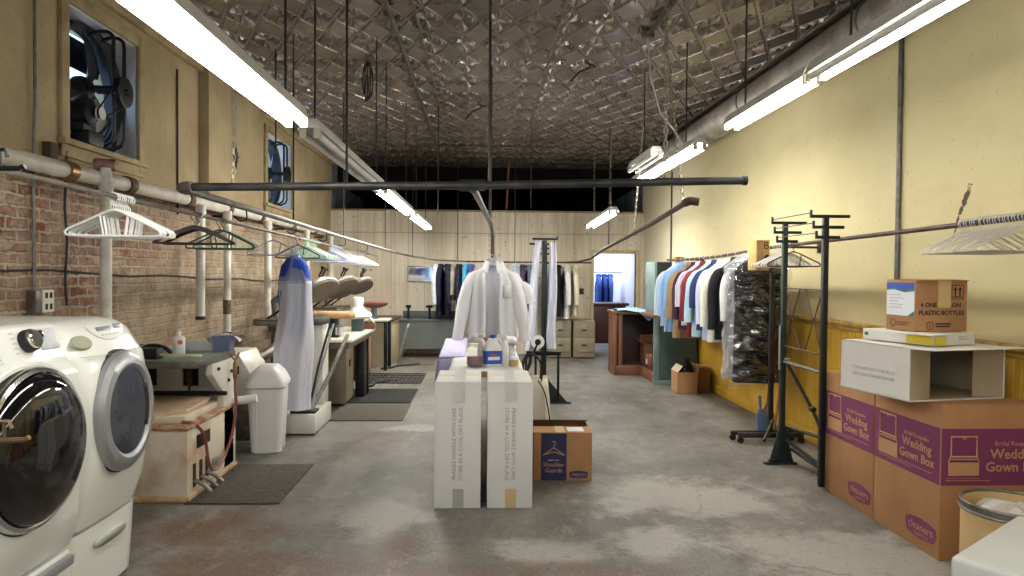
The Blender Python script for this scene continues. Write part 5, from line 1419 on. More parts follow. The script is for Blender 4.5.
rings = [ell(a, b, z, 24) for z, a, b in ((0.98, 0.12, 0.2), (0.99, 0.14, 0.22), (1.03, 0.14, 0.22), (1.055, 0.12, 0.2))]
MB().loft(rings, T(-1.66 - ox, 6.98 - oy, 0)).build('pad', BLACK, root, angle=50)
MB().tube([(-1.5 - ox, 6.95 - oy, 0.98), (-1.56 - ox, 6.72 - oy, 0.6), (-1.6 - ox, 6.5 - oy, 0.205)], 0.012, 8).build('pedal_rod', BLACK_MET, root)
MB().tube([(-1.47 - ox, 6.95 - oy, 0.98), (-1.53 - ox, 6.72 - oy, 0.6), (-1.57 - ox, 6.5 - oy, 0.205)], 0.012, 8).build('pedal_rod', SILVER, root)
MB().tube([(-1.36 - ox, 7.1 - oy, 0.86), (-1.47 - ox, 6.8 - oy, 0.5), (-1.58 - ox, 6.5 - oy, 0.21)], 0.02, 8).build('pedal_rod', GREY_PIPE, root)
B(MB(), -1.76, -1.53, 6.46, 6.62, 0.19, 0.215, 0.006).build('pedal', BLACK, root)

# cream-topped work table and its grey cabinet
root = thing('work_table', 'long cream-topped work table along the left aisle in front of the presses', 'table', (-1.68, 7.9, 0))
ox, oy = -1.68, 7.9
CT = mat('worn_cream_tabletop', (208, 204, 186), 0.5, 0, 0.1, 5)
B(MB(), -2.0, -1.335, 7.22, 8.75, 0.765, 0.8, 0.008).build('tabletop', CT, root)
B(MB(), -1.97, -1.37, 7.25, 8.7, 0.70, 0.765, 0.003).build('apron', mat('table_apron', (112, 104, 90), 0.6, 0, 0.15, 6), root)
for (x, y) in ((-1.95, 7.3), (-1.42, 8.6), (-1.95, 8.62)):
    B(MB(), x - 0.03, x + 0.03, y - 0.03, y + 0.03, 0, 0.70, 0.004).build('leg', BLACK_MET, root)
B(MB(), -1.5, -1.4, 8.3, 8.5, 0.02, 0.70, 0.004).build('post', BLACK_MET, root)
root = thing('metal_cabinet', 'narrow beige-grey metal cabinet under the near end of cream work table', 'cabinet', (-1.66, 8.05, 0))
MB().box(-0.12, 0.14, -0.25, 0.2, 0.03, 0.695, 0.006).build('body', FILE_MET, root)
MB().box(-0.1, 0.12, -0.24, 0.19, 0, 0.03).build('plinth', BLACK, root)
d_ = MB().box(0.14, 0.15, -0.24, 0.19, 0.05, 0.68, 0.003).build('door', FILE_MET, root)
MB().box(0.15, 0.16, -0.08, -0.03, 0.42, 0.5, 0.003).build('handle', DARK_INK, d_)

# sleeve board on its pedestal
root = thing('sleeve_board', 'tan padded sleeve board with a pointed end on the cream table', 'ironing board', (-1.62, 7.5, 0.80))
poly = [(-0.30, 0.0), (-0.24, -0.04), (-0.05, -0.09), (0.12, -0.1), (0.24, -0.085), (0.27, 0.0), (0.24, 0.085), (0.12, 0.1), (-0.05, 0.09), (-0.24, 0.04)]
MB().prism(poly, 0.07, T(0, 0, 0.2), 0.025).build('pad', TAN_PAD, root, angle=60)
MB().tube([(0.03, 0, 0.0), (0.03, 0, 0.2)], 0.028, 12).build('pedestal', BLACK_MET, root)
MB().box(-0.05, 0.1, -0.08, 0.08, 0, 0.018, 0.005).build('foot', BLACK_MET, root)
root = thing('jar', 'small white jar under the tan sleeve board on the cream table', 'jar', (-1.53, 7.56, 0.80))
MB().lathe([(0, 0), (0.035, 0), (0.035, 0.09), (0.03, 0.1), (0, 0.1)], 16).build('body', PLASTIC_W, root)
MB().lathe([(0, 0.1), (0.033, 0.1), (0.033, 0.118), (0, 0.118)], 16).build('lid', SILVER, root)
# puff iron on a dark stand
root = thing('puff_iron', 'white bell-shaped puff iron on a dark green stand', 'puff iron', (-1.47, 8.3, 0.80))
MB().box(-0.065, 0.065, -0.07, 0.07, 0, 0.145, 0.006).build('stand', GREYGREEN_DK, root)
MB().lathe([(0, 0.145), (0.12, 0.145), (0.165, 0.17), (0.16, 0.2), (0.11, 0.23), (0.07, 0.265), (0.058, 0.29), (0.062, 0.31), (0.068, 0.36), (0.066, 0.385), (0.04, 0.4), (0, 0.4)], 28).build('bell', PLASTIC_W, root, angle=50)
root = thing('wooden_tray', 'brown tray with folded cloth standing past the puff iron', 'tray', (-1.42, 8.62, 0.80))
MB().box(-0.1, 0.1, -0.09, 0.09, 0, 0.07, 0.004).build('tray_body', WOOD_BR, root)
root = thing('folded_cloth', 'lime green and white cloths on the brown tray', 'cloth', (-1.42, 8.62, 0.87))
MB().grid(lambda a, b: (-0.08 + 0.11 * a, -0.06 + 0.12 * b, 0.002 + 0.07 * math.sin(PI * a) ** 0.6 * (0.8 + 0.2 * math.sin(7 * b))), 10, 8).build('green_fold', mat('lime_cloth', (176, 186, 70), 0.9, 0, 0.1, 9), root, solid=0.004)
MB().grid(lambda a, b: (0.0 + 0.09 * a, -0.06 + 0.12 * b, 0.002 + 0.06 * math.sin(PI * a) ** 0.6 * (0.8 + 0.2 * math.sin(9 * b))), 10, 8).build('white_fold', WHITE_CL, root, solid=0.004)

# brown cabinet and the second table
root = thing('wooden_cabinet', 'dark reddish brown cabinet with pink notice, behind the cream table', 'cabinet', (-1.74, 10.0, 0))
MB().box(-0.3, 0.1, -0.35, 0.3, 0.0, 0.66, 0.006).build('body', WOOD_DK, root)
MB().box(-0.32, 0.12, -0.37, 0.32, 0.66, 0.69, 0.006).build('top', CT, root)
MB().box(0.1, 0.106, -0.33, 0.28, 0.04, 0.64, 0.002).build('side_board', mat('pinkish_wood', (178, 122, 96), 0.6, 0, 0.15, 4), root)
MB().box(0.106, 0.108, -0.2, 0.05, 0.42, 0.6, 0).build('notice', mat('pink_notice', (186, 92, 104), 0.7, 0, 0.2, 30), root, smooth=False)
root = thing('side_table', 'dark-edged small table holding the maroon ironing pad', 'table', (-1.66, 10.88, -0.06))
MB().box(-0.25, 0.22, -0.25, 0.25, 0.8, 0.83, 0.006).build('tabletop', CT, root)
MB().box(-0.26, 0.23, -0.26, 0.26, 0.785, 0.8, 0.004).build('edge', DARK_INK, root)
for (x, y) in ((-0.22, -0.22), (0.19, -0.22), (-0.22, 0.22), (0.19, 0.22)): MB().box(x - 0.025, x + 0.025, y - 0.025, y + 0.025, 0.06, 0.785, 0.004).build('leg', BLACK_MET, root)
root = thing('ironing_pad', 'maroon oval ironing pad raised on a grey pedestal', 'ironing board', (-1.68, 10.88, 0.77))
MB().loft([ell(a, b, z, 30, cx=cx) for z, a, b, cx in ((0.17, 0.1, 0.05, 0), (0.19, 0.15, 0.1, 0.01), (0.22, 0.19, 0.13, 0.02), (0.25, 0.18, 0.13, 0.04), (0.26, 0.14, 0.1, 0.05))]).build('pad', MAROON_PAD, root, angle=60)
MB().lathe([(0, 0), (0.06, 0), (0.06, 0.01), (0.045, 0.03), (0.045, 0.15), (0.06, 0.175), (0, 0.175)], 16).build('pedestal', GREYGREEN_DK, root)
root = thing('wall_bench', 'pale wooden bench with dark top edge against the back wall corner', 'bench', (-1.55, 11.7, 0))
MB().box(-0.5, 0.1, -0.5, 0.6, 0.0, 0.70, 0.004).build('body', mat('pale_bench_boards', (190, 176, 142), 0.6, 0, 0.12, 4), root)
MB().box(-0.52, 0.13, -0.52, 0.62, 0.70, 0.735, 0.005).build('top', WOOD_DK, root)
root = thing('ironing_plank', 'narrow grey-white board leaning against the pale bench', 'board', (-1.28, 11.4, 0.005), R(0))
MB().prism([(-0.06, 0), (0.06, 0), (0.07, 0.2), (0.05, 0.62), (0, 0.68), (-0.05, 0.62), (-0.07, 0.2)], 0.03, Matrix.Rotation(R(-0), 4, 'X') @ frame((-0.1, 0.0, 0.0), (0.25, 0.97, 0), (0.25, 0, 0.97)), 0.008).build('board', PRESS_G, root)
for (x0, y0, x1, y1, lab) in ((-1.55, 10.75, -1.05, 11.35, 'black hose lying on the floor below the pale bench'), (-1.55, 9.0, -1.2, 9.75, 'black cable on the floor beside the dark cabinet')):
    pts = [(x0 + (x1 - x0) * t + 0.05 * math.sin(9 * t), y0 + (y1 - y0) * t, 0.016 + 0.0) for t in [i / 14 for i in range(15)]]
    o = MB().tube(pts, 0.016, 8).build('floor_hose', BLACK, origin=pts[0]); tag(o, lab, 'hose')

# three utility presses
def press(label, y, tilt, group='clothes presses', s=1.0):
    root = thing('clothes_press', label, 'press', (-2.2, y, 0), 0, group)
    # frame: two legs, crossbar, foot
    MB().box(-0.3, 0.1, -0.26, 0.26, 0.0, 0.06, 0.008).build('base', MACH_GREY, root)
    for yy in (-0.2, 0.2): MB().box(-0.12, 0.0, yy - 0.03, yy + 0.03, 0.06, 0.86, 0.006).build('leg', MACH_GREY, root)
    MB().box(-0.14, 0.02, -0.28, 0.28, 0.84, 0.9, 0.008).build('crossbar', MACH_GREY, root)
    # lower buck, pointed
    poly = [(-0.28, -0.3), (0.05, -0.42), (0.12, -0.44), (0.16, -0.4), (0.17, 0.35), (0.1, 0.42), (-0.2, 0.4), (-0.3, 0.3)]
    MB().prism(poly, 0.05, T(-0.02, 0, 0.9), 0.015).build('buck', PRESS_G, root)
    MB().prism([(x * 0.98, y_ * 0.98) for x, y_ in poly], 0.022, T(-0.02, 0, 0.95), 0.008).build('buck_pad', PRESS_PAD, root)
    # raised head, hinged at the wall side
    hp = [(0.03 + 0.21 * math.copysign(abs(math.cos(t)) ** 0.75, math.cos(t)) * (1 - 0.18 * math.sin(t)), 0.46 * math.copysign(abs(math.sin(t)) ** 0.95, math.sin(t))) for t in [2 * PI * i / 28 for i in range(28)]]
    HM = Matrix.Translation((0.36, -0.02, 1.25)) @ RY(-tilt) @ RX(R(-7))
    hd = MB().prism([(x * s, y_ * s) for x, y_ in hp], 0.05, HM, 0.012).build('head', PRESS_G, root)
    MB().prism([(x * s * 0.95, y_ * s * 0.95) for x, y_ in hp], 0.02, HM @ T(0, 0, -0.02), 0.006).build('head_pad', mat('dark_press_cloth', (104, 92, 78), 0.85, 0, 0.25, 14), hd)
    mb = MB()
    for (x, yy) in ((-0.1, -0.2), (0.08, -0.25), (0.08, 0.0), (-0.1, 0.1), (0.1, 0.25)):
        mb.lathe([(0, 0), (0.022, 0), (0.022, 0.025), (0.012, 0.03), (0.012, 0.045), (0, 0.045)], 10, HM @ T(x, yy, 0.05))
    mb.build('head_bolt', PLASTIC_W, hd)
    yk = MB().tube([(-0.12, 0.0, 0.9), (-0.16, 0, 1.15), (0.06, 0, 1.34), (0.24, 0, 1.3)], [0.035, 0.035, 0.03, 0.025], 10)
    yk.build('yoke_arm', MACH_GREY, root)
    sp = MB().tube([HM @ Vector((0.06, 0.06, 0.04)), HM @ Vector((0.12, 0.06, 0.16)), HM @ Vector((0.2, 0.06, 0.2))], 0.012, 8).tube([HM @ Vector((0.06, -0.04, 0.04)), HM @ Vector((0.12, -0.04, 0.16)), HM @ Vector((0.2, -0.04, 0.2))], 0.012, 8).tube([HM @ Vector((0.2, -0.08, 0.2)), HM @ Vector((0.2, 0.1, 0.2))], 0.018, 8)
    sp.build('handle', BLACK_MET, root)
    for yy in (-0.3, 0.3): MB().tube([(-0.25, yy, 0.9), (0.2, yy * 0.8, 1.22)], 0.012, 8).build('link_rod', BLACK_MET, root)
    return root
press('pale green-headed clothes press nearest the bagged apron, head raised', 8.0, R(36))
press('clothes press with raised grey head, middle of the three', 9.25, R(38))
press('clothes press with raised oval head, farthest of the three', 10.6, R(34), s=0.9)

# dark grey spotting machine by the back wall
root = thing('pressing_tank', 'dark grey metal machine with two knobbed posts, at the panelled wall', 'machine', (-0.97, 12.4, 0))
rings = [[(x * w, y, z) for x, y in ((-1, -0.18), (1, -0.18), (1, 0.22), (-1, 0.22))] for z, w in ((0.16, 0.47), (0.2, 0.48), (0.62, 0.5), (0.64, 0.5))]
MB().loft(rings).build('tank', MACH_GREY, root, smooth=False)
mb = MB().box(-0.52, 0.52, -0.2, 0.24, 0.64, 0.67, 0.006); mb.build('top', MACH_GREY, root)
MB().box(-0.46, 0.5, 0.18, 0.24, 0.67, 0.8, 0.006).build('back_ledge', MACH_GREY, root)
for x in (-0.46, 0.46):
    for y in (-0.15, 0.18): MB().box(x - 0.03, x + 0.03, y - 0.03, y + 0.03, 0, 0.17, 0.003).build('leg', MACH_GREY, root)
for x in (-0.34, 0.03):
    p_ = MB().tube([(x, -0.02, 0.67), (x, -0.02, 0.86)], 0.022, 10).build('post', BLACK_MET, root)
    MB().lathe([(0, 0.86), (0.03, 0.86), (0.07 if x > 0 else 0.05, 0.88), (0.07 if x > 0 else 0.05, 0.9), (0.03, 0.915), (0, 0.915)], 16, T(x, -0.02, 0)).build('knob', BLACK_MET, p_)
# framed mirror on the panelled wall
root = thing('wall_mirror', 'wide low mirror on the panelled wall above the grey machine', 'mirror', (-1.08, YB - 0.012, 1.46))
mb = MB()
for (a, b, c_, d) in ((-0.3, 0.3, -0.15, -0.125), (-0.3, 0.3, 0.125, 0.15), (-0.3, -0.28, -0.125, 0.125), (0.28, 0.3, -0.125, 0.125)): mb.box(a, b, -0.012, 0.012, c_, d, 0.003)
mb.build('frame', SILVER, root)
MB().box(-0.28, 0.28, -0.003, 0.01, -0.125, 0.125).build('glass', mat('mirror_glass', (196, 200, 206), 0.05, 1.0, 0.02, 3), root, smooth=False)
MB().box(-0.278, 0.0, -0.006, -0.003, -0.122, -0.03).build('white_patch', WHITE_LBL, root, smooth=False)  # plain white rectangle over the lower left of the glass
# two file cabinets
def file_cab(label, x):
    root = thing('file_cabinet', label, 'file cabinet', (x, 12.5, 0), 0, 'beige file cabinets')
    MB().box(-0.19, 0.19, -0.29, 0.3, 0.02, 0.66, 0.005).build('body', FILE_MET, root)
    MB().box(-0.18, 0.18, -0.28, 0.29, 0, 0.02).build('plinth', BLACK, root)
    for z0 in (0.11, 0.375):
        d = MB().box(-0.178, 0.178, -0.305, -0.29, z0, z0 + 0.255, 0.004).build('drawer', FILE_MET, root)
        MB().box(-0.045, 0.045, -0.325, -0.305, z0 + 0.115, z0 + 0.135, 0.004).build('handle', DARK_INK, d)
        MB().box(-0.03, 0.03, -0.309, -0.305, z0 + 0.165, z0 + 0.19, 0.001).build('card_holder', SILVER, d)
file_cab('beige two-drawer file cabinet, nearer the trouser stand', 1.36)
file_cab('beige two-drawer file cabinet beside the doorway', 1.78)
root = thing('outlet_plate', 'black outlet plate on the panelled wall left of the doorway', 'outlet', (1.78, YB - 0.006, 1.16))
MB().box(-0.075, 0.075, -0.008, 0.006, -0.055, 0.055, 0.003).build('plate', BLACK, root)

# back room: maroon desk and blue clothes
root = thing('desk', 'dark maroon wooden desk seen through the doorway', 'desk', (2.36, 13.5, 0))
MB().box(-0.6, 0.42, -0.3, 0.3, 0.88, 0.93, 0.006).build('top', WOOD_DK, root)
MB().box(-0.56, 0.36, -0.26, -0.22, 0.16, 0.88, 0.004).build('front_panel', mat('maroon_wood', (70, 34, 36), 0.4, 0, 0.2, 4), root)
for x in (-0.56, 0.32): MB().box(x, x + 0.05, -0.25, 0.26, 0, 0.88, 0.004).build('leg', WOOD_DK, root)
o = MB().tube([(1.58, 14.6, 1.52), (2.93, 14.6, 1.52)], 0.012, 8).build('clothes_rod', SILVER, origin=(1.58, 14.6, 1.52)); tag(o, 'thin clothes rod seen through the doorway in the back room', 'clothes rod')
for i, (c_, lab) in enumerate((((52, 84, 160), 'blue shirt through the doorway, first from left on the rod'), ((40, 66, 140), 'deeper blue shirt through the doorway, second from left on the rod'), ((66, 96, 170), 'mid blue shirt through the doorway, third from left on the rod'))):
    garment('shirt', lab, 'shirt', C('back_room_blue_%d' % i, c_), (2.42 + 0.12 * i, 14.6, 1.526), R(88), L=0.6, hw=0.2, hd=0.032, seed=50 + i)

# ------------------------------------------------------------------ floor mats
def matt(label, x0, x1, y0, y1, m, rz=0.0, slots=None, group=None):
    cx, cy = (x0 + x1) / 2, (y0 + y1) / 2; hx, hy = (x1 - x0) / 2, (y1 - y0) / 2
    if slots:
        root = None
        mb = MB(); nx_, ny_ = slots; t = 0.014
        bx = 2 * hx / nx_; by_ = 2 * hy / ny_
        for i in range(nx_ + 1): mb.box(-hx + bx * i - t / 2, -hx + bx * i + t / 2, -hy, hy, 0.0, 0.014)
        for j in range(ny_ + 1): mb.box(-hx, hx, -hy + by_ * j - t / 2, -hy + by_ * j + t / 2, 0.0, 0.0135)
        o = mb.build('floor_mat', m, smooth=False)
    else:
        o = MB().box(-hx, hx, -hy, hy, 0, 0.01, 0.003).build('floor_mat', m)
    o.location = (cx, cy, 0.001); o.rotation_euler = (0, 0, rz)
    tag(o, label, 'floor mat', group)
    return o
matt('worn dark felt mat on the floor in front of the rust-stained unit', -1.9, -1.3, 4.52, 5.43, MAT_FELT)
matt('plain dark mat beside the form finisher, ahead of the slotted ones', -1.53, -0.8, 7.03, 7.88, MAT_FELT)
matt('black rubber mat of close small holes, in front of the cream table', -1.62, -0.82, 7.98, 8.9, MAT_RUB, 0, (26, 12))
matt('black rubber mat with big slots, behind the close-holed one', -1.68, -0.83, 9.4, 10.26, MAT_RUB, 0, (16, 5))
matt('dull brown mat farthest down the aisle, near the dark grey machine', -1.35, -0.78, 11.3, 12.05, mat('brown_floor_mat', (104, 92, 78), 0.9, 0, 0.2, 20))

# ------------------------------------------------------------------ centre: cartons, table, bottles
def white_carton(label, x0, x1, lines_dir, strip_m, tape_m, seed):
    cx = (x0 + x1) / 2; w = x1 - x0
    root = thing('white_carton', label, 'carton', (cx, 4.68, 0), 0, 'tall white cartons')
    h = 0.80; d0, d1 = -0.26, 0.28
    mb = MB().box(-w / 2, w / 2, d0, d1, 0, h, 0.004); mb.build('carton_body', WCARD, root)
    mb = MB().box(-w / 2 + 0.004, w / 2 - 0.004, d0 - 0.003, -0.005, h - 0.001, h + 0.004, 0.001).box(-w / 2 + 0.004, w / 2 - 0.004, 0.0, d1, h - 0.001, h + 0.003, 0.001)
    mb.build('top_flap', WCARD, root)
    MB().box(-0.032, 0.045, d0 - 0.004, d1, h + 0.003, h + 0.0055).box(-0.032, 0.045, d0 - 0.0055, d0 - 0.003, h - 0.12, h + 0.005).build('tape_strip', strip_m, root, smooth=False)
    MB().box(-0.03, 0.04, d0 - 0.003, d0 - 0.0002, 0.004, 0.125).build('tape_strip', tape_m, root, smooth=False)
    yd = (-1, 0, 0) if lines_dir > 0 else (1, 0, 0); xd = (0, 0, 1) if lines_dir > 0 else (0, 0, -1)
    M_ = frame((0.0, d0 - 0.0008, 0.41), xd, yd)
    text(['FRAGILE HANDLE WITH CARE', 'STORE IN A COOL DRY PLACE'], 0.034, GREY_INK, M_, root, gap=1.25)
    return root
white_carton('tall white carton on the left, lettering reading upward, grey tape at its foot', -0.302, -0.008, 1, TAPE, mat('grey_tape', (176, 172, 164), 0.3, 0, 0.1, 9), 1)
white_carton('tall white carton on the right, lettering reading downward, tan tape at its foot', 0.034, 0.322, -1, TAPE, TAPE_TAN, 2)

# cloth-covered folding table
root = thing('cloth_table', 'narrow table draped in white sheet behind the tall white cartons', 'table', (0.03, 6.1, 0))
MB().box(-0.24, 0.25, -1.02, 1.0, 0.734, 0.772, 0.006).build('tabletop', WOOD_LT, root)
for x in (-0.2, 0.21):
    for y in (-0.9, 0.88): MB().tube([(x, y, 0.0), (x, y, 0.735)], 0.016, 8).build('leg', BLACK_MET, root)
def cover(a, b):
    # a across (wraps over both sides), b along
    s = (a - 0.5) * 2
    y = -1.04 + 2.06 * b
    ax = 0.27; over = abs(s) * 0.72 - ax
    if over <= 0:
        return (s * 0.72, y, 0.78 + 0.004 * math.sin(8 * s + 6 * b))
    dr = over
    sg = 1 if s > 0 else -1
    return (sg * (ax + 0.012 + 0.1 * dr + 0.018 * math.sin(22 * b + 2 * s) * min(1, dr * 5)), y + 0.01 * math.sin(15 * s), 0.78 - dr)
MB().grid(cover, 48, 60).build('table_cloth', WHITE_CL, root, angle=80, solid=0.004)
# lavender folded sheet hanging over the left side
root = thing('lavender_sheet', 'pale lavender sheet draped over a block at left of the table', 'sheet', (-0.27, 6.45, 0))
def lav(a, b):
    y = -0.55 + 1.1 * a
    t = b
    if t < 0.3: return (0.12 - 0.22 * t / 0.3, y, 0.785 + 0.05 * (a) - 0.02 * t + 0.006 * math.sin(9 * a))
    k = (t - 0.3) / 0.7
    return (-0.1 - 0.03 * k - 0.01 * math.sin(PI * k) + 0.012 * math.sin(11 * a) * k, y, 0.775 + 0.05 * a - 0.3 * k)
MB().grid(lav, 24, 24).build('side_drape', LAV, root, angle=60, solid=0.006)
def lavf(a, b):
    k = b
    return (0.12 - 0.22 * a - 0.03 * k * a, -0.55 - 0.015 * math.sin(PI * k) - 0.012 * math.sin(9 * a) * k, 0.785 - 0.015 * a - 0.3 * k)
MB().grid(lavf, 14, 14).build('front_drape', LAV, root, angle=60, solid=0.006)
MB().box(-0.09, -0.04, -0.52, 0.5, 0.0, 0.765, 0.01).build('padding_block', WCARD, root)

# bottles at the near end of the table
TZ = 0.786
root = thing('chemical_jug', 'translucent jug with purple liquid at the bottom, on the white table', 'jug', (-0.06, 5.32, TZ), R(20))
MB().loft([rr(0.05, 0.042, 0, 0.02), rr(0.055, 0.046, 0.01, 0.02), rr(0.055, 0.046, 0.15, 0.02), rr(0.045, 0.04, 0.19, 0.02), rr(0.022, 0.022, 0.215, 0.012), rr(0.02, 0.02, 0.225, 0.012)]).build('body', JUG_CL, root)
MB().loft([rr(0.051, 0.042, 0.004, 0.02), rr(0.051, 0.042, 0.072, 0.02)]).build('liquid', LIQUID, root)
MB().tube(smooth_path([(0.03, 0, 0.2), (0.06, 0, 0.19), (0.065, 0, 0.15), (0.056, 0, 0.12)]), 0.009, 8).build('handle', PLASTIC_W, root)
MB().lathe([(0, 0.222), (0.022, 0.222), (0.022, 0.245), (0, 0.245)], 14).build('cap', PLASTIC_W, root)
root = thing('spray_trigger', 'white and red spray trigger top just behind the purple-liquid jug', 'spray bottle', (-0.005, 5.42, TZ))
MB().lathe([(0, 0), (0.035, 0), (0.036, 0.14), (0.015, 0.19), (0.012, 0.21), (0, 0.21)], 16).build('body', PLASTIC_W, root)
MB().box(-0.05, 0.025, -0.012, 0.012, 0.21, 0.235, 0.005, RZ(-0.7)).build('spray_head', PLASTIC_W, root)
MB().tube([(0.0, 0, 0.21), (0.03, -0.02, 0.195), (0.036, -0.02, 0.17)], 0.006, 8).build('trigger', RED_LBL, root)
root = thing('bleach_jug', 'white bleach jug with blue and white label and blue cap', 'jug', (0.075, 5.33, TZ), R(12))
MB().loft([rr(0.06, 0.045, 0, 0.025), rr(0.066, 0.05, 0.012, 0.025), rr(0.066, 0.05, 0.13, 0.025), rr(0.056, 0.045, 0.165, 0.025), rr(0.036, 0.034, 0.195, 0.02), rr(0.02, 0.02, 0.215, 0.012)], None).build('body', PLASTIC_W, root, angle=50)
MB().loft([rr(0.0675, 0.0515, 0.02, 0.025), rr(0.0675, 0.0515, 0.12, 0.025)], None, False, False).build('label', BLUE_LBL, root)
mb = MB().box(-0.045, 0.045, -0.0535, -0.0515, 0.05, 0.075); mb.build('label_band', WHITE_LBL, root, smooth=False)
MB().box(-0.02, 0.02, -0.0545, -0.0535, 0.085, 0.1).build('label_mark', RED_LBL, root, smooth=False)
MB().tube(smooth_path([(0.015, 0, 0.205), (0.05, 0, 0.2), (0.068, 0, 0.17), (0.062, 0, 0.13)]), 0.011, 8).build('handle', PLASTIC_W, root)
MB().lathe([(0, 0.212), (0.023, 0.212), (0.022, 0.238), (0, 0.238)], 16).build('cap', BLUE_LBL, root)
root = thing('spray_bottle', 'plain white spray bottle right of the bleach jug', 'spray bottle', (0.165, 5.36, TZ), R(-20))
MB().lathe([(0, 0), (0.034, 0), (0.036, 0.01), (0.036, 0.13), (0.026, 0.165), (0.014, 0.185), (0.014, 0.2), (0, 0.2)], 18).build('body', PLASTIC_W, root)
MB().prism([(-0.055, 0.215), (-0.05, 0.238), (0.02, 0.235), (0.028, 0.2), (-0.012, 0.198)], 0.022, frame((0, 0.011, 0), (1, 0, 0), (0, 0, 1)), 0.003).build('spray_head', PLASTIC_W, root)
MB().tube([(-0.02, 0, 0.205), (-0.03, 0, 0.18), (-0.022, 0, 0.165)], 0.005, 6).build('trigger', PLASTIC_W, root)
root = thing('small_jar', 'small jar with yellow label at the right front of the white table', 'jar', (0.235, 5.28, TZ))
MB().lathe([(0, 0), (0.036, 0), (0.038, 0.006), (0.038, 0.055), (0.032, 0.062), (0, 0.062)], 18).build('body', JUG_CL, root)
MB().lathe([(0.0385, 0.01), (0.0385, 0.045)], 18, None, False).build('label', mat('mustard_label', (196, 164, 92), 0.6, 0, 0.2, 20), root)
MB().lathe([(0, 0.06), (0.034, 0.06), (0.034, 0.076), (0, 0.076)], 18).build('lid', WHITE_LBL, root)
root = thing('glass_jar', 'clear empty glass jar behind the small yellow-labelled jar', 'jar', (0.215, 5.5, TZ))
MB().lathe([(0, 0), (0.04, 0), (0.04, 0.1), (0.034, 0.11), (0.034, 0.125)], 18, None, False).build('body', FILM, root)
MB().lathe([(0, 0.125), (0.036, 0.125), (0.036, 0.138), (0, 0.138)], 18).build('lid', SILVER, root)
# folded white shirts on the table's right side
for i, (w, lab) in enumerate(((0.17, 'lowest of the folded white cloths piled at the right of the table'), (0.16, 'middle one of the folded white cloths piled on the table'), (0.145, 'topmost of the folded white cloths piled on the table'))):
    rings = [[(x * w / 2 * k, y * 0.16 * k + 0.01 * math.sin(5 * x + i), z + 0.006 * math.sin(7 * y + 3 * x + i)) for x, y in [(math.copysign(abs(math.cos(t)) ** 0.5, math.cos(t)), math.copysign(abs(math.sin(t)) ** 0.5, math.sin(t))) for t in [2 * PI * j / 28 for j in range(28)]]] for z, k in ((0.0, 0.9), (0.012, 1.0), (0.035, 1.0), (0.05, 0.9))]
    o = MB().loft(rings).build('folded_cloth', WHITE_CL, angle=60); o.location = (0.19 + 0.012 * i, 6.0 + 0.02 * i, TZ + 0.052 * i); o.rotation_euler = (0, 0, 0.1 * i - 0.1)
    tag(o, lab, 'cloth', 'folded white cloths')

# paper bag and cartons on the floor
root = thing('paper_bag', 'crumpled white paper bag with black handles behind the shoulder guards box', 'bag', (0.44, 5.85, 0))
q = random.Random(4)
rings = []
for i in range(9):
    t = i / 8
    rings.append([(x * (1 + 0.05 * q.uniform(-1, 1)) + 0.03 * t - 0.06 * t * t, y * (1 - 0.35 * t) * (1 + 0.1 * q.uniform(-1, 1)), 0.62 * t) for x, y in [(0.13 * math.copysign(abs(math.cos(a)) ** 0.6, math.cos(a)), 0.11 * math.copysign(abs(math.sin(a)) ** 0.6, math.sin(a))) for a in [2 * PI * j / 18 for j in range(18)]]])
MB().loft(rings, None, True, False).build('bag_body', mat('white_paper_bag', (226, 222, 208), 0.8, 0, 0.06, 6), root, angle=15, solid=0.002)
for yy in (-0.06, 0.06):
    MB().tube(smooth_path([(-0.09, yy, 0.58), (-0.1, yy, 0.74), (-0.03, yy, 0.82), (0.05, yy, 0.74), (0.05, yy, 0.58)]), 0.009, 6).build('handle', BLACK, root)
MB().tube(smooth_path([(0.02, -0.1, 0.61), (0.07, -0.1, 0.52), (0.1, -0.11, 0.4), (0.12, -0.12, 0.27)]), 0.006, 6).build('stripe', BLACK, root)
root = thing('small_carton', 'small upright brown carton standing under the trouser stand', 'carton', (0.62, 7.42, 0))
MB().box(-0.09, 0.075, -0.1, 0.1, 0, 0.39, 0.004).build('carton_body', CARD_DK, root)
MB().box(-0.09, 0.075, -0.1, 0.1, 0.39, 0.395, 0.001).build('top_flap', CARD, root)
# shoulder guards box
root = thing('shoulder_guards_box', 'brown carton printed Shoulder Guards on navy panel, open at the top', 'carton', (0.588, 5.22, 0), R(-2))
hw, hd, h = 0.212, 0.22, 0.345
mb = MB().box(-hw, hw, -hd, -hd + 0.006, 0, h).box(-hw, hw, hd - 0.006, hd, 0, h).box(-hw, -hw + 0.006, -hd, hd, 0, h).box(hw - 0.006, hw, -hd, hd, 0, h).box(-hw, hw, -hd, hd, 0, 0.006)
mb.build('carton_body', CARD, root, smooth=False)
MB().box(-hw, hw, -hd - 0.002, -0.02, h, h + 0.005).build('front_flap', CARD, root, smooth=False)
MB().box(-hw, hw, 0.0, 0.16, 0, 0.005, 0, Matrix.Translation((0, hd - 0.003, h)) @ RX(R(166))).build('rear_flap', CARD_DK, root, smooth=False)
MB().box(-0.05, 0.02, -hd - 0.003, -0.02, h + 0.005, h + 0.0062).build('tape_strip', TAPE_TAN, root, smooth=False)
MB().box(0.04, 0.16, -0.18, -0.05, h + 0.005, h + 0.0062).build('label', WHITE_LBL, root, smooth=False)
fy = -hd - 0.0012
MB().box(-0.155, 0.03, fy, fy + 0.0012, 0.002, h - 0.002).build('printed_panel', NAVY_INK, root, smooth=False)
M_ = frame((-0.0625, fy - 0.0005, 0), (1, 0, 0), (0, 0, 1))
mb = MB(); 
P3 = lambda x, z: (x, fy - 0.001, z)
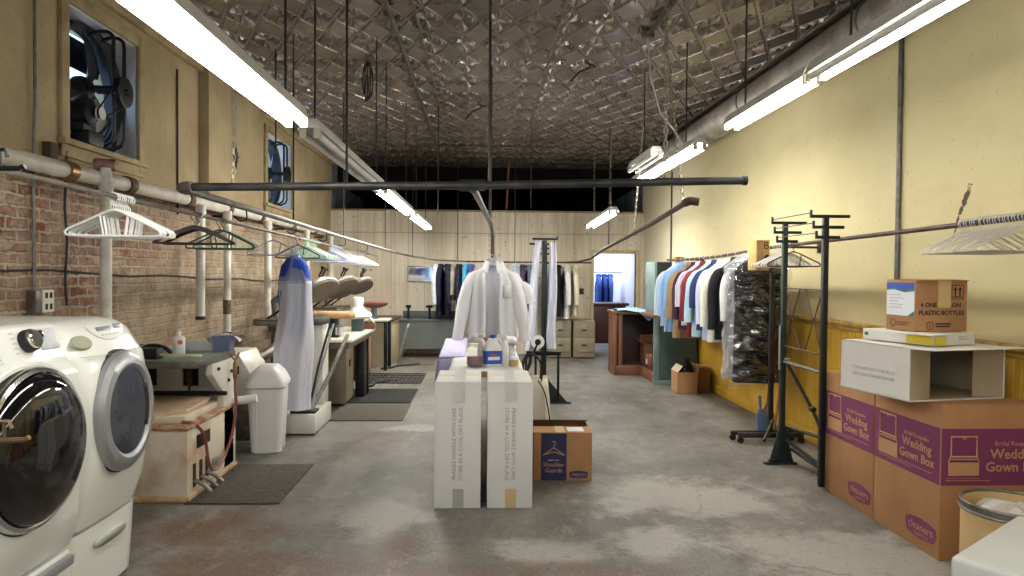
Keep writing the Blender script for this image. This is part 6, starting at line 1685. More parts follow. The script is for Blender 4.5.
mb.tube([P3(-0.14, 0.185), P3(-0.0625, 0.24), P3(0.015, 0.185)], 0.0035, 5).tube([P3(-0.0625, 0.24), P3(-0.0625, 0.258), P3(-0.05, 0.27), P3(-0.058, 0.285), P3(-0.072, 0.283)], 0.003, 5).tube([P3(-0.13, 0.19), P3(-0.0625, 0.21), P3(0.008, 0.188)], 0.003, 5)
mb.build('printed_hanger', TAN_INK, root)
mb = MB()
for (a, b) in ((-0.105, -0.092), (-0.089, -0.073), (-0.07, -0.06), (-0.05, -0.042), (-0.038, -0.028)): mb.box(a, b, fy - 0.001, fy, 0.145, 0.153)
mb.build('printed_small_line', PALE_INK, root, smooth=False)
text(['Shoulder', 'Guards'], 0.042, TAN_INK, frame((-0.0625, fy - 0.0006, 0.095), (1, 0, 0), (0, 0, 1)), root, gap=1.0)
def logo(parent, M_, w, plate_m=PURPLE, ink=TAN_INK):
    h_ = w * 0.46
    poly = [(-w / 2, h_ * 0.3), (-w * 0.3, h_ * 0.42), (0, h_ * 0.5), (w * 0.3, h_ * 0.42), (w / 2, h_ * 0.3), (w * 0.52, 0), (w * 0.45, -h_ * 0.36), (0, -h_ * 0.48), (-w * 0.45, -h_ * 0.36), (-w * 0.52, 0)]
    l = MB().prism(poly, 0.0012, M_).build('printed_logo', plate_m, parent, smooth=False)
    text(['cleaners'], w * 0.25, ink, M_ @ T(0, h_ * 0.06, 0.0016), l, 'logo_lettering')
    text(['SUPPLY'], w * 0.11, ink, M_ @ T(0.04 * w, -h_ * 0.3, 0.0016), l, 'logo_lettering', spacing=1.4)
logo(root, frame((0.118, fy + 0.0006, 0.045), (1, 0, 0), (0, 0, 1)), 0.13, NAVY_INK)

# trouser stand with two bundles of hanging white cloth
root = thing('trouser_stand', 'tall black valet stand with short top bars at the middle of the room', 'rack', (0.7, 8.0, 0))
MB().box(-0.03, 0.03, -0.03, 0.03, 0.0, 1.87, 0.005).build('post', GREEN_MET, root)
MB().box(0.2, 0.25, -0.025, 0.025, 0.0, 0.62, 0.004).build('post', BLACK_MET, root) if False else None
for i, (z, L0, L1) in enumerate(((1.885, -0.14, 0.15), (1.83, -0.17, 0.12), (1.78, -0.1, 0.14), (1.72, -0.1, 0.1))):
    MB().box(L0, L1, -0.015 + 0.05 * i, 0.015 + 0.05 * i, z - 0.01, z + 0.012, 0.003).box(L1 - 0.012, L1, -0.015 + 0.05 * i, 0.015 + 0.05 * i, z + 0.01, z + 0.035, 0.002).build('top_bar', BLACK_MET, root)
MB().tube([(0, 0.0, 1.72), (0, 0.17, 1.72)], 0.014, 8).build('bar_arm', BLACK_MET, root)
MB().box(-0.2, 0.2, -0.02, 0.02, 0.55, 0.60, 0.004).box(-0.02, 0.02, -0.02, 0.4, 0.55, 0.59, 0.004).build('shelf_bar', BLACK_MET, root)
for x in (-0.2, -0.09, 0.17): MB().tube([(x, 0.0, 0.0 if x > 0 else 0.02), (x, 0, 0.55)], 0.014, 8).build('leg', BLACK_MET, root)
MB().prism([(0.03, 0), (0.3, 0), (0.26, 0.03), (0.05, 0.28), (0.03, 0.28)], 0.012, frame((0, 0.006, 0), (1, 0, 0), (0, 0, 1)), 0.002).box(-0.25, 0.32, -0.03, 0.03, 0.0, 0.016, 0.003).box(-0.03, 0.03, -0.25, 0.3, 0.0, 0.015, 0.003).build('foot', GREEN_MET, root)
def drape(label, x0, x1, top, bot, y, sw, seed):
    q = random.Random(seed); ph = q.uniform(0, 6); root = None
    rings = []
    for i in range(16):
        t = i / 15; z = top - (top - bot) * t
        c_ = (x0 + (x1 - x0) * t + 0.01 * math.sin(6 * t + ph)); w = sw * (0.75 + 0.35 * t)
        rings.append(ell(w, 0.035 + 0.02 * t, z, 30, 5, 0.35, ph + 1.5 * t, cx=c_, cy=y + 0.01 * math.sin(5 * t)))
    o = MB().loft(rings).build('trousers', C('pressed_white_%d' % seed, (206, 208, 222)), angle=75, origin=(x0, y, top))
    tag(o, label, 'trousers')
drape('long bundle of pale trousers hung left of the trouser stand post', 0.625, 0.53, 1.86, 0.62, 7.93, 0.05, 61)
drape('long bundle of pale trousers hung right of the trouser stand post', 0.79, 0.785, 1.84, 0.64, 7.93, 0.05, 62)
# tape dispenser hung on the stand's shelf bar
root = thing('tape_dispenser', 'tape gun with big white roll resting on the trouser stand shelf bar', 'tape dispenser', (0.62, 7.86, 0.72))
rm = Matrix.Rotation(PI / 2, 4, 'X')
rings = [[(r * math.cos(2 * PI * j / 28), -z, r * math.sin(2 * PI * j / 28)) for j in range(28)] for r, z in ((0.035, -0.025), (0.075, -0.025), (0.075, 0.025), (0.035, 0.025))]
rings.append(rings[0]); MB().loft(rings, T(0, 0, 0.0), False, False).build('tape_roll', PLASTIC_W, root)
MB().lathe([(0, -0.03), (0.034, -0.03), (0.034, 0.03), (0, 0.03)], 20, rm).build('hub', BLACK, root)
MB().tube([(0.0, -0.02, 0), (-0.045, -0.02, -0.12), (-0.05, -0.0, -0.135)], 0.013, 8).build('arm', BLACK_MET, root)
MB().tube(smooth_path([(-0.05, -0.0, -0.118), (-0.08, -0.02, -0.16), (-0.09, -0.03, -0.24), (-0.13, -0.03, -0.33)]), [0.02] * 15 + [0.012], 8).build('grip', BLACK, root)

# ------------------------------------------------------------------ counter at the back right
root = thing('wooden_counter', 'brown L-shaped wooden counter, open underneath, by the right wall', 'counter', (2.3, 9.9, 0))
ox, oy = 2.3, 9.9
B(MB(), 1.92, 2.9, 10.15, 10.75, 0.9, 0.945, 0.006).build('top', WOOD_BR, root)
B(MB(), 2.3, 2.9, 9.36, 10.15, 0.9, 0.945, 0.006).build('top', WOOD_BR, root)
B(MB(), 1.95, 2.34, 10.17, 10.2, 0.0, 0.15, 0.004).build('baseboard', WOOD_BR, root)
B(MB(), 2.32, 2.35, 9.4, 10.2, 0.0, 0.15, 0.004).build('baseboard', WOOD_BR, root)
B(MB(), 1.94, 1.97, 10.17, 10.72, 0.0, 0.9, 0.004).build('end_panel', WOOD_BR, root)
B(MB(), 1.99, 2.05, 10.17, 10.23, 0.15, 0.9, 0.004).build('post', WOOD_BR, root)
B(MB(), 1.95, 2.9, 10.7, 10.74, 0.0, 0.9, 0.004).build('back_panel', WOOD_DK, root)
B(MB(), 2.86, 2.9, 9.4, 10.7, 0.0, 0.9, 0.004).build('back_panel', WOOD_DK, root)
B(MB(), 1.97, 2.88, 10.2, 10.72, 0.12, 0.15, 0.003).build('shelf', WOOD_DK, root)
B(MB(), 2.35, 2.88, 9.4, 10.2, 0.12, 0.15, 0.003).build('shelf', WOOD_DK, root)
B(MB(), 2.31, 2.9, 9.34, 9.38, 0.0, 0.9, 0.004).build('end_board', GREYGREEN_DK, root)
B(MB(), 2.30, 2.38, 9.325, 9.345, 0.0, 0.9, 0.004).box(2.30 - ox, 2.9 - ox, 9.32 - oy, 9.345 - oy, 0, 0.06, 0.003).build('end_trim', GREYGREEN, root)
# blue shirt on the counter
def shirtlay(a, b):
    x = 1.96 + 0.7 * a; y = 10.1 + 0.45 * b
    z = 0.952 + 0.035 * math.sin(PI * b) * abs(math.sin(4.2 * a + 0.5)) + 0.012 * math.sin(11 * a + 5 * b)
    if b < 0.14 and 0.45 < a < 0.85:
        z -= (0.14 - b) / 0.14 * 0.16 * (1 - abs(a - 0.65) / 0.2) ; y -= 0.03
    return (x, y, z)
o = MB().grid(shirtlay, 30, 18).build('draped_shirt', C('light_blue_cotton', (150, 188, 224), (128, 168, 210)), angle=70, solid=0.008, origin=(2.24, 10.3, 0.95))
tag(o, 'light blue shirt lying crumpled on the brown counter top', 'shirt')
# metal cabinet on the counter
root = thing('metal_locker', 'tall grey metal cabinet with black end, standing on the counter', 'cabinet', (2.58, 9.85, 0.945))
MB().box(-0.2, 0.2, -0.3, 0.3, 0.0, 0.72, 0.006).build('body', GREYGREEN, root)
MB().box(-0.19, 0.2, -0.312, -0.3, 0.01, 0.71, 0.003).build('end_panel', mat('flat_black_panel', (22, 22, 24), 0.6, 0, 0.1, 9), root)
d_ = MB().box(-0.212, -0.2, -0.28, 0.28, 0.02, 0.70, 0.003).build('door', GREYGREEN, root)
MB().box(-0.22, -0.212, 0.18, 0.21, 0.32, 0.42, 0.003).build('handle', SILVER, d_)
# things under the counter
root = thing('open_carton', 'open brown carton with ragged flaps inside the counter', 'carton', (2.5, 10.45, 0.15))
mb = MB().box(-0.1, 0.16, -0.14, -0.134, 0, 0.3).box(-0.1, 0.16, 0.134, 0.14, 0, 0.3).box(-0.1, -0.094, -0.14, 0.14, 0, 0.3).box(0.154, 0.16, -0.14, 0.14, 0, 0.3).box(-0.1, 0.16, -0.14, 0.14, 0, 0.006); mb.build('carton_body', CARD_DK, root, smooth=False)
MB().box(-0.1, 0.0, -0.13, 0.13, 0, 0.005, 0, Matrix.Translation((-0.095, 0, 0.3)) @ RY(R(215)) @ T(0.1, 0, 0)).build('flap', CARD, root, smooth=False)
MB().box(-0.1, 0.16, 0, 0.12, 0, 0.005, 0, Matrix.Translation((0, 0.137, 0.3)) @ RX(R(80))).build('flap', CARD, root, smooth=False)
root = thing('small_carton', 'small dark carton with white label on the counter shelf', 'carton', (2.45, 10.15, 0.15))
MB().box(-0.05, 0.07, -0.1, 0.1, 0, 0.16, 0.003).build('carton_body', CARD_DK, root); MB().box(-0.055, -0.05, -0.06, 0.02, 0.03, 0.1).build('label', WHITE_LBL, root, smooth=False)
# cartons under the clothes
root = thing('open_carton', 'open brown carton with a black bag inside, under the hanging shirts', 'carton', (2.56, 8.75, 0))
hw, hd, h = 0.13, 0.15, 0.27
mb = MB().box(-hw, hw, -hd, -hd + 0.005, 0, h).box(-hw, hw, hd - 0.005, hd, 0, h).box(-hw, -hw + 0.005, -hd, hd, 0, h).box(hw - 0.005, hw, -hd, hd, 0, h).box(-hw, hw, -hd, hd, 0, 0.005); mb.build('carton_body', CARD, root, smooth=False)
MB().box(0, 0.1, -hd, hd, 0, 0.004, 0, Matrix.Translation((-hw, 0, h)) @ RY(R(-50))).build('flap', mat('pale_flap', (196, 180, 140), 0.8, 0, 0.1, 6), root, smooth=False)
MB().box(0, 0.09, -hd, hd, 0, 0.004, 0, Matrix.Translation((hw, 0, h)) @ RY(R(-80))).build('flap', CARD_DK, root, smooth=False)
root = thing('plastic_bag', 'black plastic bag bulging out of the carton under the shirts', 'bag', (2.56, 8.76, 0.2))
q = random.Random(9)
MB().loft([ell(a, b, z, 20, 3, 0.12, z * 9, cx=0.03 * math.sin(9 * z)) for z, a, b in ((-0.15, 0.1, 0.12), (0.0, 0.11, 0.13), (0.08, 0.1, 0.11), (0.15, 0.07, 0.07), (0.19, 0.035, 0.03), (0.23, 0.05, 0.03))]).build('bag_body', mat('shiny_black_bag', (18, 18, 20), 0.2, 0, 0.1, 9, bump=0.5, bscale=20), root, angle=40)
MB().tube([(-0.02, -0.1, 0.0), (-0.03, -0.11, 0.1), (0.0, -0.06, 0.17)], [0.02, 0.014, 0.006], 8).build('bag_fold', FILM_GLOSS, root)
root = thing('closed_carton', 'dark brown carton tucked behind the one holding a black bag', 'carton', (2.8, 8.98, 0))
MB().box(-0.1, 0.1, -0.2, 0.15, 0, 0.31, 0.004).build('carton_body', CARD_DK, root)
MB().box(-0.1, 0.1, -0.03, 0.03, 0.31, 0.3115).build('tape_strip', TAPE_TAN, root, smooth=False)

# ------------------------------------------------------------------ right: rolling rack, sticks, black rack
root = thing('rolling_rack', 'dark rolling garment rack end standing by the yellow wall', 'rack', (2.6, 6.12, 0))
for x in (-0.03, 0.07): MB().box(x - 0.02, x + 0.02, -0.02, 0.02, 0.09, 1.5, 0.004).build('upright', mat('dark_brown_steel', (40, 34, 32), 0.5, 0.3, 0.2, 10) if x < 0 else BLACK_MET, root)
MB().tube([(-0.05, 0, 1.5), (0.09, 0, 1.5)], 0.014, 8).build('top_rail', BLACK_MET, root)
MB().box(-0.33, 0.26, -0.05, 0.0, 0.05, 0.095, 0.012).build('base_bar', ROD_MET, root)
MB().box(-0.36, 0.22, 0.06, 0.1, 0.05, 0.09, 0.012).box(-0.04, 0.02, -0.05, 0.1, 0.05, 0.09, 0.006).build('base_bar', ROD_MET, root)
for (x, y) in ((-0.31, -0.03), (-0.34, 0.08), (0.24, -0.03), (0.2, 0.08)):
    MB().lathe([(0, -0.014), (0.028, -0.014), (0.03, 0), (0.028, 0.014), (0, 0.014)], 16, Matrix.Translation((x, y, 0.03)) @ RX(PI / 2)).build('caster', BLACK, root)
# sticks and blue dustpan leaning on the wall
for (x0, y0, x1, y1, h, m, lab, brush) in ((2.72, 6.6, 2.93, 6.68, 1.06, mat('orange_brown_stick', (146, 92, 50), 0.5, 0, 0.15, 8), 'orange-brown wooden stick leaning on the yellow wall, in front', False), (2.8, 6.75, 2.93, 6.85, 1.1, WOOD_BR, 'dark brown wooden broom leaning on the yellow wall', True), (2.76, 6.5, 2.93, 6.56, 0.98, mat('pale_stick', (176, 128, 76), 0.5, 0, 0.15, 8), 'paler wooden stick leaning on the yellow wall, between two others', False)):
    root = thing('broom' if brush else 'wooden_stick', lab, 'broom' if brush else 'stick', (x0, y0, 0))
    MB().tube([(0, 0, 0.012 if not brush else 0.2), (x1 - x0, y1 - y0, h)], 0.013, 8).build('handle', m, root)
    if brush:
        MB().loft([rr(0.09, 0.025, 0.0, 0.01), rr(0.075, 0.022, 0.1, 0.01), rr(0.05, 0.02, 0.18, 0.01), rr(0.025, 0.018, 0.23, 0.01)]).build('bristles', WOOD_LT, root)
root = thing('dustpan', 'blue plastic dustpan standing on end by the rolling rack', 'dustpan', (2.62, 6.42, 0.0), R(15))
MB().prism([(-0.055, 0.03), (-0.045, 0.0), (0.045, 0.0), (0.055, 0.03), (0.05, 0.2), (0.025, 0.24), (-0.025, 0.24), (-0.05, 0.2)], 0.012, frame((0, 0, 0), (1, 0, 0), (0, 0.12, 0.99)), 0.004).build('pan', BLUE_PL, root)
MB().tube([(0, 0.03, 0.23), (0, 0.04, 0.3), (0, 0.045, 0.36)], [0.012, 0.015, 0.013], 10).build('handle', mat('greyblue_handle', (110, 128, 150), 0.5, 0, 0.1, 9), root)

# black two-post rack with top crossbars and lattice
root = thing('bundling_rack', 'tall black two-post rack with top crossbars and wire lattice', 'rack', (2.37, 5.1, 0))
YA, YBk = 0.32, -0.33
for yy, mt in ((YA, GREEN_MET), (YBk, BLACK_MET)):
    MB().box(-0.019, 0.019, yy - 0.02, yy + 0.02, 0.02, 1.9, 0.004).build('post', mt, root)
    for i, (z, a, b) in enumerate(((1.905, -0.11, 0.17), (1.83, -0.09, 0.13), (1.76, -0.07, 0.1))):
        cb_ = MB().box(a, b, yy - 0.012, yy + 0.012, z - 0.01, z + 0.012, 0.003).box(a, a + 0.012, yy - 0.012, yy + 0.012, z + 0.01, z + 0.045, 0.002)
        cb_.build('crossbar', BLACK_MET, root)
for i, (z, a) in enumerate(((1.93, -0.1), (1.86, -0.08), (1.79, -0.06))):
    MB().tube([(a, YA, z), (a, YBk, z)], 0.004, 5).build('top_wire', BLACK_MET, root)
MB().tube([(0.0, YA, 1.395), (0, YBk, 1.395)], 0.006, 6).build('lattice_wire', RUST_PIPE, root)
MB().tube([(0.0, YA, 0.94), (0, YBk, 0.94)], 0.006, 6).build('lattice_wire', RUST_PIPE, root)
for (ya, yb) in ((YA - 0.02, YA - 0.28), (YA - 0.28, YA - 0.02), (YBk + 0.28, YBk + 0.02), (YBk + 0.02, YBk + 0.28)):
    MB().tube([(0.0, ya, 1.395), (0, yb, 0.94)], 0.005, 6).build('lattice_wire', RUST_PIPE, root)
MB().tube([(0.0, YA, 0.815), (0, YBk, 0.815)], 0.012, 8).build('tie_bar', GREY_PIPE, root)
MB().tube([(-0.028, YA, 1.1), (-0.028, YA, 0.75)], 0.009, 8).tube([(0.0, YA - 0.03, 0.83), (0.03, YA - 0.05, 0.84)], 0.012, 8).build('adjusting_rod', SILVER, root)
MB().tube([(0.0, YA, 0.86), (0.08, -0.02, 0.5), (0.14, YBk, 0.1)], 0.013, 8).build('brace', BLACK_MET, root)
MB().lathe([(0, -0.02), (0.022, -0.02), (0.022, 0.02), (0, 0.02)], 10, T(0.08, -0.02, 0.5) @ RX(PI / 2)).build('brace_knob', BLACK, root)
MB().prism([(-0.11, 0), (0.1, 0), (0.09, 0.02), (0.02, 0.3), (-0.02, 0.3), (-0.09, 0.03)], 0.012, frame((0, YA + 0.006, 0.016), (1, 0, 0), (0, 0, 1)), 0.002).build('foot_gusset', GREEN_MET, root)
MB().box(-0.14, 0.12, YA - 0.025, YA + 0.025, 0.0, 0.016, 0.003).build('foot_bar', GREEN_MET, root)
MB().box(-0.12, -0.06, YA - 0.06, YA - 0.03, 0.03, 0.05, 0.003).build('foot_pedal', BLACK_MET, root)
MB().tube([(0.03, YA + 0.25, 0.29), (-0.1, YA + 0.1, 0.16)], 0.013, 8).build('side_leg', BLACK_MET, root)
MB().tube([(0.03, YA, 0.29), (0.2, -0.02, 0.28), (0.17, YBk, 0.27)], 0.013, 8).build('lower_bar', BLACK_MET, root)
MB().tube([(0.02, YA, 0.2), (0.12, 0.05, 0.11), (0.2, YBk + 0.1, 0.03)], 0.014, 8).tube([(0.08, YA, 0.12), (0.16, 0.05, 0.05), (0.22, YBk + 0.08, 0.016)], 0.014, 8).build('lower_bar', BLACK_MET, root)
MB().tube([(0.14, 0.0, 0.0), (0.21, -0.1, 0.27)], 0.013, 8).build('side_leg', BLACK_MET, root)

# ------------------------------------------------------------------ right: wedding gown cartons
def open_icon(M_, s, parent):
    """printed picture of an open chest: base block, tray rim and lifted lid outline"""
    mb = MB()
    mb.prism([(-0.5 * s, -0.62 * s), (0.5 * s, -0.62 * s), (0.5 * s, -0.2 * s), (-0.5 * s, -0.2 * s)], 0.0012, M_)
    def ln(pts, r=0.022):
        mb.tube([M_ @ Vector((x * s, y * s, 0.0008)) for x, y in pts], r * s, 4)
    ln([(-0.5, -0.2), (-0.44, -0.02), (0.44, -0.02), (0.5, -0.2)], 0.03)
    ln([(-0.42, -0.1), (0.42, -0.1)])
    ln([(-0.42, 0.0), (-0.42, 0.62), (0.42, 0.62), (0.42, 0.0)], 0.03)
    ln([(-0.06, 0.6), (0, 0.54), (0.06, 0.6)], 0.03)
    mb.build('printed_box_picture', TAN_INK, parent, smooth=False)
def gown_box(label, y0, y1, x0=2.4, x1=2.94, h=0.825, front=True):
    w = x1 - x0; d = y1 - y0
    root = thing('wedding_gown_carton', label, 'carton', (x0, y0, 0), 0, 'wedding gown cartons')
    MB().box(0, w, 0, d, 0, h, 0.005).build('carton_body', CARD, root)
    MB().box(0.003, w - 0.003, 0.003, d / 2 - 0.002, h, h + 0.004, 0.001).box(0.003, w - 0.003, d / 2 + 0.002, d - 0.003, h, h + 0.004, 0.001).build('top_flap', CARD, root)
    # aisle side: x=0 face, seen from -X: local x axis runs along -Y
    M_ = frame((-0.0006, d / 2, 0), (0, -1, 0), (0, 0, 1))
    pz0, pz1 = 0.40, 0.70
    MB().box(-d / 2 + 0.004, d / 2 - 0.004, pz0, pz1, 0, 0.001, 0, M_).build('printed_panel', PURPLE, root, smooth=False)
    Mt = M_ @ T(0, 0, 0.0016)
    open_icon(Mt @ T(-d * 0.27, (pz0 + pz1) / 2 + 0.015, 0), 0.19, root)
    tx = d * 0.17
    text(['Bridal Keepsake'], 0.034, TAN_INK, Mt @ T(tx, 0.615, 0), root)
    text(['Wedding', 'Gown Box'], 0.07, TAN_INK, Mt @ T(tx, 0.53, 0), root, gap=0.95, bold=0.015)
    mb = MB().box(-d * 0.42, d * 0.1, 0.43, 0.433, 0, 0.001, 0, Mt).box(-d * 0.42, d * 0.4, 0.443, 0.446, 0, 0.001, 0, Mt); mb.build('printed_small_line', TAN_INK, root, smooth=False)
    logo(root, M_ @ T(d * 0.25, 0.115, 0.0006), 0.26)
    # front face (towards the camera)
    M_ = frame((w / 2, -0.0006, 0), (1, 0, 0), (0, 0, 1))
    MB().box(-w / 2 + 0.004, w / 2 - 0.004, pz0, pz1, 0, 0.001, 0, M_).build('printed_panel', PURPLE, root, smooth=False)
    Mt = M_ @ T(0, 0, 0.0016)
    open_icon(Mt @ T(-w * 0.27, (pz0 + pz1) / 2 + 0.005, 0), 0.165, root)
    text(['Bridal Keepsake'], 0.034, TAN_INK, Mt @ T(0.13, 0.62, 0), root)
    text(['Wedding', 'Gown Box'], 0.072, TAN_INK, Mt @ T(0.13, 0.53, 0), root, gap=0.95, bold=0.015)
    mb = MB().box(-w * 0.45, 0.0, 0.425, 0.428, 0, 0.001, 0, Mt).box(-w * 0.45, -0.06, 0.437, 0.439, 0, 0.001, 0, Mt); mb.build('printed_small_line', TAN_INK, root, smooth=False)
    return root
gown_box('brown wedding gown carton with purple panel, nearest the camera', 3.55, 4.165)
gown_box('brown wedding gown carton with purple panel, the farther one of the pair', 4.175, 4.79)

# open white carton lying on them
ZT = 0.83
a_ = math.atan2(0.12, 0.63)
root = thing('white_open_carton', 'white carton lying on the gown cartons with its end flaps open', 'carton', (2.255, 3.6, ZT), a_)
W_, D_, H_ = 0.62, 0.53, 0.285
mb = MB().box(0, W_, 0, D_, 0, 0.006).box(0, W_, 0, D_, H_ - 0.006, H_).box(0, 0.006, 0, D_, 0, H_).box(W_ - 0.006, W_, 0, D_, 0, H_).box(0, W_, D_ - 0.006, D_, 0, H_)
mb.build('carton_body', WCARD, root, smooth=False)
MB().box(0.007, W_ - 0.007, 0.012, D_ - 0.007, 0.007, 0.0085).box(0.007, W_ - 0.007, D_ - 0.0085, D_ - 0.007, 0.007, H_ - 0.007).box(0.007, 0.0085, 0.012, D_ - 0.007, 0.007, H_ - 0.007).box(W_ - 0.0085, W_ - 0.007, 0.012, D_ - 0.007, 0.007, H_ - 0.007).build('lining', WCARD_IN, root, smooth=False)
MB().box(0, W_, -0.15, 0, 0, 0.005, 0, Matrix.Translation((0.0, 0, H_ - 0.004)) @ RX(R(-2)) @ RZ(R(2))).build('top_flap', WCARD, root, smooth=False)
MB().box(0, 0.17, 0, 0.005, 0.006, H_ - 0.01, 0, Matrix.Translation((0.002, 0.004, 0)) @ RZ(R(12))).build('side_flap', WCARD_IN, root, smooth=False)
MB().box(-0.17, 0, 0, 0.005, 0.006, H_ - 0.01, 0, Matrix.Translation((W_ - 0.002, 0.004, 0)) @ RZ(R(-14))).build('side_flap', WCARD_IN, root, smooth=False)
M_ = frame((-0.0008, D_ / 2, H_ * 0.42), (0, 1, 0), (0, 0, -1))
text(['FRAGILE HANDLE WITH CARE', 'STORE IN A COOL DRY PLACE'], 0.024, PALE_INK, M_, root, gap=1.5)
MB().box(-0.001, 0.0, 0.005, 0.1, 0.12, 0.2).build('tape_strip', TAPE, root, smooth=False)

# flat white carton with yellow label
root = thing('flat_white_carton', 'flat white carton with yellow label between the white and brown cartons', 'carton', (2.42, 3.66, ZT + H_ + 0.006), R(20))
MB().box(0, 0.335, 0, 0.448, 0, 0.062, 0.003).build('carton_body', WCARD, root)
MB().box(-0.09, 0.1, -0.04, 0.18, 0.062, 0.065, 0, T(0.0, 0.0, 0)).build('lid_flap', WCARD, root, smooth=False)
MB().box(-0.001, 0.0, 0.005, 0.16, 0.004, 0.05).build('yellow_label', YELLOW, root, smooth=False)
MB().box(0.003, 0.1, -0.001, 0.0, 0.004, 0.05).build('yellow_label', YELLOW, root, smooth=False)
text(['ULINE'], 0.018, DARK_INK, frame((-0.0012, 0.09, 0.02), (0, -1, 0), (0, 0, 1)), root) if False else None
MB().box(-0.001, 0.0, 0.41, 0.435, 0.025, 0.045).build('green_mark', GREEN_LBL, root, smooth=False)
mb = MB()
for i in range(3): mb.box(0.2, 0.29 - 0.02 * i, -0.001, 0.0, 0.028 + 0.008 * i, 0.031 + 0.008 * i)
mb.build('printed_small_line', PALE_INK, root, smooth=False)

# brown carton of bottles on top
root = thing('bottle_carton', 'brown carton lettered 4 one gallon plastic bottles, topmost of the stack', 'carton', (2.395, 3.78, ZT + H_ + 0.006 + 0.0665), R(6))
w, d, h = 0.32, 0.24, 0.285
MB().box(0, w, 0, d, 0, h, 0.004).build('carton_body', CARD, root)
MB().box(0.002, w - 0.002, 0.0, d / 2, h, h + 0.004, 0, T(0, 0, 0) @ RX(R(3))).box(0.002, w - 0.002, d / 2 + 0.004, d, h, h + 0.004).build('top_flap', CARD, root, smooth=False)
M_ = frame((w / 2, -0.0008, 0), (1, 0, 0), (0, 0, 1))
text(['4 ONE GALLON'], 0.035, DARK_INK, M_ @ T(-0.005, 0.148, 0), root, bold=0.025)
text(['PLASTIC BOTTLES'], 0.035, DARK_INK, M_ @ T(0.0, 0.105, 0), root, bold=0.025)
MB().box(-0.025, 0.055, 0.135, h + 0.002, 0.0012, 0.0024, 0, M_).build('tape_strip', TAPE_TAN, root, smooth=False)
mb = MB()
for (a, b, c_, dd) in ((0.06, 0.135, 0.182, 0.186), (0.06, 0.135, 0.258, 0.262), (0.06, 0.064, 0.182, 0.262), (0.131, 0.135, 0.182, 0.262), (0.07, 0.125, 0.192, 0.198)): mb.box(a, b, c_, dd, 0, 0.001, 0, M_)
for cx in (0.083, 0.112):
    mb.box(cx - 0.004, cx + 0.004, 0.2, 0.236, 0, 0.001, 0, M_); mb.prism([(cx - 0.012, 0.232), (cx + 0.012, 0.232), (cx, 0.254)], 0.001, M_)
mb.build('printed_arrows', DARK_INK, root, smooth=False)
mb = MB()
mb.tube([M_ @ Vector((-0.07 + 0.022 * math.cos(t), 0.035 + 0.022 * math.sin(t), 0.0004)) for t in [2 * PI * i / 24 for i in range(24)]], 0.0018, 4, closed=True)
for i in range(2): mb.box(-0.035, 0.06 - 0.008 * i, 0.03 + 0.014 * (1 - i) - 0.004, 0.034 + 0.014 * (1 - i), 0, 0.001, 0, M_)
mb.build('printed_mark', DARK_INK, root, smooth=False)
text(['J'], 0.026, DARK_INK, M_ @ T(-0.07, 0.035, 0), root)
# side with the white label
M_ = frame((-0.0008, d / 2, 0), (0, -1, 0), (0, 0, 1))
lb = MB().box(-d / 2 + 0.005, d / 2 - 0.008, 0.085, 0.272, 0, 0.0012, 0, M_).build('label', WHITE_LBL, root, smooth=False)
MB().prism([(-d / 2 + 0.005, 0.272), (-d / 2 + 0.005, 0.235), (-0.05, 0.238), (0.03, 0.225), (d / 2 - 0.008, 0.24), (d / 2 - 0.008, 0.272)], 0.0006, M_ @ T(0, 0, 0.0012)).build('label_band', BLUE_LBL, lb, smooth=False)
MB().prism([(-d / 2 + 0.005, 0.236), (-d / 2 + 0.005, 0.228), (-0.05, 0.233), (0.03, 0.218), (d / 2 - 0.008, 0.226), (d / 2 - 0.008, 0.24), (0.03, 0.226), (-0.05, 0.239)], 0.0006, M_ @ T(0, 0, 0.0013)).build('label_band', GREEN_LBL, lb, smooth=False)
mb = MB()
for i, ww in enumerate((0.09, 0.12, 0.07, 0.11, 0.1)): mb.box(-0.09, -0.09 + ww, 0.2 - 0.018 * i, 0.204 - 0.018 * i, 0, 0.0006, 0, M_ @ T(0, 0, 0.0012))
mb.build('label_print', PALE_INK, lb, smooth=False)
MB().prism([(d / 2 - 0.008, 0.085), (d / 2 - 0.008, 0.115), (d / 2 - 0.06, 0.085)], 0.0006, M_ @ T(0, 0, 0.0013)).build('label_corner', GREEN_LBL, lb, smooth=False)
mb = MB().tube([M_ @ Vector((-0.06 + 0.02 * math.cos(t), 0.042 + 0.02 * math.sin(t), 0.0004)) for t in [2 * PI * i / 24 for i in range(24)]], 0.0016, 4, closed=True)
for i in range(2): mb.box(-0.03, 0.07 - 0.01 * i, 0.045 - 0.013 * i, 0.049 - 0.013 * i, 0, 0.001, 0, M_)
mb.build('printed_mark', DARK_INK, root, smooth=False)

# fibre drum
root = thing('fibre_drum', 'tan fibre drum with metal rim, in front of the gown carton', 'drum', (2.43, 3.08, 0))
DR = 0.205
rings = [[(r * math.cos(2 * PI * j / 48), r * math.sin(2 * PI * j / 48), z) for j in range(48)] for r, z in ((DR - 0.012, 0.02), (DR - 0.012, 0.03), (DR - 0.012, 0.455), (DR, 0.455), (DR, 0.0), (0.001, 0.0), (0.001, 0.02))]
rings.append(rings[0]); MB().loft(rings, None, False, False).build('drum_body', mat('tan_fibreboard', (206, 176, 126), 0.75, 0, 0.1, 5, c2=(190, 158, 108)), root)
for z, r in ((0.462, DR), (0.43, DR + 0.004), (0.02, DR + 0.002)):
    mb = MB(); mb.tube([(r * math.cos(t), r * math.sin(t), z) for t in [2 * PI * i / 48 for i in range(48)]], 0.008, 8, closed=True)
    mb.build('rim', GREY_PIPE, root)
MB().lathe([(DR + 0.0015, 0.435), (DR + 0.0015, 0.46)], 48, None, False).build('rim_band', GREY_PIPE, root)
mb = MB(); q = random.Random(3)
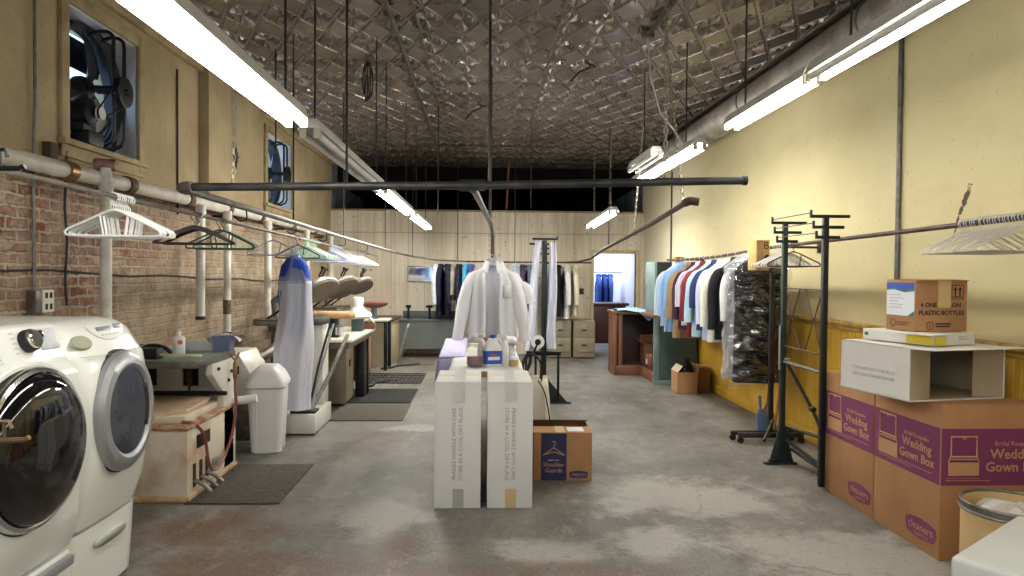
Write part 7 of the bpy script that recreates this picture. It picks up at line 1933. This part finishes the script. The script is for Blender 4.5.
for i in range(26):
    t = R(222) + q.uniform(-0.12, 0.12); z = 0.27 + q.uniform(0, 0.09)
    M_ = frame(((DR + 0.0006) * math.cos(t), (DR + 0.0006) * math.sin(t), z), (-math.sin(t), math.cos(t), 0), (0, 0, 1))
    mb.box(-0.008, 0.008, -0.003, 0.003, 0, 0.0008, 0, M_)
mb.build('printed_stencil', DARK_INK, root, smooth=False)
root = thing('plastic_bag', 'clear crumpled plastic bag bulging inside the fibre drum', 'bag', (2.445, 3.09, 0.02))
q = random.Random(12)
def bag(a, b):
    t = 2 * PI * a; r = 0.185 * math.sin(PI / 2 * b) if b < 1 else 0.185
    h_ = 0.44 - 0.14 * (b ** 2) + 0.025 * math.sin(3 * t + 4 * b) * b + 0.02 * math.sin(7 * t - 9 * b) * b
    return (r * math.cos(t), r * math.sin(t), h_)
MB().grid(bag, 40, 14).build('bag_body', mat('milky_plastic', (196, 190, 180), 0.22, 0, 0.12, 14, bump=0.8, bscale=16), root, angle=30)
# white carton corner at the front
root = thing('white_table', 'smooth white tabletop corner at the lower right, in front of the drum', 'table', (1.727, 2.49, 0), R(36))
GW = mat('greyed_white_laminate', (206, 208, 202), 0.4, 0, 0.06, 6)
MB().box(0, 0.9, -0.6, 0, 0.0, 0.468, 0.018, None, 3).build('body', GW, root)
MB().box(0.02, 0.88, -0.606, -0.6, 0.05, 0.4, 0.003).build('front_panel', GW, root)

# ------------------------------------------------------------------ camera and view
def look(yaw, pitch, roll):
    f = Vector((math.sin(yaw) * math.cos(pitch), math.cos(yaw) * math.cos(pitch), math.sin(pitch)))
    r0 = Vector((math.cos(yaw), -math.sin(yaw), 0)); u0 = r0.cross(f)
    r = r0 * math.cos(roll) + u0 * math.sin(roll); u = r.cross(f)
    m = Matrix((r, u, -f)).transposed().to_4x4()
    return m
cam = bpy.data.cameras.new('camera'); co = bpy.data.objects.new('camera', cam); COL.objects.link(co)
cam.sensor_width = 36.0; cam.lens = 700.0 / 1024 * 36.0; cam.clip_start = 0.05; cam.clip_end = 100
mw = look(0.04133, -0.02219, 0.007755); mw.translation = (0, 0, 1.5)
co.matrix_world = mw
scene.camera = co
vs = scene.view_settings
scene.display_settings.display_device = 'sRGB'
vs.view_transform = 'Standard'; vs.look = 'None'; vs.gamma = 1.0; vs.use_curve_mapping = False
vs.exposure = 0.13
scene.cycles.use_denoising = True
scene.cycles.max_bounces = 8
scene.cycles.transparent_max_bounces = 16
scene.cycles.caustics_reflective = False
scene.cycles.caustics_refractive = False
scene.cycles.sample_clamp_indirect = 6.0
